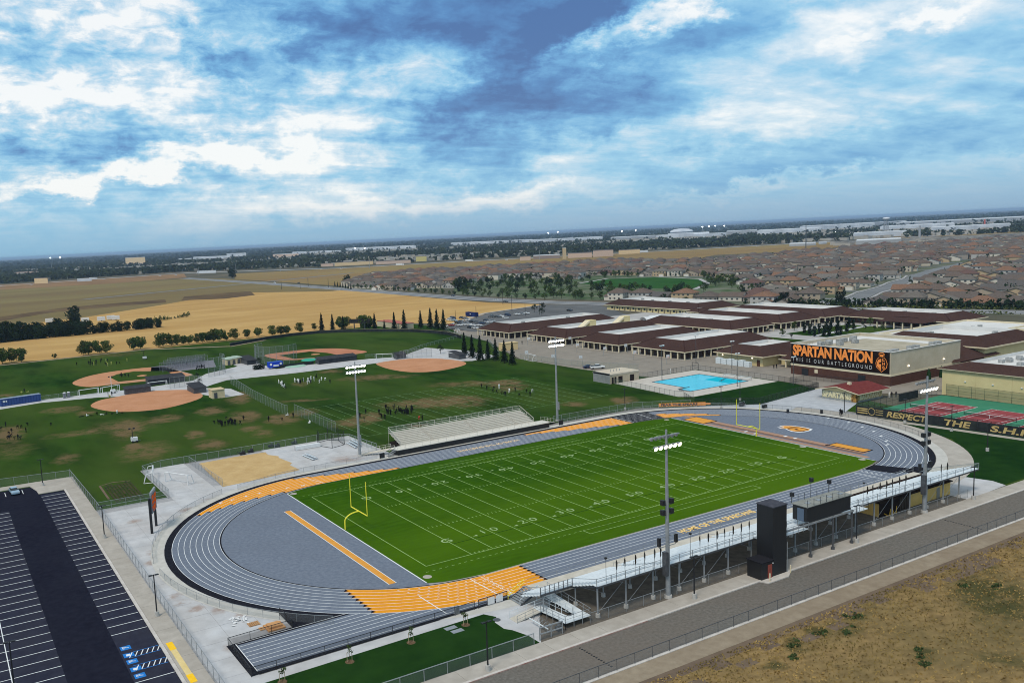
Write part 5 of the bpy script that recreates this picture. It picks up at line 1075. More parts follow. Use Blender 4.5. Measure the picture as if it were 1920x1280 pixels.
mb.bar((147, 51, 11), (158, 51, 11), .06); part('roof_railing', mb, m_steel, GY)
for y in (47.6, 26.6): part('double_door', MB().box(GX0-.1, y, .05, GX0, y+2.6, 2.5), m_blk, GY)
part('notice', MB().box(GX0-.07, 44, 1.3, GX0, 45.2, 2.5), m_trim, GY)
for x in (152.5, 172.6): part('wall_lamp', MB().box(x, GY0-.35, 5.5, x+.5, GY0-.05, 5.75), m_lamp_w, GY)
# banner
BZ0, BZ1 = 3.95, 10.95; BY0, BY1 = 18.5, 54.4
BN = empty('wall_banner', (GX0-.1, 36, 7), 'black banner reading SPARTAN NATION THIS IS OUR BATTLEGROUND on the gym', 'banner')
part('banner_cloth', MB().box(GX0-.22, BY0, BZ0, GX0-.1, BY1, BZ1), M('banner_black', (.012, .007, .006), (.018, .011, .009), 1), BN)
m_bo = M('banner_orange', (.85, .27, .06), (.95, .33, .09), .6); m_bw = M('banner_white', (.80, .82, .84))
def fit(txt, w_, h_, bold=.03, spacing=1.0):
    me = text_mesh(txt, 1.0, bold, 1.0, spacing=spacing); xs_ = [v.co.x for v in me.vertices]; ys_ = [v.co.y for v in me.vertices]
    me.transform(Matrix.Translation((-min(xs_), -min(ys_), 0))); me.transform(Matrix.Diagonal((w_/(max(xs_)-min(xs_)), h_/(max(ys_)-min(ys_)), 1, 1))); return me
put_text('banner_lettering', fit('SPARTAN NATION', 29.6, 3.9, .045, .95), m_bo, (GX0-.25, BY1-.7, 6.75), (0, -1, 0), (0, 0, 1), BN)
put_text('banner_lettering', fit('THIS IS OUR BATTLEGROUND', 29.4, 1.3, -.014, 1.7), m_bw, (GX0-.25, BY1-.7, 4.8), (0, -1, 0), (0, 0, 1), BN)
def bpt(u, v_, o=.26): return (GX0-o, 21.1-u, 7.35+v_)
def bpoly(L, o, mat, nm='emblem'): part(nm, MB().add([bpt(u, v_, o) for u, v_ in L], [tuple(range(len(L)))[::-1]]), mat, BN)
shield = [(0, -3.1), (-1.75, -1.6), (-2.0, -.2), (-1.5, 1.2), (-.8, 1.75), (-1.0, 2.9), (-.5, 3.3), (.5, 3.3), (1.0, 2.9), (.8, 1.75), (1.5, 1.2), (2.0, -.2), (1.75, -1.6)]
bpoly(shield, .25, m_bo); bpoly([(u*.90, v_*.93) for u, v_ in shield], .27, MATS['banner_black']); 
bpoly([(-1.5, -1.2), (-1.55, -.1), (-1.1, .9), (-.1, 1.35), (-.1, .2), (-.9, -.1), (-.7, -.5), (-.1, -.4), (-.1, -2.6)], .29, m_bo, 'helmet_emblem'); bpoly([(-.55, 1.9), (-.7, 2.7), (.7, 2.7), (.55, 1.9)], .29, m_bo, 'plume_emblem')
for i, ch in enumerate('LHS'): put_text('emblem_letter', fit(ch, .85, .95, .03), m_bo, bpt(.3, .55-1.25*i, .29), (0, -1, 0), (0, 0, 1), BN)
# ---- lockers wing and entrance (left of the gym)
t = empty('locker_building', (155, 80, 0), 'yellow locker building with maroon roof and porch left of the gym', 'school building')
mb = MB(); a, b = hip(mb, 147.4, 69.6, 178, 93, 4, 7.0, 6.5); part('roof', mb, m_roof, t); well(t, b, 7.0); fascia(t, a, 4); part('wall', MB().box(149, 71, 0, 177, 92, 3.7), m_cream, t)
mb = MB(); a, b = hip(mb, 156.8, 54.8, 180, 69.5, 4, 6.4, 5.0); part('roof', mb, m_roof, t); well(t, b, 6.4, .8); fascia(t, a, 4); part('wall', MB().box(158, 55, 0, 179, 69.7, 3.65), m_cream, t)
part('porch_roof', (lambda mb: (hip(mb, 152.5, 61.5, 158.2, 67, 3.2, 4.6, 2.6), mb)[1])(MB()), m_roof, t); part('porch_beam', MB().box(152.6, 61.6, 2.75, 158.1, 66.9, 3.2), m_trim, t)
part('column', MB().box(153, 63.9, 0, 153.5, 64.4, 2.8), m_trim, t); part('door', MB().box(157.9, 63, 0, 158, 66, 2.4), m_dark_void, t)
part('door', MB().box(148.9, 72.2, 0, 149, 73.6, 2.4), M('brown_door', (.10, .05, .03)), t)
for x, y in ((148.85, 89.5), (148.85, 75.5)): part('wall_lamp', MB().box(x, y, 2.7, x+.15, y+.4, 3.0), m_lamp_w, t)
for i in range(6): 
    q = solo('equipment_locker', MB().box(144.5, 73.5+2.7*i, 0, 146.2, 75.8+2.7*i, 2.0+.3*(i % 2)), m_alu, (145, 74.5+2.7*i, 0), 'pale metal cabinet beside the yellow locker building, %s from the right' % ORD[i], 'locker', 'lockers behind the pool')
# ---- big hall behind gym, link roof, yellow hall
t = empty('school_hall', (215, 36, 0), 'large maroon roofed hall behind the gymnasium with white roof well', 'school building')
mb = MB(); a, b = hip(mb, 196.5, 16.8, 236, 56.5, 7, 10, 6.5); part('roof', mb, m_roof, t); well(t, b, 10, 1.6); fascia(t, a, 7, .5); part('wall', MB().box(198, 18.2, 0, 234.6, 55.2, 6.6), m_cream, t)
for x, y in ((208, 44), (210.5, 44), (224, 28)): hvac(t, x, y, 8.4)
t = empty('link_building', (194, 33, 0), 'low maroon hipped link roof right of the gymnasium', 'school building')
mb = MB(); mb.add([(177.5, 16.6, 4), (206, 16.6, 4), (206, 52, 4), (184, 52, 4), (190, 30, 9), (200, 30, 9), (200, 44, 9), (190, 44, 9), (183, 16.7, 4.1)], [(0, 1, 5, 4), (1, 2, 6, 5), (2, 3, 7, 6), (3, 0, 4, 7), (4, 5, 6, 7)]); part('roof', mb, m_roof, t); part('wall', MB().box(183.5, 18.4, 0, 205, 51, 3.8), m_brick, t)
for x in (161, 168.3): 
    tt = empty('column_cypress', (x, 16.2, 0), 'narrow dark clipped cypress against the gym brick wall, %s of two' % ('left' if x < 165 else 'right'), 'tree', 'cypresses on the gym side')
    part('crown', MB().cyl((x, 16.2, .2), (x, 16.2, 2.6), .75, .55, 9).cyl((x, 16.2, 2.6), (x, 16.2, 4.1), .55, .05, 9), M('cypress_green', (.010, .028, .010), (.02, .05, .018), 3), tt); part('trunk', MB().cyl((x, 16.2, 0), (x, 16.2, .4), .12, .12, 6), M('bark', (.06, .045, .035)), tt)
t = empty('yellow_hall', (165, -22, 0), 'tall plain yellow hall with maroon roof behind the tennis courts', 'school building')
mb = MB(); a, b = hip(mb, 140.3, -60, 185, 2.2, 8.0, 9.9, 6.2); part('roof', mb, m_roof, t); well(t, b, 9.9, 1.0)
part('fascia', MB().bar((140.4, -60, 7.9), (140.4, 2.2, 7.9), .12, .25).bar((140.4, 2.2, 7.9), (185, 2.2, 7.9), .12, .25), m_trim, t)
for i in range(6): part('wall_panel', MB().box(141.1, -8.6-9.6*(i), 0, 141.5, .95-9.6*i, 7.75), m_cream, t)
for i in range(5): part('reveal_shade_strip', MB().box(141.02, -8.3-9.6*i, 7.1, 141.1, .4-9.6*i, 7.25), M('yellow_shadow_reveal', (.42, .36, .20)), t)  # darker raised strips paint the shade of a wall reveal
part('wall', MB().box(141.5, -58, 0, 183.5, 1.0, 7.75), m_cream, t)
for y in (-6, -13.5, -21): part('wall_lamp', MB().box(140.8, y, 4.6, 141.1, y+.45, 4.85), m_wht, t)
for x, y in ((156, -8), (158.5, -9), (161, -7.5), (163.5, -9.5), (166, -8), (168, -10), (154, -14), (160, -15)): hvac(t, x, y, 8.9, .9)
# flat roofed blocks upper right
for i, (x0, y0, x1, y1, h_, lb) in enumerate(((250, 42, 292, 74, 5.2, 'low cream flat roofed block behind the hall, left part'), (262, 18, 300, 42, 6.2, 'cream flat roofed block with pale parapet at the right edge'), (232, 62, 252, 78, 4.4, 'small cream flat roofed block in front of the back office'))):
    t = empty('flat_roofed_building', ((x0+x1)/2, (y0+y1)/2, 0), lb, 'school building')
    part('wall', MB().box(x0, y0, 0, x1, y1, h_-.8), m_pale, t); part('roof', MB().box(x0+.4, y0+.4, h_-.8, x1-.4, y1-.4, h_-.7), m_wroof, t)
    for q in ((x0, y0, x1, y0+.4), (x0, y1-.4, x1, y1), (x0, y0+.4, x0+.4, y1-.4), (x1-.4, y0+.4, x1, y1-.4)): part('parapet', MB().box(q[0], q[1], h_-.8, q[2], q[3], h_), m_trim, t)
    for k in range(4): hvac(t, x0+4+6*k, (y0+y1)/2, h_-.7, .9)
# ---- snack bar
SN = empty('snack_bar', (118, 15, 0), 'painted snack bar with red roof and wall lettering on the plaza', 'kiosk')
part('wall', MB().box(112.4, 9.6, 0, 125.2, 20.6, 2.75), m_cream, SN)
mb = MB(); mb.add([(111.4, 8.2, 2.85), (127, 8.2, 2.85), (127, 15.2, 4.3), (111.4, 15.2, 4.3), (127, 22.0, 2.85), (111.4, 22.0, 2.85), (111.4, 8.2, 2.65), (127, 8.2, 2.65), (111.4, 22, 2.65), (127, 22, 2.65), (111.4, 15.2, 4.1)], [(0, 1, 2, 3), (3, 2, 4, 5), (6, 1, 0), (6, 7, 1), (5, 4, 9, 8)]); part('roof', mb, m_roof_red, SN)
part('gable', MB().add([(112.3, 9.6, 2.7), (112.3, 20.6, 2.7), (112.3, 15.2, 4.05)], [(0, 2, 1)]), m_cream, SN)
part('barge_board', MB().bar((111.3, 8.1, 2.8), (111.3, 15.2, 4.25), .1, .22), m_trim, SN); part('barge_board', MB().bar((111.3, 15.2, 4.25), (111.3, 22.1, 2.8), .1, .22), m_trim, SN); part('barge_board', MB().bar((111.3, 8.1, 2.75), (127, 8.1, 2.75), .1, .2), m_trim, SN)
part('roof_vent', MB().box(117, 14.6, 4.2, 117.9, 15.5, 4.9), m_trim, SN)
part('stone_base', MB().box(112.3, 9.5, 0, 125.3, 20.7, .5), M('grey_blue_mural', (.20, .23, .26), (.34, .34, .30), 1.2), SN)
put_text('wall_lettering', fit('SPARTANS', 9.4, 1.75, .05), M('mural_pale', (.66, .60, .38)), (112.32, 20.3, .65), (0, -1, 0), (0, 0, 1), SN)
part('mural_back', MB().box(112.33, 10.6, .5, 112.4, 20.5, 2.6), M('mural_blue_grey', (.22, .24, .22), (.42, .38, .24), .8), SN)
put_text('wall_lettering', fit('BACKYARD', 9.6, 1.7, .05), M('mural_pale2', (.76, .68, .44)), (114.2, 9.48, .6), (1, 0, 0), (0, 0, 1), SN)
part('mural_back', MB().box(113.6, 9.52, .5, 124.6, 9.6, 2.6), M('mural_tan', (.48, .36, .14), (.58, .46, .22), 1), SN)
part('corner_emblem', MB().box(112.28, 9.5, .2, 112.36, 10.9, 2.5), M('emblem_dark', (.04, .025, .02), (.55, .30, .08), 1.6), SN); part('corner_emblem', MB().box(112.3, 9.46, .2, 113.4, 9.54, 2.5), MATS['emblem_dark'], SN)
# ---- pool equipment building
t = empty('pool_building', (91, 88, 0), 'grey block pool equipment building with flat white roof', 'building')
part('wall', MB().box(84.2, 83.1, 0, 97.8, 92, 3.0), M('tan_block', (.40, .34, .25), (.47, .41, .31), .8), t); part('wall', MB().box(84.1, 83.2, 0, 84.2, 91.9, 3.7), M('grey_block', (.20, .215, .215), (.28, .29, .29), .5), t)
part('roof', MB().box(84.1, 83.0, 3.0, 98, 92.1, 3.5), M('pale_tan_roof', (.48, .42, .33), (.55, .50, .42), .6), t)
for x in (84.9, 86.2, 88.0, 93.5): part('door', MB().box(x, 83.0, .05, x+(.8 if x < 88 else 1.9), 83.1, 2.3), m_dark_void, t)
for k in range(4): part('roof_pipe', MB().cyl((88+k*1.4, 87, 3.5), (88+k*1.4, 87, 4.3), .1, .1, 6), m_steel, t)
# pool things
fence([(86.6, 47.6), (82.9, 52), (85.8, 82.8)], 1.9, 'chain link fence between the pool deck and practice field', 2.4, m_steel_d, m_chain_g)
fence([(98.2, 83.9), (127.2, 83.9), (127.3, 47.5)], 1.9, 'dark fence behind the swimming pool', 2.4, m_blk, m_chain)
fence([(127.3, 47.3), (125.5, 31), (118, 29.2)], 1.9, 'black picket fence between the pool lawn and gym pavement', 2.2, m_blk, m_chain_k)
fence([(81.8, 46.8), (76.2, 37.4), (91.4, 26.0), (124, 30.4)], 2.2, 'black picket fence round the track side of the pool lawn', 2.2, m_blk, m_chain_k)
fence([(127.5, 43), (137, 40), (139, 22)], 2.0, 'black fence on the gym pavement', 2.6, m_blk, m_chain_k)
PLs = [(102.4, 76.4, 12.5, 'at the far side of the pool'), (110.1, 50.2, 11.3, 'at the near side of the pool'), (137.9, 75.9, 10.5, 'behind the pool by the locker cabinets'), (141, 96, 11, 'beside the school wing nearest the pool'), (125, 40, 9.5, 'in front of the gym banner')]
for x, y, h_, lb in PLs:
    t = empty('pool_light_pole', (x, y, 0), 'slim grey light pole '+lb, 'light pole', 'slim poles round the pool')
    part('pole', MB().cyl((x, y, 0), (x, y, h_), .12, .07, 8), m_steel_d, t); part('arm', MB().bar((x-.9, y, h_), (x+.9, y, h_), .07), m_steel_d, t)
    for sx in (-.9, -.3, .5, .9): part('lamp_head', MB().cyl((x+sx, y, h_+.05), (x+sx, y-.3, h_-.15), .16, .24, 8), m_alu, t)
for i, (x, y) in enumerate(((121.6, 57.5), (121.6, 64))):
    t = empty('pool_bleacher', (x, y, 0), 'small aluminium bleacher on the pool deck, %s of two' % ('right' if i == 0 else 'left'), 'bleachers', 'pool bleachers')
    for k in range(3): part('seat_plank', MB().box(x+.6*k, y-2.6, .35+.35*k, x+.6*k+.3, y+2.6, .4+.35*k), m_alu, t)
    for sy in (-2.4, 2.4): part('frame', MB().bar((x, y+sy, .0), (x+1.6, y+sy, 1.1), .06).bar((x+1.6, y+sy, 0), (x+1.6, y+sy, 1.1), .06), m_steel, t)
mb = MB(); mb.cyl((113.5, 60.5, .3), (119.5, 63, .3), .08, .08, 8); mb.tube([(114, 60, .1), (114, 60, .5), (115, 60, .5)], .06); solo('pool_cover_reel', mb, m_steel_d, (116, 61, 0), 'dark pool cover reel floating at the right of the pool', 'pool reel')
t = empty('diving_board', (92.5, 57.5, 0), 'short dark diving board at the near left pool corner', 'diving board'); part('board', MB().box(91, 57.2, .75, 95.5, 57.8, .85), m_blk, t); part('stand', MB().box(91.2, 57.1, .05, 92, 57.9, .75), m_steel, t)
t = empty('gate_frame', (126.8, 84, 0), 'black framed gate at the top corner of the pool fence', 'gate')
part('frame', MB().bar((126.8, 82.0, 0), (126.8, 82.0, 2.8), .14).bar((126.8, 84.9, 0), (126.8, 84.9, 2.8), .14).bar((126.8, 82, 2.8), (126.8, 84.9, 2.8), .14).bar((126.8, 82, 1.4), (126.8, 84.9, 1.4), .1), m_blk, t)
# FEAR THE SPEARS sign panel
SP = empty('fence_banner', (71.7, 39, 0), 'orange lettered banner reading FEAR THE SPEARS on the track fence', 'banner')
dv = (Vector((77.6, 34.6))-Vector((66.2, 42.3))).normalized()
part('banner_cloth', MB().bar((66.2, 42.3, .95), (77.6, 34.6, .95), .06, 1.0), M('banner_orange_pale', (.80, .30, .06), (.88, .36, .10), 1.0), SP)
put_text('banner_lettering', fit('FEAR THE SPEARS', 10.8, .75, .04), m_blk, (66.7-dv.y*-.0+dv.y*.05, 41.95-dv.x*.06, .6), (dv.x, dv.y, 0), (0, 0, 1), SP)
part('spear_tip', MB().bar((77.4, 34.75, .95), (78.8, 33.8, .95), .06, .5), MATS['banner_orange_pale'], SP)
# ---- tennis: windscreen, nets, back fence
TF = empty('tennis_windscreen', (99, 0, 0), 'dark windscreen fence reading RESPECT THE SHIELD in gold letters', 'fence')
p0, p1 = Vector((98.9, .6)), Vector((103.9, -57)); dv = (p1-p0).normalized(); nv = Vector((dv.y, -dv.x))*-1
if nv.x > 0: nv = -nv
Lh = (p1-p0).length; H0 = 3.0
def tp(u, z, o=0.0): q = p0+dv*u+nv*o; return (q.x, q.y, z)
n_ = 19
for i in range(n_): part('screen_panel', MB().quad(tp(Lh*i/n_, .1), tp(Lh*(i+1)/n_, .1), tp(Lh*(i+1)/n_, 2.55), tp(Lh*i/n_, 2.55)), m_screen, TF)
for i in range(n_+1): part('fence_post', MB().cyl(tp(Lh*i/n_, 0), tp(Lh*i/n_, H0), .05, .05, 6), m_blk, TF)
part('mesh_panel', MB().quad(tp(0, 2.55), tp(Lh, 2.55), tp(Lh, H0), tp(0, H0)), m_chain_k, TF); part('top_rail', MB().bar(tp(0, H0), tp(Lh, H0), .08), m_blk, TF)
m_gold = M('screen_gold', (.42, .31, .12), (.52, .40, .18), 1)
for tx, u0, w_ in (('RESPECT', 8.3, 10.6), ('THE', 22.4, 6.6), ('S.H.I.E.L.D.', 33.2, 18.5)):
    me = fit(tx, w_*.94, 1.6, .03, 1.0); me.transform(Matrix(((1, .28, 0, 0), (0, 1, 0, 0), (0, 0, 1, 0), (0, 0, 0, 1)))); put_text('screen_lettering', me, m_gold, tp(u0, .45, .05), (dv.x, dv.y, 0), (0, 0, 1), TF)
for z0 in (.7, 1.35, 1.9): part('gold_stripe', MB().bar(tp(.4, z0, .04), tp(3.2, z0, .04), .03, .3), m_gold, TF); part('gold_stripe', MB().bar(tp(5.4, z0, .04), tp(7.4, z0, .04), .03, .15), m_gold, TF)
mb = MB()
for k in range(12): a0, a1 = 2*math.pi*k/12, 2*math.pi*(k+1)/12; mb.bar(tp(4.3+.9*math.cos(a0), 1.35+.95*math.sin(a0), .05), tp(4.3+.9*math.cos(a1), 1.35+.95*math.sin(a1), .05), .04, .16)
part('round_emblem', mb, m_gold, TF)
fence([(98.9, .6), (119.4, 1.2), (139.8, 1.6)], 3.0, 'tall black fence at the left end of the tennis courts', 2.9, m_blk, m_chain, low=True)
mb = MB(); mb.box(119.6, 1.0, .6, 129, 1.15, 2.9); solo('practice_board', mb, m_screen, (124, 1.1, 0), 'dark screen hung on the tennis fence above the courts', 'screen')
fence([(140.6, -.6), (140.6, -58)], 3.4, 'tall green fence between the tennis courts and yellow hall', 3.6, M('dark_green_post', (.02, .06, .045)), M('green_back_mesh', (.04, .10, .08), alpha=.25), low=True)
for i, c in enumerate((-9.7, -24.3, -38.9)):
    t = empty('tennis_net', (117.8, c, 0), 'tennis net of the %s court' % ('first', 'second', 'third')[i], 'tennis net', 'tennis nets')
    for s2 in (-1, 1): part('net_post', MB().cyl((117.8, c+s2*6.4, 0), (117.8, c+s2*6.4, 1.15), .07, .07, 8), m_blk, t)
    part('net', MB().quad((117.8, c-6.4, .1), (117.8, c+6.4, .1), (117.8, c+6.4, .95), (117.8, c-6.4, .95)), M('net_mesh', (.02, .025, .025), alpha=.45), t); part('tape', MB().bar((117.8, c-6.4, 1.0), (117.8, c+6.4, 1.0), .04, .1), m_wht, t); part('centre_strap', MB().box(117.76, c-.04, .05, 117.84, c+.04, 1.0), m_wht, t)
# ---- ball field buildings
def shed(name, x0, y0, x1, y1, h_, mat, rm, label, cat, slope=0, door=True):
    t = empty(name, ((x0+x1)/2, (y0+y1)/2, 0), label, cat); part('wall', MB().box(x0, y0, 0, x1, y1, h_), mat, t)
    part('roof', MB().add([(x0-.2, y0-.2, h_), (x1+.2, y0-.2, h_), (x1+.2, y1+.2, h_+slope), (x0-.2, y1+.2, h_+slope), (x0-.2, y0-.2, h_+.18), (x1+.2, y0-.2, h_+.18), (x1+.2, y1+.2, h_+.18+slope), (x0-.2, y1+.2, h_+.18+slope)], [(0, 3, 2, 1), (4, 5, 6, 7), (0, 1, 5, 4), (1, 2, 6, 5), (2, 3, 7, 6), (3, 0, 4, 7)]), rm, t)
    if door: part('door', MB().box(x0+.6, y0-.06, .05, x0+1.8, y0, 2.1), m_steel_d, t)
    return t
m_box = M('cream_container', (.56, .46, .28), (.62, .52, .34), .8)
shed('storage_box', -36.2, 160.6, -31.6, 165.5, 3.0, m_box, M('tan_roof', (.52, .42, .27)), 'tan square storage hut beside the near clay circle', 'storage hut')
for i in range(3): shed('storage_box', -5+2.9*i, 243+1.4*i, -2.4+2.9*i, 250+1.4*i, 2.7, m_box, M('mint_roof', (.36, .44, .38)), 'cream storage container by the batting cages, %s of three' % ('left', 'middle', 'right')[i], 'container')
def dugout(x0, y0, x1, y1, label, h_=2.2, big=False):
    t = empty('dugout', ((x0+x1)/2, (y0+y1)/2, 0), label, 'dugout', 'dugouts of the ball fields')
    part('back_wall', MB().box(x0, y0, 0, x1, y0+.25, h_-.2), m_dkroof if big else m_steel_d, t)
    part('side_wall', MB().box(x0, y0+.25, 0, x0+.2, y1, h_-.1), m_steel_d, t); part('side_wall', MB().box(x1-.2, y0+.25, 0, x1, y1, h_-.1), m_steel_d, t)
    part('roof', MB().add([(x0-.3, y0-.4, h_-.1), (x1+.3, y0-.4, h_-.1), (x1+.3, y1+.4, h_+.7), (x0-.3, y1+.4, h_+.7), (x0-.3, y0-.4, h_-.25), (x1+.3, y0-.4, h_-.25), (x1+.3, y1+.4, h_+.55), (x0-.3, y1+.4, h_+.55)], [(0, 1, 2, 3), (7, 6, 5, 4), (0, 4, 5, 1), (1, 5, 6, 2), (2, 6, 7, 3), (3, 7, 4, 0)]), m_dkroof, t)
    part('bench', MB().box(x0+.4, y0+.5, .4, x1-.4, y0+.9, .48), m_alu, t)
    return t
dugout(28, 211.5, 47, 215.5, 'long charcoal roofed dugout at the right of the baseball infield', big=True)
dugout(2.8, 236.5, 8.2, 250, 'charcoal roofed dugout behind the cream containers', big=True)
dugout(-48, 211, -33, 216, 'wide charcoal roofed dugout by the left infield', 2.4, True)
dugout(-60.4, 195.2, -50.6, 197.6, 'slatted dark dugout at the top of the left clay circle')
dugout(-38.6, 176.8, -33.8, 186.5, 'mesh fronted dugout at the right of the left clay circle')
dugout(61, 198.5, 66, 201.5, 'dark slatted dugout at the top of the right clay circle')
dugout(80.5, 176, 84, 185, 'dark slatted dugout at the right of the right clay circle')
def backstop(cx_, cy_, rr, a0, a1, h_, label, n_=7):
    t = empty('backstop', (cx_, cy_, 0), label, 'backstop', 'mesh backstops'); pts = [(cx_+rr*math.cos(R(a0+(a1-a0)*i/n_)), cy_+rr*math.sin(R(a0+(a1-a0)*i/n_))) for i in range(n_+1)]
    for i, p_ in enumerate(pts):
        part('post', MB().cyl((*p_, 0), (*p_, h_), .07, .05, 6), m_steel, t)
        if i: q = pts[i-1]; part('mesh_panel', MB().quad((*q, 0), (*p_, 0), (*p_, h_), (*q, h_)), m_chain, t); part('rail', MB().bar((*q, h_), (*p_, h_), .08), m_steel, t); part('rail', MB().bar((*q, h_/2), (*p_, h_/2), .06), m_steel, t)
    return t
backstop(-40, 187, 9, 20, 110, 4.5, 'tall mesh backstop behind the left clay circle'); backstop(-22, 224, 10, -90, 20, 8, 'tall mesh backstop at the corner of the left infield'); backstop(17, 236, 10, 110, 320, 8.5, 'very tall mesh backstop behind the baseball infield', 12); backstop(66, 184, 13, 40, 110, 4, 'mesh backstop behind the right clay circle')
# batting cages
for i in range(3):
    x0, y0 = -16+6*i*.6, 246+7*i; t = empty('batting_cage', (x0, y0, 0), 'grey netted batting cage beside the cream containers, %s of three' % ('nearest', 'middle', 'farthest')[i], 'batting cage', 'batting cages')
    for a in range(5):
        for b_ in (0, 5): part('post', MB().cyl((x0-a*4.5, y0+b_, 0), (x0-a*4.5, y0+b_, 3.8), .06, .06, 6), m_steel, t)
    part('netting', MB().quad((x0, y0, 0), (x0-18, y0, 0), (x0-18, y0, 3.8), (x0, y0, 3.8)).quad((x0, y0, 3.8), (x0-18, y0, 3.8), (x0-18, y0+5, 3.8), (x0, y0+5, 3.8)).quad((x0, y0+5, 0), (x0-18, y0+5, 0), (x0-18, y0+5, 3.8), (x0, y0+5, 3.8)), M('grey_netting', (.18, .19, .22), alpha=.20), t)
sheet('cage_floor', [(-40, 243), (-10, 243), (-4, 268), (-34, 268)], .0, M('grey_turf_floor', (.17, .17, .20), (.22, .22, .25), .3, coord='World'))
# outfield wall
OW = [(20.6, 318.3), (47.1, 332.1), (64, 336), (82.0, 335.4), (96, 326), (107.7, 313.6), (116, 303), (122.6, 291.3), (127, 277), (128.3, 263.0), (126, 250), (123.1, 240.3)]
t = empty('outfield_wall', (OW[0][0], OW[0][1], 0), 'long curved black outfield wall behind the baseball grass', 'wall')
for a, b in along(OW, 4):
    part('wall_panel', MB().bar((a.x, a.y, .85), (b.x, b.y, .85), .12, 1.7), m_screen, t); part('cap', MB().bar((a.x, a.y, 1.75), (b.x, b.y, 1.75), .2, .1), M('tan_cap', (.30, .26, .18)), t)
fence([(53, 214), (66.5, 206), (90, 225), (122, 243)], 1.6, 'chain link fence along the right side of the baseball field', 4, mm=m_chain_g, pr=.05)
fence([(99, 156), (101, 132), (104, 116), (112, 98)], 2.4, 'chain link fence between the practice field and old courts', 3.6, mm=m_chain_g)
fence([(98, 170), (126, 219.5), (128, 258), (146, 300)], 2.0, 'chain link fence beside the old court asphalt and trees', 4, mm=m_chain)
fence([(-104, 205.5), (-76, 207.5)], 1.8, 'chain link fence behind the blue container', 3.4, mm=m_chain_g)
fence([(10.4, 214.6), (27, 215.2)], 1.4, 'low black screened fence in front of the baseball dugouts', 2.4, m_blk, m_screen)
t = shed('maintenance_shed', 125, 309, 133, 342, 3.4, m_pale, M('red_shed_roof', (.34, .12, .10), (.40, .15, .12), .5), 'long low tan shed with faded red roof among the redwoods', 'shed', 0, False)
# court and yard pieces
t = shed('storage_box', 109, 183, 118, 186, 3.4, M('warm_cream_wall', (.66, .50, .27)), M('warm_cream_top', (.6, .47, .27)), 'cream painted practice wall at the edge of the court asphalt', 'wall')
HP = [G(840+x/4, 530+y/4) for x, y in ((598, 470), (775, 490), (962, 520), (1167, 548), (1390, 580), (1637, 612), (925, 470), (1120, 500), (1345, 528), (600, 580), (800, 612), (1008, 620))]
hp0 = empty('basketball_hoop', (0, 0, 0), 'basketball hoop with white fan backboard on the old asphalt courts', 'basketball hoop', 'hoops on the old courts')
link('post', MB().tube([(0, 0, 0), (0, 0, 2.6), (0, -.9, 3.2)], .07, 6).mesh('post', m_steel), hp0)
link('backboard', MB().prism([(-.85, -.95), (.85, -.95), (.85, -.88), (-.85, -.88)], 2.8, 4.0).mesh('backboard', m_wht), hp0)
link('rim', MB().tube([(.23*math.cos(a), -1.2+.23*math.sin(a), 3.05) for a in np.linspace(0, 6.28, 10)], .02, 5).mesh('rim', m_or), hp0)
for i, (x, y) in enumerate(HP):
    o = hp0 if i == 0 else copy_tree(hp0); o.location = (x, y, 0); o.rotation_euler = (0, 0, R(0 if i < 6 else 180)); o['label'] = 'basketball hoop with pale backboard on the old courts, %s in the %s row' % (ORD[i if i < 6 else i-6], 'far' if i < 6 else 'near')
mb = MB()
for (cx_, cy_) in ((118, 190), (118, 165), (120, 140), (122, 118)):
    for a, b in (((-7, -8), (7, -8)), ((-7, 8), (7, 8)), ((-7, -8), (-7, 8)), ((7, -8), (7, 8)), ((-7, 0), (7, 0))): mb.bar((cx_+a[0], cy_+a[1], .01), (cx_+b[0], cy_+b[1], .01), .12, .006)
struct('court_lines', mb, M('faded_court_line', (.36, .34, .30), (.27, .25, .21), .6, coord='World'))
# scoreboard by the redwoods
t = empty('field_scoreboard', (105, 326, 0), 'dark baseball scoreboard on two posts behind the outfield wall', 'scoreboard')
for x, y in ((102.6, 329.0), (107, 323.6)): part('post', MB().box(x-.25, y-.25, 0, x+.25, y+.25, 5), m_steel_d, t)
part('board', MB().bar((100.6, 331.5, 6.0), (109.3, 320.8, 6.0), .4, 2.6), M('scoreboard_black', (.015, .016, .018), (.04, .04, .04), 2), t)
# blue container, toilets, kiosk, goals
BCn = empty('shipping_container', (-96.5, 205, 0), 'long blue shipping container at the left edge of the fields', 'container')
dv = Vector((14.3, 2.2)).normalized(); 
def bc(u0, u1, v0, v1, z0, z1):
    q = Vector((-103.5, 203.6)); nn = Vector((-dv.y, dv.x)); return MB().prism([tuple(q+dv*u0+nn*v0), tuple(q+dv*u1+nn*v0), tuple(q+dv*u1+nn*v1), tuple(q+dv*u0+nn*v1)], z0, z1)
m_cont = M('container_blue', (.035, .065, .20), (.05, .09, .25), .8)
part('body', bc(0, 14.2, 0, 2.5, .1, 2.7), m_cont, BCn); part('roof', bc(-.05, 14.25, -.05, 2.55, 2.7, 2.82), M('container_roof', (.20, .26, .36), (.28, .33, .42), 1), BCn); part('label_patch', bc(.6, 2.2, -.04, 0, 1.5, 2.1), m_wht, BCn)
for k in range(14): part('corrugation', bc(.5+k, .7+k, -.05, 0, .2, 2.6), M('container_rib', (.03, .055, .17)), BCn)
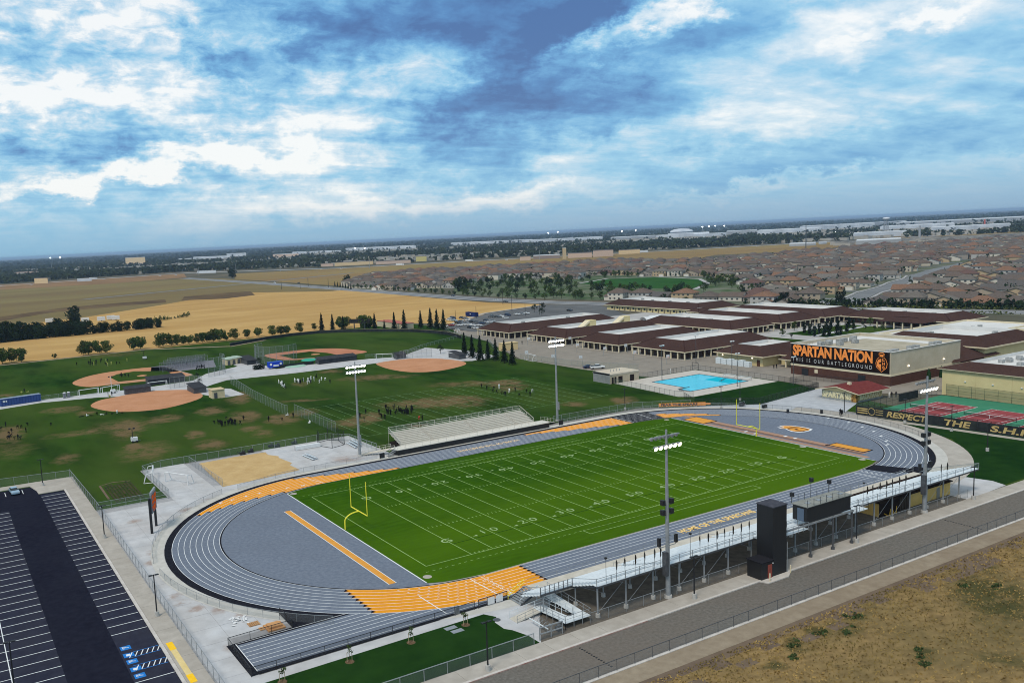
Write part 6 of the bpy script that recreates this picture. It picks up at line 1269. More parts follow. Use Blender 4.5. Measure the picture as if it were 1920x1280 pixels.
for i, (x, y) in enumerate(((-81, 205.8), (-79.5, 206.0))):
    t = empty('portable_toilet', (x, y, 0), 'grey portable toilet with white roof, %s of a pair' % ('left' if i == 0 else 'right'), 'portable toilet', 'portable toilets'); part('cabin', MB().box(x-.55, y-.55, 0, x+.55, y+.55, 2.0), M('toilet_grey', (.24, .25, .27)), t); part('roof', MB().sphere((x, y, 2.0), .62, 8, 5, sc=(1, 1, .5)), m_wht, t); part('door', MB().box(x-.4, y-.6, .1, x+.4, y-.55, 1.9), M('toilet_door', (.17, .18, .20)), t)
t = empty('snack_trailer', G(516, 694)+(0,), 'bright blue snack trailer on the ball field pavement', 'trailer'); x, y = G(516, 690)
part('body', MB().box(x-3.2, y-1.2, .5, x+3.2, y+1.2, 2.9), M('trailer_blue', (.012, .045, .42), (.02, .07, .5), 1), t); part('roof', MB().box(x-3.3, y-1.3, 2.9, x+3.3, y+1.3, 3.0), M('trailer_roof', (.05, .12, .45)), t)
for sx in (-2.3, 2.3): part('round_sign', MB().cyl((x+sx, y-1.22, 2.0), (x+sx, y-1.26, 2.0), .55, .55, 12), m_wht, t); part('wheel', MB().cyl((x+sx*.6, y-1.3, .35), (x+sx*.6, y-1.0, .35), .35, .35, 10), m_blk, t)
part('hatch', MB().box(x-1.2, y-1.26, 1.0, x+1.4, y-1.2, 1.7), m_wht, t)
gl0 = empty('soccer_goal', (0, 0, 0), 'x x x x', 'soccer goal', 'white soccer goals')
link('goal_frame', MB().tube([(-3.7, 0, 0), (-3.7, 0, 2.4), (3.7, 0, 2.4), (3.7, 0, 0)], .13, 6).tube([(-3.7, 0, 2.4), (-3.7, 1.2, 2.2), (-3.7, 2, 0), (-3.7, 0, 0)], .09, 6).tube([(3.7, 0, 2.4), (3.7, 1.2, 2.2), (3.7, 2, 0), (3.7, 0, 0)], .09, 6).tube([(-3.7, 2, .05), (3.7, 2, .05)], .05, 6).mesh('goal_frame', m_wht), gl0)
GLS = [(-72, 205.8, 8, 'left of two joined goals beside the portable toilets'), (-63.6, 206.4, 20, 'right of two joined goals by the mobile light'), (57.2, 203.6, -30, 'at the top left of the right clay circle'), (-46, 203.2, 2, 'grey goal in front of the wide dugout'), (-80, 63, 75, 'standing upright on the concrete corner pad'), (-76.4, 55, -60, 'tipped at the front of the concrete corner pad'), G(860, 625)[:2]+(70, 'at the left end of the old court asphalt'), (101, 150, 80, 'beside the redwoods on the old courts')]
for i, (x, y, a, lb) in enumerate(GLS):
    o = gl0 if i == 0 else copy_tree(gl0); o.location = (x, y, 0); o.rotation_euler = (0, 0, R(a)); o['label'] = 'white soccer goal frame '+lb
# mobile light towers
for i, (x, y, lb, h_) in enumerate(((-75.2, 107.3, 'in the middle of the near practice grass', 4), (-63.5, 203, 'beside the white soccer goals', 6.5), (-30, 300, 'in the far left outfield', 4.5))):
    t = empty('mobile_light_tower', (x, y, 0), 'white mobile light tower '+lb, 'light tower', 'mobile light towers'); part('housing', MB().box(x-.9, y-.6, .45, x+.9, y+.6, 1.5), m_wht, t); part('mast', MB().box(x-.5, y-.08, 1.5, x-.34, y+.08, h_), m_blk if i != 1 else m_wht, t)
    for sx in (-.6, .6): part('wheel', MB().cyl((x+sx, y-.75, .3), (x+sx, y-.55, .3), .3, .3, 10), m_blk, t)
    for sx in (-.9, .3): part('lamp_head', MB().box(x-.42+sx-.05, y-.2, h_-.1, x-.42+sx+.5, y+.2, h_+.3), m_blk, t)
    part('tow_bar', MB().bar((x+.9, y, .5), (x+1.8, y, .3), .08), m_steel_d, t)
# throwing cage, benches, bleachers on the concrete pad
CG = empty('throwing_cage', (-31, 66.5, 0), 'black hooped discus cage on the concrete pad', 'throwing cage')
cpts = [(-34.8, 66.6), (-33.5, 70.6), (-30, 71.6), (-28, 69), (-28.7, 63.6), (-32.9, 62.3)]
for p_ in cpts: part('post', MB().cyl((*p_, 0), (*p_, 3.9), .09, .07, 8), m_blk, CG)
part('cage_net', (lambda mb: [mb.quad((*a, .0), (*b, .0), (*b, 3.7), (*a, 3.7)) for a, b in zip(cpts[:-1], cpts[1:])] and mb)(MB()), M('cage_net', (.03, .035, .035), alpha=.16), CG)
mb = MB(); 
for a, b in zip(cpts, cpts[1:]+cpts[:1]): mb.bar((*a, .06), (*b, .06), .14, .1)
part('base_ring', mb, m_blk, CG)
t = empty('roller_mat', (-38.5, 66.5, 0), 'pale rolled tarp on a long frame beside the cage', 'rolled tarp'); part('roll', MB().bar((-41.8, 66.4, .6), (-34.8, 66.2, .6), .9, 1.0), m_wht, t); part('end_frame', MB().bar((-41.9, 66.4, 0), (-41.9, 66.4, 1.2), .1).bar((-34.7, 66.2, 0), (-34.7, 66.2, 1.2), .1), m_steel, t)
for i, (x0, y0, x1, y1, n_) in enumerate(((-42.6, 59.6, -42.1, 53.4, 2), (-27.6, 64.6, -28.2, 57.8, 3))):
    t = empty('small_bleacher', (x0, (y0+y1)/2, 0), ('two row aluminium bench on the middle of the concrete pad', 'three row aluminium bleacher by the light pole')[i], 'bench')
    for k in range(n_): part('seat_plank', MB().bar((x0+.75*k, y0, .3+.3*k), (x1+.75*k, y1, .3+.3*k), .32, .06), m_alu, t); part('foot_plank', MB().bar((x0+.75*k+.35, y0, .2+.3*k), (x1+.75*k+.35, y1, .2+.3*k), .25, .05), M('blue_shade_plank', (.16, .26, .36)), t)
    for yy in (y0-.5, (y0+y1)/2, y1+.5): part('leg', MB().bar((x0, yy, 0), (x0+.75*n_, yy, .3*n_), .06), m_steel, t)
for i, (px, py) in enumerate(((455, 852), (470, 848), (508, 838), (520, 838), (552, 832))):
    x, y = G(px, py); mb = MB(); mb.box(x-.7, y-.4, .05, x+.7, y+.4, .75); mb.sphere((x+.3, y, .8), .4); mb.bar((x-.7, y, .3), (x-1.5, y+.2, 1.1), .1); solo('hurdle_cart', mb, m_blk, (x, y, 0), 'dark equipment cart against the green fence, number %s from the left' % ('one', 'two', 'three', 'four', 'five')[i], 'cart', 'carts at the green fence')
for x, y, lb in ((85.5, 28, 'left heap of gear on the plaza edge'), (88, 22, 'right heap beside the plaza gate')):
    t = empty('gear_rack', (x, y, 0), lb, 'gear rack'); part('frame', MB().bar((x-1.2, y, 0), (x-1.2, y, 1.4), .08).bar((x+1.2, y, 0), (x+1.2, y, 1.4), .08).bar((x-1.2, y, 1.4), (x+1.2, y, 1.4), .08), m_steel, t)
    part('bin', MB().box(x-.8, y-.4, .2, x-.1, y+.4, 1.0), m_blk, t); part('bin', MB().box(x+.1, y-.4, .2, x+.8, y+.4, 1.1), m_dark_void, t)
for i, (x, y) in enumerate(((93, 7), (87.2, 13.5), (96.5, 3.2))):
    mb = MB(); mb.cyl((x, y, 0), (x, y, 1.0), .35, .38, 12); mb.cyl((x, y, 1.0), (x, y, 1.15), .40, .3, 12); solo('waste_bin', mb, m_blk, (x, y, 0), 'black waste bin on the blue grey plaza, %s' % ('by the track gate', 'near the track fence', 'beside the windscreen corner')[i], 'waste bin', 'bins on the plaza')
m_teal = M('teal_canopy', (.05, .33, .24)); m_tc2 = M('pale_green_canopy', (.30, .46, .38))
for i, (px, py, r_, mt) in enumerate(((580, 669, 4.0, m_teal), (551, 680, 5.5, m_tc2))):
    x, y = G(px, py+6); t = empty('home_plate_cover', (x, y, 0), ('small teal round tarp on the baseball grass', 'pale green round tarp on the baseball grass')[i], 'tarp'); part('tarp', MB().cyl((x, y, .05), (x, y, .5), r_, r_*.8, 20), mt, t)
# ------------------------------------------------------------------ foliage
def leaf_mat(name, c1, c2, c3):
    m = M(name, c1, c2, .9, rough=.9, c3=c3, scale3=3.5, amt3=.7, lo=.3, hi=.7); t = m.node_tree; b = t.nodes['Principled BSDF']; src = b.inputs['Base Color'].links[0].from_socket
    oi = t.nodes.new('ShaderNodeObjectInfo'); mr = t.nodes.new('ShaderNodeMapRange'); mr.inputs['To Min'].default_value = .7; mr.inputs['To Max'].default_value = 1.3; t.links.new(oi.outputs['Random'], mr.inputs['Value'])
    v_ = t.nodes.new('ShaderNodeVectorMath'); v_.operation = 'SCALE'; t.links.new(src, v_.inputs[0]); t.links.new(mr.outputs[0], v_.inputs['Scale']); t.links.new(v_.outputs[0], b.inputs['Base Color'])
    return m
m_leaf = leaf_mat('green_leaves', (.042, .072, .018), (.085, .125, .034), (.028, .048, .013))
m_leaf_y = leaf_mat('olive_leaves', (.09, .11, .028), (.145, .155, .045), (.045, .060, .018))
m_leaf_d = leaf_mat('dark_leaves', (.014, .028, .013), (.032, .052, .022), (.009, .018, .010))
m_leaf_r = leaf_mat('redwood_needles', (.010, .020, .011), (.022, .036, .018), (.007, .013, .009))
m_leaf_s = leaf_mat('sapling_leaves', (.06, .10, .03), (.10, .15, .05), (.04, .06, .02))
m_bark = M('bark', (.06, .045, .035), (.10, .075, .055), 3)
def leaf_cards(P, size, rg, flat=0.0, aspect=1.0):   # one quad per point
    n_ = len(P); a = rg.normal(size=(n_, 3)); a /= np.linalg.norm(a, axis=1)[:, None]; b = rg.normal(size=(n_, 3)); b[:, 2] *= (1-flat); b -= (a*b).sum(1)[:, None]*a; b /= np.linalg.norm(b, axis=1)[:, None]
    s_ = (size*rg.uniform(.6, 1.3, n_))[:, None]; a = a*s_*aspect; b = b*s_
    V = np.stack([P-a*.5-b*.5, P+a*.5-b*.5*.6, P+a*.5*.8+b*.5, P-a*.5+b*.5*.7], 1).reshape(-1, 3); return V
def np_mesh(name, V, mats, F=None, mi=None, smooth=False):
    me = bpy.data.meshes.new(name); nv = len(V); me.vertices.add(nv); me.vertices.foreach_set('co', np.ascontiguousarray(V, dtype=np.float32).ravel())
    if F is None: F = np.arange(nv).reshape(-1, 4)
    nf, k = F.shape; me.loops.add(nf*k); me.loops.foreach_set('vertex_index', F.astype(np.int32).ravel()); me.polygons.add(nf)
    me.polygons.foreach_set('loop_start', np.arange(0, nf*k, k, dtype=np.int32)); me.polygons.foreach_set('loop_total', np.full(nf, k, dtype=np.int32))
    for m in (mats if isinstance(mats, (list, tuple)) else [mats]): me.materials.append(m)
    if mi is not None: me.polygons.foreach_set('material_index', mi.astype(np.int32))
    me.update(calc_edges=True); return me
def crown_pts(rg, h0, h1, rad, nc, nl, cr, vase=0.0):
    C_ = []
    for i in range(nc):
        u = rg.uniform(0, 1)**.6; th = rg.uniform(0, 6.283); ph = rg.uniform(-1, 1); z = (h0+h1)/2+ph*(h1-h0)/2*.86; rr = rad*math.sqrt(max(.05, 1-ph*ph*.85))*u*(1+vase*ph)
        C_.append((rr*math.cos(th), rr*math.sin(th), z))
    C_ = np.array(C_); P = np.repeat(C_, nl, 0); d = rg.normal(size=P.shape); d /= np.linalg.norm(d, axis=1)[:, None]; return P+d*(cr*rg.uniform(.45, 1.05, len(P))**.5)[:, None]
def trunk_mb(h0, r0, limbs, rg, spread):
    mb = MB(); mb.cyl((0, 0, 0), (0, 0, h0), r0, r0*.7, 7)
    for i in range(limbs):
        a = 6.283*i/limbs+rg.uniform(-.4, .4); mb.cyl((0, 0, h0*.8), (spread*math.cos(a), spread*math.sin(a), h0*rg.uniform(1.9, 2.6)), r0*.55, r0*.18, 5)
    return mb
TREES = {}
def tree_proto(key, h, rad, base, nc, nl, cr, ls, mat, vase=0.0, tr=.16, limbs=4, seed=0):
    rg = np.random.default_rng(seed); P = crown_pts(rg, base, h, rad, nc, nl, cr, vase)
    TREES[key] = (np_mesh('crown', leaf_cards(P, ls, rg), mat), trunk_mb(base*1.1+.2, tr, limbs, rg, rad*.45).mesh('trunk', m_bark))
for s_ in range(3):
    tree_proto('orchard%d' % s_, 6.6, 3.3, 1.2, 30, 46, 1.05, .46, m_leaf_y if s_ == 1 else m_leaf, .3, .14, 6, 10+s_)
    tree_proto('big%d' % s_, 11, 5.0, .5, 52, 34, 1.8, .75, m_leaf_d, 0, .3, 5, 20+s_)
    tree_proto('street%d' % s_, 6.2, 2.5, 1.6, 14, 22, .95, .55, m_leaf_d if s_ == 2 else m_leaf, 0, .14, 4, 30+s_)
tree_proto('shrub', 2.2, 1.5, .25, 10, 20, .5, .30, m_leaf, 0, .06, 4, 41); tree_proto('ball', 4.2, 1.6, 1.9, 9, 40, .7, .28, m_leaf_d, 0, .12, 3, 42)
def cone_proto(key, h, rad, seed, mat):
    rg = np.random.default_rng(seed); P = []
    nlay = int(h*2.3)
    for i in range(nlay):
        z = h*(.10+.88*i/nlay); rr = rad*(1-i/nlay)**.8*rg.uniform(.75, 1.1); nb = max(4, int(9*(1-i/nlay)+3)); off = rg.uniform(0, 6)
        for b in range(nb):
            a = off+6.283*b/nb+rg.uniform(-.2, .2); L = rr*rg.uniform(.7, 1.1)
            for k in range(6): t = (k+.6)/6; P.append((L*t*math.cos(a)+rg.normal()*.1, L*t*math.sin(a)+rg.normal()*.1, z-.35*L*t*t+rg.normal()*.1))
    for k in range(14): P.append((rg.normal()*.08, rg.normal()*.08, h*(.95+.06*k/14)))
    mb = MB(); mb.cyl((0, 0, 0), (0, 0, h*.9), .22, .05, 7); TREES[key] = (np_mesh('crown', leaf_cards(np.array(P), .42, rg, .4), mat), mb.mesh('trunk', m_bark))
for s_ in range(3): cone_proto('redwood%d' % s_, 10.5, 2.15, 50+s_, m_leaf_r)
def plant(name, key, x, y, s, label, group=None, cat='tree', z=0.0, rot=None, sz=1.0):
    t = empty(name, (x, y, z), label, cat, group, random.uniform(0, 6.28) if rot is None else rot); t.scale = (s, s, s*sz)
    link('crown', TREES[key][0], t); link('trunk', TREES[key][1], t); return t
sp = [(-89.0, -46.6, 'lowest'), (-79.7, -46.8, 'second'), (-70.4, -46.7, 'third'), (-61.4, -46.5, 'topmost')]
for i, (x, y, lb) in enumerate(sp):
    t = empty('staked_sapling', (x, y, .05), 'young staked sapling in the dark lawn, %s of four along the walk' % lb, 'tree', 'staked saplings by the sprint chute')
    rg = np.random.default_rng(60+i); part_m = np_mesh('crown', leaf_cards(crown_pts(rg, 1.1, 2.3, .42, 7, 16, .22, 0), .14, rg), m_leaf_s); link('crown', part_m, t)
    link('trunk', MB().cyl((0, 0, 0), (0, 0, 1.7), .03, .02, 6).mesh('trunk', m_bark), t)
    for sx in (-.35, .35): link('stake', MB().cyl((sx, 0, 0), (sx, 0, 1.35), .035, .035, 6).mesh('stake', M('stake_wood', (.42, .34, .22))), t)
    link('mulch_ring', MB().cyl((0, 0, 0), (0, 0, .05), .62, .5, 16).mesh('mulch_ring', M('mulch', (.10, .065, .04), (.15, .10, .06), 4)), t)
OT = [(5, 242.5, 1.15), (21, 239.5, 1.0), (40, 240, 1.0), (102.5, 232, .35), (156, 226.5, 1.05), (166, 225.5, 1.0), (187.5, 223.7, 1.0), (201, 222.5, .95), (250, 216.2, .9), (264, 215, 1.0), (297, 211.3, .8), (306, 210, 1.05), (322, 208.5, .9), (333, 207.5, .85), (345, 206.5, .7), (355, 205.5, .7), (369, 203.8, .75), (380, 203, .8), (390, 202, .85), (400, 201, 1.0), (411, 200.5, .95), (425, 199, .7), (441, 196.5, .85), (463, 194, .7), (484, 191.5, .75), (512, 190, .85), (527, 188.5, .75), (538, 187, .75), (563, 184.5, .85)]
for i, (px, py, s_) in enumerate(OT):
    x, y = G(px, py+440-.5); plant('field_edge_tree', 'orchard%d' % (i % 3), x, y, s_*1.08, 'bushy olive tree at the stubble field edge, %s from the left' % (ORD+['seventeenth', 'eighteenth', 'nineteenth', 'twentieth', 'twenty first', 'twenty second', 'twenty third', 'twenty fourth', 'twenty fifth', 'twenty sixth', 'twenty seventh', 'twenty eighth', 'twenty ninth'])[i], 'trees along the stubble field edge')
for i, (px, py, s_) in enumerate(((640, 617, 1.15), (648, 614, 1.0), (682, 619, 1.35), (692, 618, 1.1), (590, 618, .6))):
    x, y = G(px, py); plant('round_tree', 'orchard%d' % (i % 3), x, y, s_, 'leafy round tree between the redwoods behind the outfield, %s' % ORD[i], 'round trees behind the outfield wall')
RW = [(603.7, 623, 1.08), (624, 622, 1.0), (643.5, 621, .85), (703, 620, .98), (721, 619.5, .60), (739.5, 618.5, .98), (758, 618.5, 1.1), (789, 615, 1.0), (807.5, 616.5, 1.15), (819.5, 618.3, 1.12), (832, 620, 1.15)]
for i, (px, py, s_) in enumerate(RW): x, y = G(px, py); plant('redwood_tree', 'redwood%d' % (i % 3), x, y, s_*1.04, 'dark conical redwood behind the outfield wall, %s from the left' % ORD[i], 'redwoods behind the outfield wall')
RW2 = [(871, 666, 1.0), (885.5, 671, .98), (900.5, 676, 1.05), (915, 674, .85), (929.5, 676, .92), (946, 680, .92), (961, 684, .92)]
for i, (px, py, s_) in enumerate(RW2): x, y = G(px, py); plant('redwood_tree', 'redwood%d' % ((i+1) % 3), x, y, s_*1.0, 'dark conical redwood beside the old court asphalt, %s from the left' % ORD[i], 'redwoods beside the old courts')
for i, (px, py) in enumerate(((826, 663), (505, 0))[:1]): x, y = G(px, py); plant('round_tree', 'ball', x, y, .9, 'small dark tree on the pavement by the right clay circle')
x, y = G(485, 692); mb = MB(); mb.box(x-2.4, y-1.2, 0, x+2.4, y+1.2, 1.3)
t = empty('clipped_hedge', (x, y, 0), 'dark clipped hedge block on the ball field pavement', 'hedge'); rg = np.random.default_rng(3); P = np.array([(rg.uniform(-2.5, 2.5), rg.uniform(-1.3, 1.3), rg.uniform(.1, 2.0)) for _ in range(900)]); link('foliage', np_mesh('foliage', leaf_cards(P, .3, rg), m_leaf_r), t)
for px, py, s_, lb in ((486, 684, .75, 'behind the dark hedge block'), (370, 710, .55, 'by the left infield dugout'), (374, 720, .5, 'at the end of the pavement by the mesh dugout')): x, y = G(px, py); plant('round_tree', 'ball', x, y, s_, 'small round green tree '+lb)
# dark grove on the left
rg = np.random.default_rng(5)
gi = 0
def words(n_):
    T_ = ['', 'one', 'two', 'three', 'four', 'five', 'six', 'seven', 'eight', 'nine', 'ten', 'eleven', 'twelve', 'thirteen', 'fourteen', 'fifteen', 'sixteen', 'seventeen', 'eighteen', 'nineteen']
    return T_[n_] if n_ < 20 else (['', '', 'twenty', 'thirty', 'forty'][n_//10]+' '+T_[n_ % 10]).strip()
for row, (y0, n_, s0) in enumerate(((477, 40, .95), (488, 30, 1.1))):
    for i in range(n_):
        x = -150+(i+.5)*(170/n_)+rg.normal()*1.2; hgt_ = s0*(1.05 if x < -70 else .85 if x < -30 else .62)*rg.uniform(.8, 1.1)
        if row == 1 and -30 < x < 5: continue
        plant('grove_tree', 'big%d' % (gi % 3), x, y0+rg.normal()*1.5+(x+84)*.02, hgt_, 'dark dense grove tree, %s row, number %s from the left' % ('front' if row == 0 else 'back', words(i+1)), 'trees of the dark grove'); gi += 1
for i, (px, py) in enumerate(((93, 603), (160, 602), (190, 600), (208, 597.5), (217, 598))):
    x, y = G(px, py+2); t = empty('parked_trailer', (x, y, 0), 'white trailer half hidden behind the dark grove, %s from the left' % ORD[i], 'trailer', 'trailers in the grove')
    part('body', MB().box(x-3, y-1.3, .6, x+3, y+1.3, 3.6), m_wht, t); part('wheel', MB().cyl((x, y-1.3, .4), (x, y-1.1, .4), .4, .4, 8), m_blk, t)
for i in range(9):
    x, y = G(288+8*i, 603-1.2*i); plant('scrub_bush', 'shrub', x, y, 1.3+.5*math.sin(i), 'brown green scrub on the rubbish heap right of the dark grove', 'scrub on the heap', 'bush')
plant('palm_like_tree', 'big0', *G(139, 604), 1.15, 'tall broad tree rising above the grove trailers')
# ------------------------------------------------------------------ houses
ROOFC = [(.105, .082, .070), (.125, .088, .070), (.100, .083, .074), (.115, .103, .092), (.088, .082, .080), (.16, .095, .066), (.13, .120, .108), (.105, .066, .058)]
WALLC = [(.48, .43, .35), (.37, .31, .24), (.58, .54, .47), (.29, .26, .23), (.44, .34, .22), (.42, .41, .39)]
m_town = None
RN = ['brown', 'russet', 'dull brown', 'tan grey', 'grey', 'terracotta', 'pale grey', 'dark maroon']; WN = ['cream', 'tan', 'pale', 'grey brown', 'ochre', 'grey']
m_roofs = [M('tile_'+RN[i].replace(' ', '_'), c, tuple(v_*1.35 for v_ in c), 1.2, detail=3) for i, c in enumerate(ROOFC)]
m_walls = [M('house_'+WN[i].replace(' ', '_'), c) for i, c in enumerate(WALLC)]
m_hwin = M('house_window', (.045, .05, .055), rough=.3); m_gar = M('garage_white', (.62, .60, .55))
def house_geo(v_):
    W, D, H = [(14, 17, 3.1), (13.5, 15, 5.8), (15, 16, 3.2), (12.5, 16, 5.6), (16, 14, 3.1)][v_]; rf = MB(); wl = MB(); wn = MB(); gd = MB(); o = .6
    wl.box(-W/2, -D/2, 0, W/2, D/2, H); x0, x1, y0, y1 = -W/2-o, W/2+o, -D/2-o, D/2+o; hr = H+ (D/2+o)*.38
    if v_ in (0, 1, 3): ri = min(W, D)*.5; rf.add([(x0, y0, H), (x1, y0, H), (x1, y1, H), (x0, y1, H), (x0+ri*.75, 0, hr), (x1-ri*.75, 0, hr)], [(0, 1, 5, 4), (1, 2, 5), (2, 3, 4, 5), (3, 0, 4)])
    else: rf.add([(x0, y0, H), (x1, y0, H), (x1, y1, H), (x0, y1, H), (x0, 0, hr), (x1, 0, hr)], [(0, 1, 5, 4), (2, 3, 4, 5)]); wl.add([(-W/2, y0+o, H), (-W/2, y1-o, H), (-W/2, 0, hr-.25)], [(0, 2, 1)]); wl.add([(W/2, y0+o, H), (W/2, y1-o, H), (W/2, 0, hr-.25)], [(0, 1, 2)])
    # front gable wing (towards -x), one storey garage
    gw, gy, gh = 6.5, (-D/4 if v_ % 2 else D/5), 2.9; gx = -W/2-3.2
    wl.box(gx, gy-gw/2, 0, -W/2+.1, gy+gw/2, gh); gr = gh+gw/2*.5; e_ = min(0, -W/2+4)
    rf.add([(gx-.4, gy-gw/2-.4, gh-.05), (gx-.4, gy+gw/2+.4, gh-.05), (gx-.4, gy, gr), (e_, gy, gr), (e_, gy-gw/2-.4, gh-.05), (e_, gy+gw/2+.4, gh-.05)], [(0, 4, 3, 2), (2, 3, 5, 1)]); wl.add([(gx, gy-gw/2, gh), (gx, gy+gw/2, gh), (gx, gy, gr-.2)], [(0, 2, 1)])
    gd.box(gx-.06, gy-2.4, 0, gx, gy+2.4, 2.2)
    for fl_ in range(1 if H < 4 else 2):
        z = 1.0+2.8*fl_
        for yy in np.arange(-D/2+1.5, D/2-1.5, 3.4):
            if fl_ or abs(yy-gy) > gw/2+.8: wn.box(-W/2-.05, yy, z, -W/2, yy+1.4, z+1.2)
            wn.box(W/2, yy, z, W/2+.05, yy+1.4, z+1.2)
        for xx in np.arange(-W/2+1.5, W/2-1.5, 3.6): wn.box(xx, -D/2-.05, z, xx+1.4, -D/2, z+1.2); wn.box(xx, D/2, z, xx+1.4, D/2+.05, z+1.2)
    return rf, wl, wn, gd
HG = [house_geo(i) for i in range(5)]
HM = [(rf.mesh('roof', m_roofs[0]), wl.mesh('wall', m_walls[0]), wn.mesh('windows', m_hwin), gd.mesh('garage_door', m_gar)) for rf, wl, wn, gd in HG]
uu = Vector((.93, .368)); vv = Vector((.368, -.93))
res = gp([(636, 539), (700, 516), (860, 508), (1000, 500), (1130, 493), (1300, 491), (1450, 480), (1640, 463), (1920, 447), (2150, 438), (2300, 640), (1920, 592), (1640, 580), (1400, 571), (1160, 566), (1130, 560), (850, 541), (700, 545)])
roadx = lambda y: np.interp(y, [p[1] for p in nsroad[::-1]], [p[0] for p in nsroad[::-1]])
hs_road = [(352, 178), (369, 187), (420, 212), (466, 233), (520, 250), (565, 270), (606, 283), (640, 300), (720, 330), (900, 380)]
def dist_road(p, L):
    best = 1e9
    for a, b in zip(L[:-1], L[1:]):
        a = Vector(a); b = Vector(b); t = max(0, min(1, (p-a).dot(b-a)/(b-a).length_squared)); best = min(best, (p-a-(b-a)*t).length)
    return best
cand = []; org = Vector((352, 178)); rg = np.random.default_rng(11); row = 0; u = 24; streets = []
while u < 1500:
    for k in range(-45, 75):
        c = org+uu*u+vv*(k*17.2+(row*5.3) % 17.2); c = Vector((c.x+rg.normal()*.7, c.y+rg.normal()*.7))
        if not inside((c.x, c.y), res) or inside((c.x, c.y), park_poly): continue
        if c.x < roadx(c.y)+19 or dist_road(c, hs_road) < 17: continue
        px, py = project(c.x, c.y, 3)
        if px < -60 or px > 1990: continue
        cand.append((c.x, c.y, row, k))
    if row % 2: streets.append(u+17)
    u += 29 if row % 2 == 0 else 36; row += 1
cand.sort(key=lambda c: (c[0]-CAM[0])**2+(c[1]-CAM[1])**2)
near_h = []
rowseen = {}
for i, (x, y, row, k) in enumerate(cand):
    v_ = int(rg.integers(0, 5)); ri = int(rg.choice(8, p=[.18, .16, .15, .15, .11, .13, .07, .05])); wi = int(rg.integers(0, 6)); rz = math.atan2(uu.y, uu.x)+(math.pi if row % 2 else 0)+(0 if rg.random() < .6 else math.pi/2*(1 if rg.random() < .5 else -1))
    near_h.append((x, y, v_, ri, wi, rz, row))
used = {}
for i, (x, y, v_, ri, wi, rz, row) in enumerate(near_h[:298]):
    st = 'two storey' if v_ in (1, 3) else 'single storey'; px, _ = project(x, y)
    where = 'left of the park' if px < 870 else 'beyond the park lawn' if px < 1340 and y > 380 else 'behind the campus middle' if px < 1600 else 'at the right'
    rown = ['front row', 'second row', 'third row', 'fourth row', 'fifth row', 'sixth row', 'seventh row', 'eighth row', 'ninth row'][row] if row < 9 else 'back rows'
    lab = '%s roofed %s house with %s walls, %s %s' % (RN[ri], st, WN[wi], rown, where)
    t = empty('house', (x, y, 0), lab, 'house', 'houses of the tract: '+lab[:60], rz)
    for nm, me, mt in (('roof', HM[v_][0], m_roofs[ri]), ('wall', HM[v_][1], m_walls[wi])) + ((('windows', HM[v_][2], None), ('garage_door', HM[v_][3], None)) if i < 170 else ()):
        o = link(nm, me, t)
        if mt: o.material_slots[0].link = 'OBJECT'; o.material_slots[0].material = mt
        if nm == 'windows': o['kind'] = 'stuff'
AV, AF, AM = [], [], []; off = 0
for (x, y, v_, ri, wi, rz, row) in near_h[298:]:
    c_, s_ = math.cos(rz), math.sin(rz)
    for mbx, mi in ((HG[v_][0], ri), (HG[v_][1], 8+wi)):
        for q in mbx.v: AV.append((x+q[0]*c_-q[1]*s_, y+q[0]*s_+q[1]*c_, q[2]))
        for f_, in zip(mbx.f): AF.append(tuple(k+off for k in f_)); AM.append(mi)
        off += len(mbx.v)
me = bpy.data.meshes.new('distant_houses'); me.from_pydata(AV, [], AF)
for m_ in m_roofs+m_walls: me.materials.append(m_)
me.polygons.foreach_set('material_index', AM); me.update(); o = link('distant_houses', me); o['kind'] = 'stuff'
print('HOUSES', len(near_h))
for i, u in enumerate(streets):
    seg = []
    for k in range(-50, 80):
        c = org+uu*u+vv*(k*17.2)
        if inside((c.x, c.y), res) and not inside((c.x, c.y), park_poly) and c.x > roadx(c.y)+8: seg.append((c.x, c.y))
        else:
            if len(seg) > 2: road('tract_street', seg, 9, .05, m_far_road)
            seg = []
    if len(seg) > 2: road('tract_street', seg, 9, .05, m_far_road)
sheet('tract_ground', res, -.1, M('garden_ground', (.10, .10, .07), (.19, .18, .15), .05, c3=(.05, .09, .035), scale3=.03, amt3=.7, coord='World'))
# ------------------------------------------------------------------ trees as individuals in the park and along the road
rg = np.random.default_rng(21); cnt = 0; tries = 0
lawn_px = gp([(1075, 533), (1140, 522), (1230, 518), (1315, 523), (1330, 531), (1303, 543), (1240, 544), (1140, 541)])
px_c = np.array(park_poly); lo_, hi_ = px_c.min(0), px_c.max(0)
while cnt < 185 and tries < 5000:
    tries += 1; x, y = rg.uniform(lo_[0], hi_[0]), rg.uniform(lo_[1], hi_[1])
    if not inside((x, y), park_poly) or inside((x, y), lawn_px) or x < roadx(y)+13: continue
    plant('park_tree', 'street%d' % rg.integers(0, 3), x, y, rg.uniform(.7, 1.35), ('dense green tree in the park %s' % ('left of the lawn' if project(x, y)[0] < 1080 else 'in front of the lawn')), 'park trees', z=0); cnt += 1
for i in range(34):   # line of small trees along the school road in front of the first houses
    y = 760-i*11.5
    if y < 400: break
    plant('roadside_tree', 'street%d' % (i % 3), roadx(y)+14+rg.normal(), y, rg.uniform(.6, .95), 'small dark tree in the row beside the school road', 'row of trees along the school road')
for i in range(7):
    x, y = G(628+5*i, 537+.9*i); plant('column_tree', 'redwood%d' % (i % 3), x, y, .62, 'slim dark pointed tree where the houses begin at the road', 'pointed trees at the first houses')
BT = [(651, 534, 1.5), (436, 520.5, 2.0), (1018, 579, .8), (866, 546, 1.7), (1040, 600, .8)]
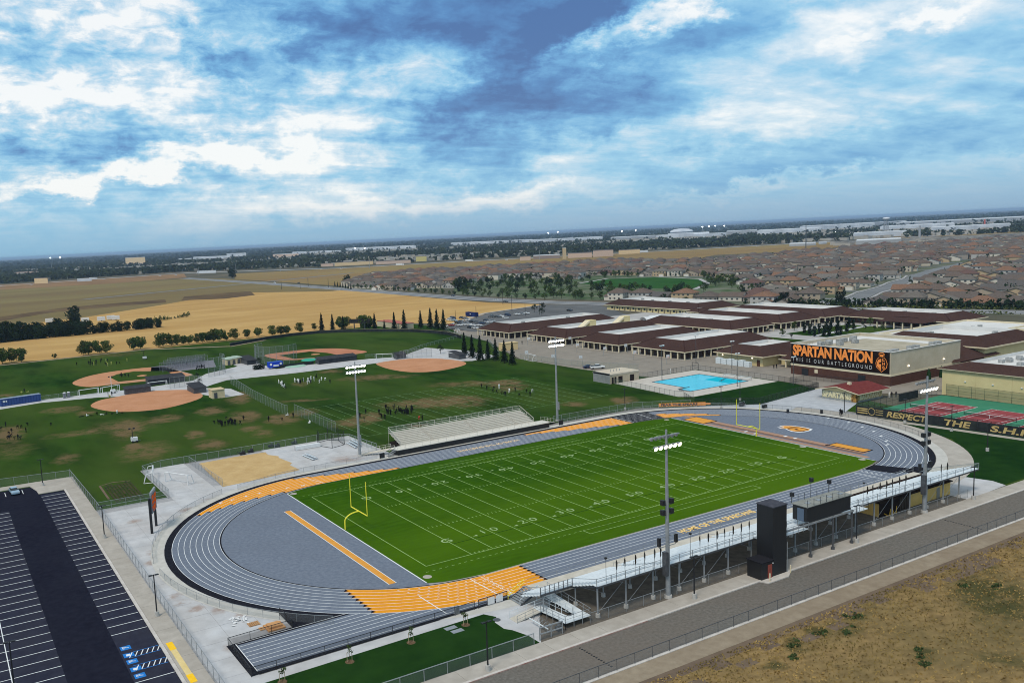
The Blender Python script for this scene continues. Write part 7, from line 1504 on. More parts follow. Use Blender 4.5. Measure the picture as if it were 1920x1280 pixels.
for i, (px, py, s_) in enumerate(BT[:2]+BT[3:4]): x, y = G(px, py); plant('lone_tree', 'big%d' % (i % 3), x, y, s_*.72, ('big dark tree at the corner of the housing tract', 'lone round tree beside the freeway embankment', 'large dark tree at the left edge of the park')[i])
for px, py, lb in ((1002, 583, 'left'), (1018, 580, 'right'), (1016, 590, 'middle')): x, y = G(px, py+2); plant('car_park_tree', 'ball', x, y, 1.15, 'round headed tree in the staff car park, %s of three' % lb, 'car park trees')
# campus planting
CT = [(1508, 622), (1518, 625), (1527, 629), (1536, 624), (1549, 620), (1555, 628), (1558, 615), (1571, 618), (1569, 626), (1592, 611), (1588, 620), (1576, 630), (1545, 628), (1600, 615)]
for i, (px, py) in enumerate(CT):
    x, y = G(px, py+2); t = empty('column_cypress', (x, y, 0), 'dark clipped column cypress in the campus court, %s from the left' % ORD[i], 'tree', 'cypresses of the campus court')
    P = np.array([(rg.normal()*.42, rg.normal()*.42, rg.uniform(.3, 5.0)) for _ in range(260)]); link('crown', np_mesh('crown', leaf_cards(P, .45, rg), m_leaf_r), t); link('trunk', MB().cyl((0, 0, 0), (0, 0, .6), .12, .1, 6).mesh('trunk', m_bark), t)
for i, (px, py, s_) in enumerate(((1466, 628, .55), (1484, 632, .5), (1455, 618, .6), (1490, 618, .7), (1415, 618, .7), (1618, 611, .6), (1632, 608, .6), (1622, 616, .5), (1640, 617, .5), (1655, 618, .45), (1675, 608, .8), (1686, 610, .8), (1695, 608, .8), (1440, 622, .5))):
    x, y = G(px, py+2); plant('courtyard_tree', 'ball' if i % 3 else 'street0', x, y, s_, 'small rounded tree in the campus court, %s planted' % ORD[i], 'courtyard trees')
# hedge and shrub belts along the road behind the campus (nobody could count these)
P = []
for i in range(2600):
    t_ = rg.uniform(0, 1); y = 235-t_*250; x = roadx(y)+rg.choice([11, 13, 15, 17, -12])+rg.normal()*.8; P.append((x, y, rg.uniform(.1, 1.5)))
o = link('roadside_shrubs', np_mesh('roadside_shrubs', leaf_cards(np.array(P), 1.0, rg), m_leaf_y)); o['kind'] = 'stuff'
P = []
for i in range(420):
    y = 225-rg.uniform(0, 1)*240; x = roadx(y)+rg.choice([12.5, 18.5])+rg.normal()*.6; hh = rg.uniform(2.5, 5.5)
    for k in range(7): P.append((x+rg.normal()*.8, y+rg.normal()*.8, rg.uniform(.5, hh)))
o = link('roadside_bushes', np_mesh('roadside_bushes', leaf_cards(np.array(P), 1.5, rg), m_leaf_d)); o['kind'] = 'stuff'
for i, (px, py) in enumerate([(1464+4.2*k, 571) for k in range(4)]+[(1569+4.5*k, 571-.4*k) for k in range(4)]):
    x, y = G(px, py); t = empty('column_cypress', (x, y, 0), 'thin dark cypress by the residential street corner, %s from the left' % ORD[i], 'tree', 'thin cypresses at the street')
    P = np.array([(rg.normal()*.5, rg.normal()*.5, rg.uniform(.3, 8.0)) for _ in range(200)]); link('crown', np_mesh('crown', leaf_cards(P, .6, rg), m_leaf_r), t); link('trunk', MB().cyl((0, 0, 0), (0, 0, .6), .12, .1, 6).mesh('trunk', m_bark), t)
P = []
for (x, y, v_, ri, wi, rz, row) in near_h:
    for q in range(3):
        if rg.random() < .72:
            a, b = x+rg.uniform(-11, 11), y+rg.uniform(-11, 11); hh = rg.uniform(2.5, 6.5); n_ = 16 if (a-CAM[0])**2+(b-CAM[1])**2 < 700**2 else 8
            for k in range(n_): P.append((a+rg.normal()*hh*.2, b+rg.normal()*hh*.2, hh*rg.uniform(.3, 1.0)))
o = link('garden_trees', np_mesh('garden_trees', leaf_cards(np.array(P), 1.5, rg), m_leaf_d)); o['kind'] = 'stuff'
# dry grass tufts and weeds
n_ = 34000; X = rg.uniform(-70, 120, n_); Y = -72.3-(rg.uniform(0, 1, n_)**1.3)*45
base = np.array([dz(a, b) for a, b in zip(X, Y)]); P = np.stack([X, Y, base+.10], 1)
V = leaf_cards(P, .30, rg, -.6, .5)
o = link('dry_grass', np_mesh('dry_grass', V, M('straw', (.24, .155, .055), (.42, .29, .11), .9, c3=(.10, .085, .03), scale3=.08, amt3=.7, coord='World'))); o['kind'] = 'stuff'
W_ = C4(1440, 1000, [(200, 840, 90, 60, 1), (400, 740, 60, 30, 1), (580, 735, 60, 30, 1), (640, 620, 90, 24, 1), (1150, 890, 60, 60, 1), (200, 940, 50, 30, 1), (1170, 985, 70, 20, 1), (1460, 395, 50, 25, 1), (1700, 410, 60, 40, 1)])
P = []
for (px, py, hw, hh, am) in W_:
    for k in range(int(3+hw*.22)):
        x, y = G(px+rg.normal()*hw*.45, py+rg.normal()*hh*.4)
        for j in range(16): P.append((x+rg.normal()*.18, y+rg.normal()*.18, dz(x, y)+rg.uniform(.02, .25)))
o = link('green_weeds', np_mesh('green_weeds', leaf_cards(np.array(P), .22, rg), M('weed_green', (.035, .06, .022), (.06, .085, .034), 2))); o['kind'] = 'stuff'
# ------------------------------------------------------------------ far town
def far_box(px0, px1, py0, py1, hpx, depth, mat, label, name='warehouse', cat='building', group=None, roofm=None):
    a = Vector(G(px0, py0)); b = Vector(G(px1, py1)); c = (a+b)/2; away = Vector((c.x-CAM[0], c.y-CAM[1])).normalized(); H = hpx*(1.0 if px0 > 640 and px1-px0 > 60 else 1.0)*(Vector((c.x-CAM[0], c.y-CAM[1])).length)/FOC
    t = empty(name, (a.x, a.y, 0), label, cat, group); pts = [tuple(a), tuple(b), tuple(b+away*depth), tuple(a+away*depth)]
    part('wall', MB().prism(pts, 0, H), mat, t); 
    part('roof', MB().prism([tuple(Vector(p_)) for p_ in pts], H, H+.6), roofm or m_farroof, t); return t
m_farroof = M('far_pale_roof', (.66, .69, .73), (.54, .57, .61), .01, coord='World'); m_farwhite = M('far_white_wall', (.66, .69, .74), (.44, .48, .54), .02, coord='World', stretch=(1, 1, .1)); m_fargrey = M('far_grey_wall', (.38, .40, .43), (.30, .32, .35), .02, coord='World'); m_fartan = M('far_tan_wall', (.66, .50, .30)); m_fartan2 = M('far_salmon_wall', (.56, .42, .34))
FB = [(236, 273, 497.5, 496.0, 13, 60, m_fartan, 'tan block standing alone above the far left trees', 'storage_block'),
 (335, 360, 489, 488, 3.5, 60, m_farwhite, 'low pale shed among trees at the far left', 'warehouse'), (362, 431, 487, 484.5, 4.5, 120, m_farwhite, 'long pale warehouse left of the salmon block', 'warehouse'), (425, 462, 481.5, 480, 5.5, 100, m_farwhite, 'pale warehouse behind dark trees at left centre', 'warehouse'),
 (512, 560, 485, 483, 7.5, 80, m_fartan2, 'salmon coloured block among the trees left of centre', 'warehouse'), (548, 640, 477, 474, 4, 150, m_farwhite, 'pale long warehouse behind the salmon block', 'warehouse'), (648, 780, 470.5, 465, 4.5, 200, m_farwhite, 'long white lit warehouse left of centre horizon', 'warehouse'),
 (845, 1000, 460, 453.5, 4, 260, m_farwhite, 'long white warehouse near the centre horizon', 'warehouse'), (985, 1130, 455, 448, 4, 260, m_farwhite, 'white warehouse just right of centre horizon', 'warehouse'), (1145, 1230, 452, 448, 6, 200, m_fargrey, 'grey warehouse left of the white arena', 'warehouse'), (1230, 1252, 447, 446, 5, 150, m_farwhite, 'small pale warehouse touching the white arena', 'warehouse'),
 (1252, 1330, 448.5, 445, 9, 160, m_farwhite, 'white stepped arena building right of centre', 'arena'), (1300, 1362, 447, 444, 7, 120, m_farwhite, 'pale block right beside the white arena', 'warehouse'), (1362, 1420, 441.5, 439, 7, 200, m_fargrey, 'grey flat building with dark roof line, right of arena', 'warehouse'),
 (1420, 1540, 441.5, 436, 8, 260, m_farwhite, 'wide bluish white warehouse, left of the long group', 'warehouse'), (1500, 1640, 434, 427, 8, 320, m_farwhite, 'wide white warehouse in the middle of long group', 'warehouse'), (1600, 1700, 447, 442, 8, 90, m_farwhite, 'white factory block below the water tower', 'factory'), (1650, 1790, 433.5, 427, 7, 200, m_farwhite, 'white warehouse right of the water tower', 'warehouse'), (1745, 1895, 437, 429, 8, 130, m_farwhite, 'long white warehouse near the right edge', 'warehouse'), (1680, 1920, 424, 413, 5, 400, m_fargrey, 'pale warehouse strip behind, at right horizon', 'warehouse'), (1780, 1990, 419, 409, 5, 300, m_farwhite, 'white warehouse strip at the far right horizon', 'warehouse'), (1600, 1700, 424, 419, 4, 300, m_fargrey, 'grey strip warehouse near the water tower foot', 'warehouse'),
 (1480, 1530, 462, 460, 4, 60, m_fargrey, 'grey flat school roof by the radio mast', 'warehouse'), (1535, 1550, 458, 457, 3, 30, m_farwhite, 'small white trailer office by the crane', 'office'), (1605, 1690, 462, 458, 9, 80, m_fargrey, 'grey green hangar with ribbed roof', 'hangar'),
 (1112, 1150, 482, 480, 11, 50, m_fartan2, 'pinkish apartment block beyond the freeway, left', 'apartment_block'), (1055, 1062, 486, 485.5, 20, 10, m_fartan, 'slim pale tower beside the apartment blocks', 'tower'), (1065, 1110, 484, 482, 8, 50, m_fartan2, 'pinkish apartment block beside the slim tower', 'apartment_block'), (1000, 1050, 486, 484, 6, 40, M('far_brown', (.26, .21, .19)), 'long brown shed left of the slim tower', 'shed'), (975, 995, 489, 488, 7, 30, m_fartan2, 'reddish roofed shop at the freeway edge', 'shop'), (1160, 1200, 477, 475, 7, 40, m_fartan, 'cream shop block right of the apartments', 'shop'), (1195, 1215, 474, 473, 3, 15, m_farwhite, 'long white shed by the freeway on the right', 'shed'),
 (602, 625, 500, 499, 5, 40, m_fartan2, 'pink shop row by the freeway, left part', 'shop'), (628, 700, 499, 495.5, 6, 40, m_fartan, 'tan shop row by the freeway, middle part', 'shop'), (705, 770, 496, 493, 5.5, 40, m_fartan2, 'pinkish shop row by the freeway, right part', 'shop'), (780, 800, 490.5, 489.5, 9, 30, M('far_yellow', (.60, .52, .22)), 'yellowish shop with flat front by the freeway', 'shop'), (370, 405, 513, 511.5, 4, 12, m_farwhite, 'white shed at the freeway overpass', 'shed'), (145, 172, 528, 526.5, 4, 20, m_farwhite, 'pale long shed at the left freeway edge', 'shed'), (65, 90, 532, 531, 9, 30, m_fartan, 'ochre house with dark roof at the left freeway edge', 'house_far'), (30, 70, 516, 514, 5, 40, m_fartan2, 'pink row of roofs at the left town edge', 'apartment_block')]
for b in FB:
    nm = b[8].replace('house_far', 'roadside_house'); far_box(b[0], b[1], b[2], b[3], b[4], b[5], b[6], b[7], nm, nm.replace('_', ' '), None, M('far_dark_roof', (.12, .11, .11)) if nm in ('shop', 'roadside_house', 'apartment_block') else None)
t = empty('arena_dome', G(1276, 446)+(0,), 'low white dome roof on top of the white arena', 'dome'); x, y = G(1278, 444); dd = math.hypot(x-CAM[0], y-CAM[1]); t.location = (x, y, 0)
part('dome', MB().sphere((x, y, 9*dd/FOC), 20*dd/FOC, 16, 8, sc=(1, 1, .28)), m_farwhite, t)
def tower_at(px, py, hpx, wpx, mat, label, name, head=None):
    x, y = G(px, py); d = math.hypot(x-CAM[0], y-CAM[1]); k = d/FOC; t = empty(name, (x, y, 0), label, name.replace('_', ' ')); H = hpx*k
    part('mast', MB().cyl((x, y, 0), (x, y, H), wpx*k/2, wpx*k/3, 8), mat, t)
    if head == 'tank':
        for a in range(6): part('leg', MB().cyl((x+4*k*math.cos(a), y+4*k*math.sin(a), 0), (x+3*k*math.cos(a), y+3*k*math.sin(a), H*.8), .4*k, .4*k, 5), mat, t)
        part('tank', MB().sphere((x, y, H*.9), 5.5*k, 14, 8, sc=(1, 1, .42)), m_farwhite, t)
    if head == 'light': part('lamp_head', MB().sphere((x, y, H), .9*k, 8, 6), m_lamp, t)
    return t
tower_at(1661, 436, 25, 1, m_fargrey, 'white water tower standing above the far warehouses', 'water_tower', 'tank'); tower_at(1511, 466, 42, 1.6, m_steel_d, 'tall thin radio mast behind the houses', 'radio_mast'); tower_at(1724, 449, 22, 4, m_fargrey, 'pale concrete tower right of the water tower', 'silo_tower'); tower_at(1846, 428, 14, 3, M('tower_red', (.5, .12, .1)), 'red and white lattice tower near the right edge', 'lattice_tower')
for px, py, h_, lb in ((373, 517, 16, 'first from the left beside the freeway'), (443, 513, 18, 'second from the left beside the freeway'), (526, 509, 16, 'third from the left beside the freeway'), (693, 503, 20, 'beside the shop row left of centre'), (1012, 487, 18, 'right of centre beside the freeway'), (97, 505, 12, 'at the far left town edge')): tower_at(px, py, h_, .8, m_steel, 'tall bare roadside pole '+lb, 'roadside_pole')
for px, py, lb in ((95, 490, 'left of the far left pair'), (113, 489, 'right of the far left pair'), (666, 471, 'at the long warehouse'), (684, 471, 'at the long warehouse, second'), (1166, 440, 'right centre'), (1192, 438, 'right centre, second'), (1046, 441, 'near the centre'), (1028, 443, 'near the centre, second'), (1317, 432, 'right horizon, leftmost'), (1329, 431, 'right horizon, second'), (1341, 430, 'right horizon, third'), (1358, 430, 'right horizon, fourth'), (1566, 442, 'above the dark tree block')): tower_at(px, py, 6, .6, m_steel, 'distant floodlight glowing '+lb, 'distant_floodlight', 'light')
# road lamp poles
for i, (px, py, h_) in enumerate(((528, 542, 14), (563, 541, 13), (578, 537, 16), (616, 540, 18), (943, 570, 30), (1012, 590, 22), (893, 596, 22), (960, 584, 30), (985, 592, 22), (854, 597, 16))):
    tower_at(px, py, h_, .9, m_blk, 'dark street light pole by the school road, %s in order' % ORD[i], 'street_light')
# trees of the far town (a mass nobody could count)
def far_trees(name, n_, dmin, dmax, hlo, hhi, nq, dens, mat, seed):
    rg = np.random.default_rng(seed); out = []; tr = 0
    fr = [G(-700, 566)]+gp([(0, 534), (200, 520), (345, 510), (640, 500.5), (880, 487.5), (1300, 465.5), (1920, 430.5)])
    while len(out) < n_ and tr < n_*12:
        tr += 1; a = rg.uniform(R(1), R(68)); d = math.sqrt(rg.uniform(dmin**2, dmax**2)); x = CAM[0]+d*math.sin(a); y = CAM[1]+d*math.cos(a)
        px, py = project(x, y); lim = np.interp(px, [0, 200, 345, 640, 880, 1300, 1640, 1920], [533, 519, 510, 500, 487, 465.5, 449, 436])
        if py > lim-1.0: continue
        q = math.sin(x*.0052+y*.0031)+math.sin(x*.0021-y*.0067+2)+math.sin((x+y)*.012)*.5
        if rg.random() > dens+.28*q: continue
        if px > 1500 and py > 442 and rg.random() < .5: continue
        if any(b[0]-2 < px < b[1]+2 and -1 < py-np.interp(px, [b[0], b[1]], [b[2], b[3]]) < (6 if b[1]-b[0] > 60 else 3) for b in FB) and rg.random() < .93: continue
        out.append((x, y, rg.uniform(hlo, hhi)))
    out = np.array(out); P = np.repeat(out, nq, 0); N_ = len(P); sz = P[:, 2].copy(); P[:, 0] += rg.normal(size=N_)*sz*.26; P[:, 1] += rg.normal(size=N_)*sz*.26; P[:, 2] = sz*rg.uniform(.12, .95, N_)
    V = leaf_cards(P, 1.0, rg); Q = V.reshape(-1, 4, 3); c = Q.mean(1, keepdims=True); Q = c+(Q-c)*(sz*.52)[:, None, None]; o = link(name, np_mesh(name, Q.reshape(-1, 3), mat)); o['kind'] = 'stuff'
m_fl = M('far_leaves', (.022, .036, .018), (.045, .062, .028), .02, coord='World', c3=(.03, .034, .022), scale3=.4, amt3=.6)
far_trees('town_trees', 5200, 1050, 2600, 6, 13, 12, .40, m_fl, 1); far_trees('town_trees_beyond', 7500, 2600, 5200, 8, 15, 8, .45, m_fl, 2); far_trees('horizon_trees', 9000, 5200, 12000, 12, 24, 6, .75, m_fl, 3)
# low roofs scattered between the far trees
rg = np.random.default_rng(9); mb = MB(); k = 0
while k < 4200:
    a = rg.uniform(R(1), R(68)); d = math.sqrt(rg.uniform(1100**2, 4200**2)); x = CAM[0]+d*math.sin(a); y = CAM[1]+d*math.cos(a); px, py = project(x, y); lim = np.interp(px, [0, 200, 345, 640, 880, 1300, 1640, 1920], [533, 519, 510, 500, 487, 465.5, 449, 436])
    if py > lim-1.5: continue
    k += 1; w_, l_, h_ = rg.uniform(9, 20), rg.uniform(12, 34), rg.uniform(4, 7.5); mi = int(rg.integers(0, 3)); mb.prism([(x-w_/2, y-l_/2), (x+w_/2, y-l_/2+2), (x+w_/2-2, y+l_/2), (x-w_/2-2, y+l_/2)], 0, h_, 3, mi)
o = link('town_roofs', mb.mesh('town_roofs', [M('town_roof_grey', (.20, .20, .20)), M('town_roof_brown', (.18, .13, .10)), M('town_roof_pale', (.42, .42, .42)), M('town_wall', (.40, .38, .34))])); o['kind'] = 'stuff'
mb = MB(); L_ = gp([(1560, 457), (1920, 441), (2050, 436), (2050, 443), (1920, 449), (1560, 462)])
k = 0
while k < 420:
    px, py = rg.uniform(1560, 2020), rg.uniform(440, 463); x, y = G(px, py)
    if not inside((x, y), L_): continue
    k += 1; mi = int(rg.integers(0, 2)); w_ = rg.uniform(10, 14); mb.prism([(x-w_/2, y-6), (x+w_/2, y-6), (x+w_/2, y+6), (x-w_/2, y+6)], 0, 5.5, 3, mi)
o = link('town_roofs', mb.mesh('town_roofs', [MATS['town_roof_grey'], M('town_roof_dark', (.09, .09, .10)), MATS['town_roof_pale'], MATS['town_wall']])); o['kind'] = 'stuff'
# ------------------------------------------------------------------ air
hz_m = bpy.data.materials.new('haze'); hz_m.use_nodes = True; t = hz_m.node_tree; t.nodes.clear(); pv = t.nodes.new('ShaderNodeVolumePrincipled'); ot = t.nodes.new('ShaderNodeOutputMaterial'); t.links.new(pv.outputs[0], ot.inputs['Volume'])
pv.inputs['Color'].default_value = (.44, .61, .86, 1); pv.inputs['Density'].default_value = .000065; pv.inputs['Anisotropy'].default_value = .2
mb = MB(); mb.box(-31000, -31000, -1.3, 31000, 31000, 64); h_ = struct('haze', mb, hz_m, 'stuff')
# ------------------------------------------------------------------ people
def person_mesh(name, J, E, Rr, reg):
    me = bpy.data.meshes.new(name); me.from_pydata(J, E, []); o = bpy.data.objects.new(name, me); col.objects.link(o)
    o.modifiers.new('s', 'SKIN'); o.modifiers.new('d', 'SUBSURF').levels = 1
    for i, r_ in enumerate(Rr): me.skin_vertices[0].data[i].radius = (r_, r_)
    me.skin_vertices[0].data[0].use_root = True
    bpy.context.view_layer.update(); ev = o.evaluated_get(bpy.context.evaluated_depsgraph_get()); m2 = bpy.data.meshes.new_from_object(ev); bpy.data.objects.remove(o)
    segs = [(Vector(J[a]), Vector(J[b]), reg[i]) for i, (a, b) in enumerate(E)]; mi = []
    for p_ in m2.polygons:
        c = p_.center; best = (1e9, 0)
        for a, b, r_ in segs:
            t_ = max(0, min(1, (c-a).dot(b-a)/max(1e-6, (b-a).length_squared))); d = (c-a-(b-a)*t_).length
            if d < best[0]: best = (d, r_)
        mi.append(best[1])
    m2.polygons.foreach_set('material_index', mi); m2.polygons.foreach_set('use_smooth', [True]*len(mi)); return m2
def skel(kind):
    # joints: 0 pelvis 1 spine 2 chest 3 neck 4 head 5 crown | 6 lsh 7 lel 8 lha | 9.. right | 12 lhip 13 lkn 14 lan 15 ltoe | 16..
    if kind == 'stand': J = [(0, 0, .95), (0, 0, 1.15), (0, 0, 1.38), (0, 0, 1.52), (0, -.02, 1.63), (0, -.01, 1.74), (-.19, 0, 1.42), (-.26, .02, 1.14), (-.26, -.06, .90), (.19, 0, 1.42), (.26, .02, 1.14), (.25, -.08, .90), (-.10, 0, .90), (-.12, -.02, .50), (-.13, .02, .09), (-.14, -.15, .05), (.10, 0, .90), (.12, -.02, .50), (.13, .02, .09), (.14, -.15, .05)]
    elif kind == 'run': J = [(0, 0, .93), (0, -.05, 1.13), (0, -.11, 1.35), (0, -.14, 1.48), (0, -.19, 1.58), (0, -.2, 1.69), (-.19, -.1, 1.38), (-.26, .12, 1.16), (-.2, .02, 1.0), (.19, -.1, 1.38), (.25, -.22, 1.16), (.16, -.38, 1.26), (-.10, 0, .88), (-.11, -.30, .62), (-.11, -.22, .22), (-.11, -.36, .16), (.10, 0, .88), (.11, .12, .50), (.11, .42, .30), (.11, .46, .16)]
    elif kind == 'bend': J = [(0, .15, .78), (0, 0, .92), (0, -.18, 1.0), (0, -.32, 1.02), (0, -.42, 1.0), (0, -.52, .98), (-.19, -.22, .98), (-.22, -.25, .72), (-.18, -.3, .48), (.19, -.22, .98), (.22, -.25, .72), (.18, -.3, .48), (-.12, .15, .75), (-.2, -.05, .45), (-.2, .08, .09), (-.22, -.1, .05), (.12, .15, .75), (.2, -.05, .45), (.2, .08, .09), (.22, -.1, .05)]
    elif kind == 'lie': J = [(0, 0, .14), (0, .2, .15), (0, .42, .17), (0, .57, .17), (0, .67, .19), (0, .78, .2), (-.19, .45, .15), (-.36, .3, .1), (-.3, .1, .1), (.19, .45, .15), (.4, .5, .1), (.5, .3, .1), (-.10, -.05, .13), (-.12, -.45, .22), (-.13, -.85, .08), (-.14, -.9, .2), (.10, -.05, .13), (.12, -.45, .15), (.13, -.87, .08), (.14, -.92, .2)]
    else: J = [(0, 0, .12), (0, .03, .32), (0, .03, .55), (0, 0, .68), (0, -.03, .79), (0, -.03, .9), (-.19, .02, .58), (-.26, .12, .34), (-.28, .22, .08), (.19, .02, .58), (.25, -.12, .38), (.15, -.3, .36), (-.1, -.03, .12), (-.17, -.42, .42), (-.14, -.72, .08), (-.14, -.86, .1), (.1, -.03, .12), (.17, -.42, .34), (.14, -.78, .08), (.14, -.92, .1)]
    E = [(0, 1), (1, 2), (2, 3), (3, 4), (4, 5), (2, 6), (6, 7), (7, 8), (2, 9), (9, 10), (10, 11), (0, 12), (12, 13), (13, 14), (14, 15), (0, 16), (16, 17), (17, 18), (18, 19)]
    rad = [.15, .14, .155, .07, .095, .085, .075, .055, .045, .075, .055, .045, .10, .07, .05, .045, .10, .07, .05, .045]
    reg = [0, 0, 2, 2, 3, 0, 0, 2, 0, 0, 2, 1, 1, 2, 4, 1, 1, 2, 4]
    return J, E, rad, reg
POSE = {}
for k in ('stand', 'run', 'bend', 'lie', 'sit'): POSE[k] = person_mesh('person', *skel(k))
m_skin = M('skin', (.34, .19, .12)); m_skin2 = M('skin_dark', (.16, .085, .055)); m_hair = M('hair', (.015, .01, .008)); m_shoe = M('shoe', (.5, .5, .5)); m_wj = M('white_jersey', (.75, .76, .76)); m_bj = M('black_jersey', (.012, .012, .014)); m_gj = M('gold_helmet', (.62, .44, .14)); m_wp = M('white_trousers', (.68, .68, .66)); m_rj = M('red_shirt', (.4, .05, .04)); m_yj = M('yellow_vest', (.40, .40, .12))
OUT = {'white': (m_wj, m_bj, m_skin, m_bj, m_shoe), 'blackwhite': (m_bj, m_wp, m_skin, m_bj, m_shoe), 'black': (m_bj, m_bj, m_skin, m_hair, m_bj), 'gold': (m_bj, m_bj, m_skin2, m_gj, m_shoe), 'red': (m_rj, m_bj, m_skin, m_hair, m_shoe), 'vest': (m_yj, m_bj, m_skin, m_hair, m_shoe)}
PMX = {}
def pm(pose, outfit):
    if (pose, outfit) not in PMX:
        m = POSE[pose].copy(); m.materials.clear()
        for q in OUT[outfit]: m.materials.append(q)
        PMX[pose, outfit] = m
    return PMX[pose, outfit]
rgp = np.random.default_rng(77)
def people(pts, poses, outfits, label, group):
    for i, (px, py) in enumerate(pts):
        x, y = G(px, py); pz = poses[i % len(poses)]; of = outfits[i % len(outfits)]
        o = link('person', pm(pz, of), None, (x, y, 0), rgp.uniform(0, 6.28)); s_ = rgp.uniform(.98, 1.1); o.scale = (s_*1.05, s_*1.05, s_)
        act = {'stand': 'standing', 'run': 'running', 'bend': 'bending forward', 'lie': 'lying down', 'sit': 'sitting'}[pz]; out = {'white': 'white shirt', 'blackwhite': 'black and white kit', 'black': 'dark clothes', 'gold': 'dark kit, gold helmet', 'red': 'red shirt', 'vest': 'yellow vest'}[of]
        tag(o, 'person %s in %s, %s' % (act, out, label), 'person', group)
def clump(cx_, cy_, w_, h_, n_): return [(cx_+rgp.uniform(-w_, w_), cy_+rgp.uniform(-h_, h_)) for _ in range(n_)]
people([(523, 719), (526, 720.5), (529, 721), (532, 722), (528, 724), (531, 726), (534, 727.5), (535.5, 729)], ['stand', 'bend'], ['white', 'white', 'white', 'black'], 'in the line left of the white huddle', 'line of players left of the huddle')
people(clump(572, 718, 14, 3, 18)+[(553, 717), (557, 718), (583, 712), (589, 714), (593, 709), (599, 719), (594, 708), (610, 713), (603, 714), (619, 719)], ['stand', 'bend', 'run'], ['white', 'white', 'blackwhite', 'white', 'gold'], 'in the white huddle on the practice grass', 'players of the white huddle')
people(clump(747, 773, 26, 6, 34), ['stand', 'run', 'bend', 'stand'], ['blackwhite'], 'in dark huddle on the marked pitch', 'players of the dark huddle')
people([(686, 776), (711, 777), (713.5, 780), (716, 785), (722, 786), (786, 787), (792, 788)], ['stand', 'stand', 'bend'], ['black', 'black', 'black', 'black', 'gold', 'red', 'black'], 'beside the dark huddle', 'people beside the dark huddle')
people([(903, 728), (913, 731), (924, 735), (931, 738), (936, 729), (940, 739), (945, 742), (948, 743), (926, 729), (955, 737), (966, 734), (974, 743), (987, 738), (994, 742.5), (998, 735)], ['run', 'stand', 'bend'], ['blackwhite', 'blackwhite', 'blackwhite', 'blackwhite', 'white'], 'at right of the marked pitch', 'players at the right of the practice pitch')
people([(14, 823), (18, 825), (21, 820), (27, 824), (34, 824), (38, 824), (17, 815), (22, 812), (33, 803), (40, 803), (49, 811), (52, 798), (96, 798), (11, 800), (2, 806)], ['bend', 'stand', 'bend'], ['gold', 'gold', 'black'], 'far left of the near grass', 'players at the far left')
people(clump(425, 796, 17, 3, 17)+[(402, 794), (416, 800), (451, 797), (457, 789), (440, 797)], ['stand', 'bend', 'stand', 'run'], ['gold', 'black', 'gold', 'black'], 'in the group right of light cart', 'players with gold helmets')
people([(153+9.5*i, 781-.9*i) for i in range(9)], ['lie', 'sit', 'lie', 'bend'], ['black', 'white', 'black'], 'below the left clay circle', 'people stretching below the clay circle')
people(clump(205, 682, 40, 5, 20)+[(144, 685), (176, 685), (219, 684)], ['stand', 'run', 'stand'], ['black', 'vest', 'black', 'gold'], 'scattered in the far left outfield', 'players in the far left outfield')
people(clump(235, 706, 12, 1.5, 7), ['stand', 'bend'], ['black'], 'on the left infield grass', 'people on the left infield')
people([(326, 684), (332, 683), (338, 683), (344, 682), (350, 684)]+clump(376, 692, 10, 4, 10), ['stand', 'bend'], ['black'], 'beside the batting cages', 'people near the batting cages')
people([(203, 742.5), (206, 744), (210, 742), (40, 737), (46, 736), (53, 736)], ['stand', 'sit'], ['black', 'vest'], 'beside the pavement at the left fields', 'people beside the left pavement')
people([(504, 790), (529, 788), (540, 779), (550, 783), (424, 787), (581, 793)], ['stand', 'bend', 'sit'], ['black', 'black', 'white'], 'by the dividing fence on the practice grass', 'people by the dividing fence')
people([(1575.5, 778), (1577.5, 781.5), (1257, 700), (1262, 699), (1451, 691), (1456, 690.5), (1667, 745), (1672, 744.5), (1680, 744)], ['stand'], ['black', 'black', 'white', 'black'], 'on pavement near pool or snack bar', 'people on the plaza')
people([(944, 632), (979, 645), (675, 784), (683, 790)], ['stand'], ['black'], 'alone on the court or grass edge', 'single people')
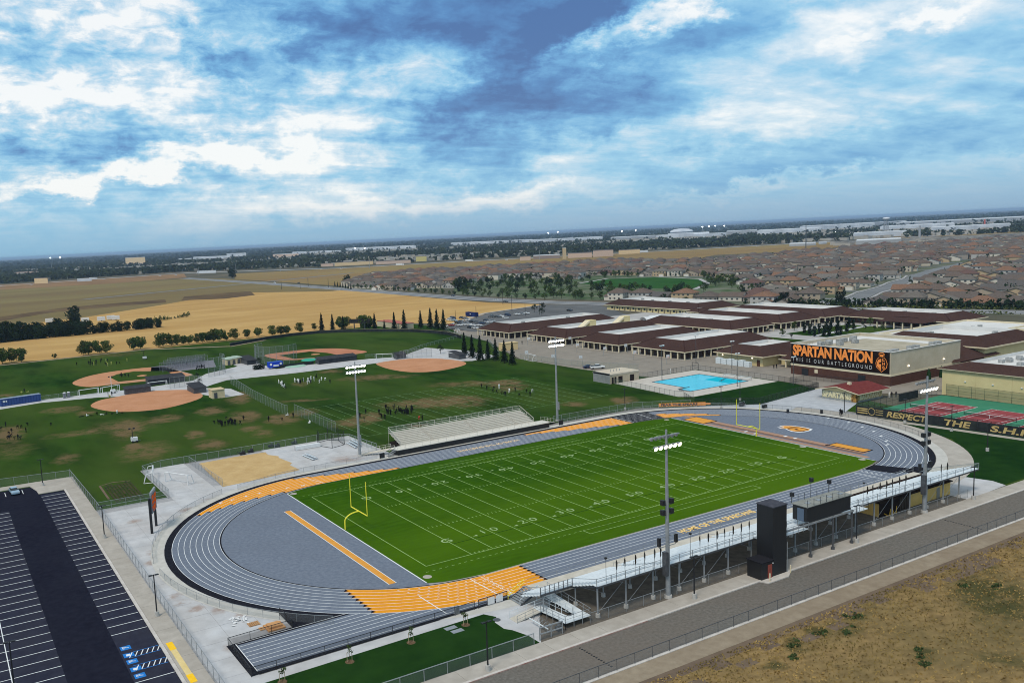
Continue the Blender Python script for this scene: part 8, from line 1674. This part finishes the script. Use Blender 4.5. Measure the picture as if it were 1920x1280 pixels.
# ------------------------------------------------------------------ vehicles
def car_parts(L=4.6, W=1.8, H=1.45, kind='car'):
    b = MB(); prof = {'car': [(-2.3, .35), (-2.32, .62), (-2.2, .86), (-1.3, .95), (1.6, .98), (2.25, .92), (2.3, .5), (2.25, .33)], 'pickup': [(-2.8, .45), (-2.82, .85), (-2.7, 1.05), (-1.5, 1.15), (2.75, 1.15), (2.8, .5)], 'van': [(-2.4, .4), (-2.45, .8), (-2.2, 1.05), (-1.7, 1.1), (2.35, 1.1), (2.4, .45)]}[kind]
    n_ = len(prof); vs = [(x, s_*(W/2-(.07 if z < .5 or z > .9 else 0)), z) for s_ in (-1, 1) for x, z in prof]
    b.add(vs, [tuple(range(n_))[::-1], tuple(range(n_, 2*n_))]+[(i, (i+1) % n_, n_+(i+1) % n_, n_+i) for i in range(n_)])
    g_ = MB(); cab = {'car': (-1.15, -.35, .95, 1.75, .95, 1.42), 'pickup': (-1.4, -.7, .75, 1.05, 1.13, 1.78), 'van': (-1.6, -.95, 2.0, 2.3, 1.08, 1.85)}[kind]; x0, x1, x2, x3, z0, z1 = cab; w0, w1 = W/2-.1, W/2-.28
    g_.add([(x0, -w0, z0), (x3, -w0, z0), (x3, w0, z0), (x0, w0, z0), (x1, -w1, z1-.04), (x2, -w1, z1-.04), (x2, w1, z1-.04), (x1, w1, z1-.04)], [(0, 1, 5, 4), (1, 2, 6, 5), (2, 3, 7, 6), (3, 0, 4, 7)])
    r_ = MB(); r_.box(x1-.03, -w1-.03, z1-.05, x2+.03, w1+.03, z1+.01)
    ws = [MB().cyl((x, y-.1, .33), (x, y+.1, .33), .34, .34, 12) for x in (prof[0][0]+.85, prof[-1][0]-.85) for y in (-W/2+.08, W/2-.08)]
    hl = [MB().box(prof[0][0]-.03, s_*W*.38-.18, .62, prof[0][0]+.06, s_*W*.38+.18, .76) for s_ in (-1, 1)]; tl = [MB().box(prof[-1][0]-.08, s_*W*.38-.16, .68, prof[-1][0]+.03, s_*W*.38+.16, .84) for s_ in (-1, 1)]
    bed = MB().box(1.15, -W/2+.15, 1.12, 2.65, W/2-.15, 1.17) if kind == 'pickup' else None
    return b, g_, r_, ws, hl, tl, bed
CARM = {}
CC = {'white': (.70, .71, .72), 'silver': (.38, .40, .42), 'black': (.012, .012, .015), 'dark blue': (.02, .035, .09), 'pale blue': (.25, .37, .48), 'grey': (.12, .13, .14), 'red': (.30, .03, .03)}
def vehicle(kind, colr, x, y, rz, label, group=None, name=None, z=0.02, simple=False):
    if kind not in CARM:
        b, g_, r_, ws, hl, tl, bed = car_parts(kind=kind, W=1.8 if kind == 'car' else 1.95); blank = M('car_white', CC['white'], rough=.3)
        CARM[kind] = (b.mesh('body', blank), g_.mesh('windows', m_glass), r_.mesh('roof_panel', blank), [q.mesh('wheel', M('tyre', (.015, .015, .015))) for q in ws], [q.mesh('headlight', M('headlight', (.6, .6, .6), rough=.2)) for q in hl], [q.mesh('tail_light', M('tail_light', (.3, .01, .01), rough=.3)) for q in tl], bed.mesh('cargo_bed', m_blk) if bed else None)
    b, g_, r_, ws, hl, tl, bed = CARM[kind]; pt_ = M('car_'+colr.replace(' ', '_'), CC[colr], rough=.3)
    t = empty(name or ('pickup_truck' if kind == 'pickup' else 'parked_car'), (x, y, z), label, {'car': 'car', 'pickup': 'pickup truck', 'van': 'van'}[kind], group, rz)
    for nm, me in (('body', b), ('roof_panel', r_)):
        o = link(nm, me, t); o.material_slots[0].link = 'OBJECT'; o.material_slots[0].material = pt_
    link('windows', g_, t)
    for m_ in ws: link('wheel', m_, t)
    if not simple:
        for m_ in hl: link('headlight', m_, t)
        for m_ in tl: link('tail_light', m_, t)
    if bed: link('cargo_bed', bed, t)
    return t
vehicle('car', 'pale blue', -110.1, 71.6, R(94), 'pale blue car parked alone at the top of the empty car park')
x, y = G(1120, 691); vehicle('pickup', 'white', x, y, R(155), 'white pickup truck parked by the pool building')
x, y = G(1104, 690); vehicle('car', 'dark blue', x, y, R(155), 'dark car parked behind the white pickup truck')
lot = [(843, 601, 'white', 'van', 0), (852, 602, 'pale blue', 'car', 0), (858, 606, 'black', 'car', 0), (861, 611, 'white', 'car', 0), (869, 610, 'white', 'van', 0), (878.5, 610, 'white', 'van', 0), (888, 611, 'white', 'car', 0), (898, 611, 'white', 'car', 0), (891, 616, 'white', 'car', 0), (882, 615, 'black', 'car', 0), (876, 601, 'white', 'car', 0), (910, 606, 'silver', 'car', 0), (918, 604.5, 'white', 'car', 0), (923, 603, 'silver', 'car', 0), (912, 602, 'black', 'car', 0), (922, 595, 'grey', 'pickup', 0), (933, 595, 'grey', 'car', 0), (939.5, 594.5, 'white', 'car', 0), (948, 597, 'white', 'car', 0), (952, 592, 'dark blue', 'van', 0), (969.5, 590, 'white', 'car', 0), (977.5, 589.5, 'silver', 'car', 0), (987, 588.5, 'white', 'car', 0), (866, 597, 'dark blue', 'car', 0), (872, 598, 'grey', 'car', 0), (849, 598, 'dark blue', 'van', 0), (864, 604, 'black', 'car', 0), (846, 611, 'red', 'car', 0), (885, 604, 'black', 'car', 0), (894, 605, 'grey', 'car', 0), (903, 607, 'dark blue', 'car', 0)]
for i, (px, py, c_, k_, _) in enumerate(lot):
    x, y = G(px, py); vehicle(k_, c_, x, y, R(96 if i % 3 else -84), '%s %s in the staff car park, %s' % (c_, {'car': 'car', 'van': 'van', 'pickup': 'pickup'}[k_], 'counted %s from the left among its kind' % (ORD+['seventeenth', 'eighteenth', 'nineteenth', 'twentieth'])[i % 20]), 'vehicles in the staff car park', simple=True)
x, y = G(885, 593); t = empty('shipping_container', (x, y, 0), 'dark blue container at the far edge of the staff car park', 'container'); part('body', MB().box(x-1.3, y-6, .1, x+1.3, y+6, 2.8), M('navy_container', (.015, .025, .10)), t); part('door', MB().box(x-1.35, y-5, .3, x-1.3, y-2, 2.5), M('navy_door', (.02, .035, .13)), t); part('patch', MB().box(x-1.36, y-.5, 1.4, x-1.3, y+.6, 2.0), m_wht, t)
rdc = [(930, 563, 'white', 'car'), (948, 566, 'grey', 'car'), (1068, 583, 'black', 'car'), (850, 555, 'dark blue', 'car'), (560, 531, 'black', 'car'), (515, 531, 'white', 'van'), (615, 540, 'white', 'car'), (640, 544, 'silver', 'car'), (1510, 574, 'white', 'car'), (1555, 571.5, 'silver', 'car'), (1545, 569, 'white', 'van'), (1600, 563, 'white', 'car'), (1452, 574, 'white', 'car')]
for i, (px, py, c_, k_) in enumerate(rdc): x, y = G(px, py); vehicle(k_, c_, x, y, R(92), '%s %s on the roads beyond the school, %s from the list left to right' % (c_, k_, ORD[i]), 'vehicles on the distant roads', simple=True)
fwv = [(175, 524.5), (195, 523.5), (602, 505.5), (750, 498.5), (755, 498), (880, 491), (1010, 485), (1100, 480), (1180, 475), (370, 513), (640, 504), (300, 517.5), (330, 516), (440, 511), (1420, 462.5), (60, 534), (950, 488)]
for i, (px, py) in enumerate(fwv):
    x, y = G(px, py); big = i in (0, 3, 5, 7, 8); t = empty('freeway_truck' if big else 'freeway_car', (x, y, .1), '%s on the freeway, %s' % ('white lorry' if big else 'pale car', (ORD+['seventeenth'])[i]+' along the survey'), 'truck' if big else 'car', 'vehicles on the freeway', R(0 if px < 350 else -24))
    if big: link('trailer', MB().box(-8, -1.5, 1.2, 5, 1.5, 5.0).mesh('trailer', m_wht), t); link('cab', MB().box(5.4, -1.4, .6, 8, 1.4, 3.8).mesh('cab', m_wht), t); link('wheel', MB().cyl((-6, -1.5, .5), (-6, 1.5, .5), .5, .5, 8).mesh('wheel', m_blk), t)
    else: link('body', MB().box(-2.4, -1, .3, 2.4, 1, 1.1).mesh('body', m_wht), t); link('cabin', MB().box(-1.2, -.9, 1.1, 1.4, .9, 1.7).mesh('cabin', m_glass), t)
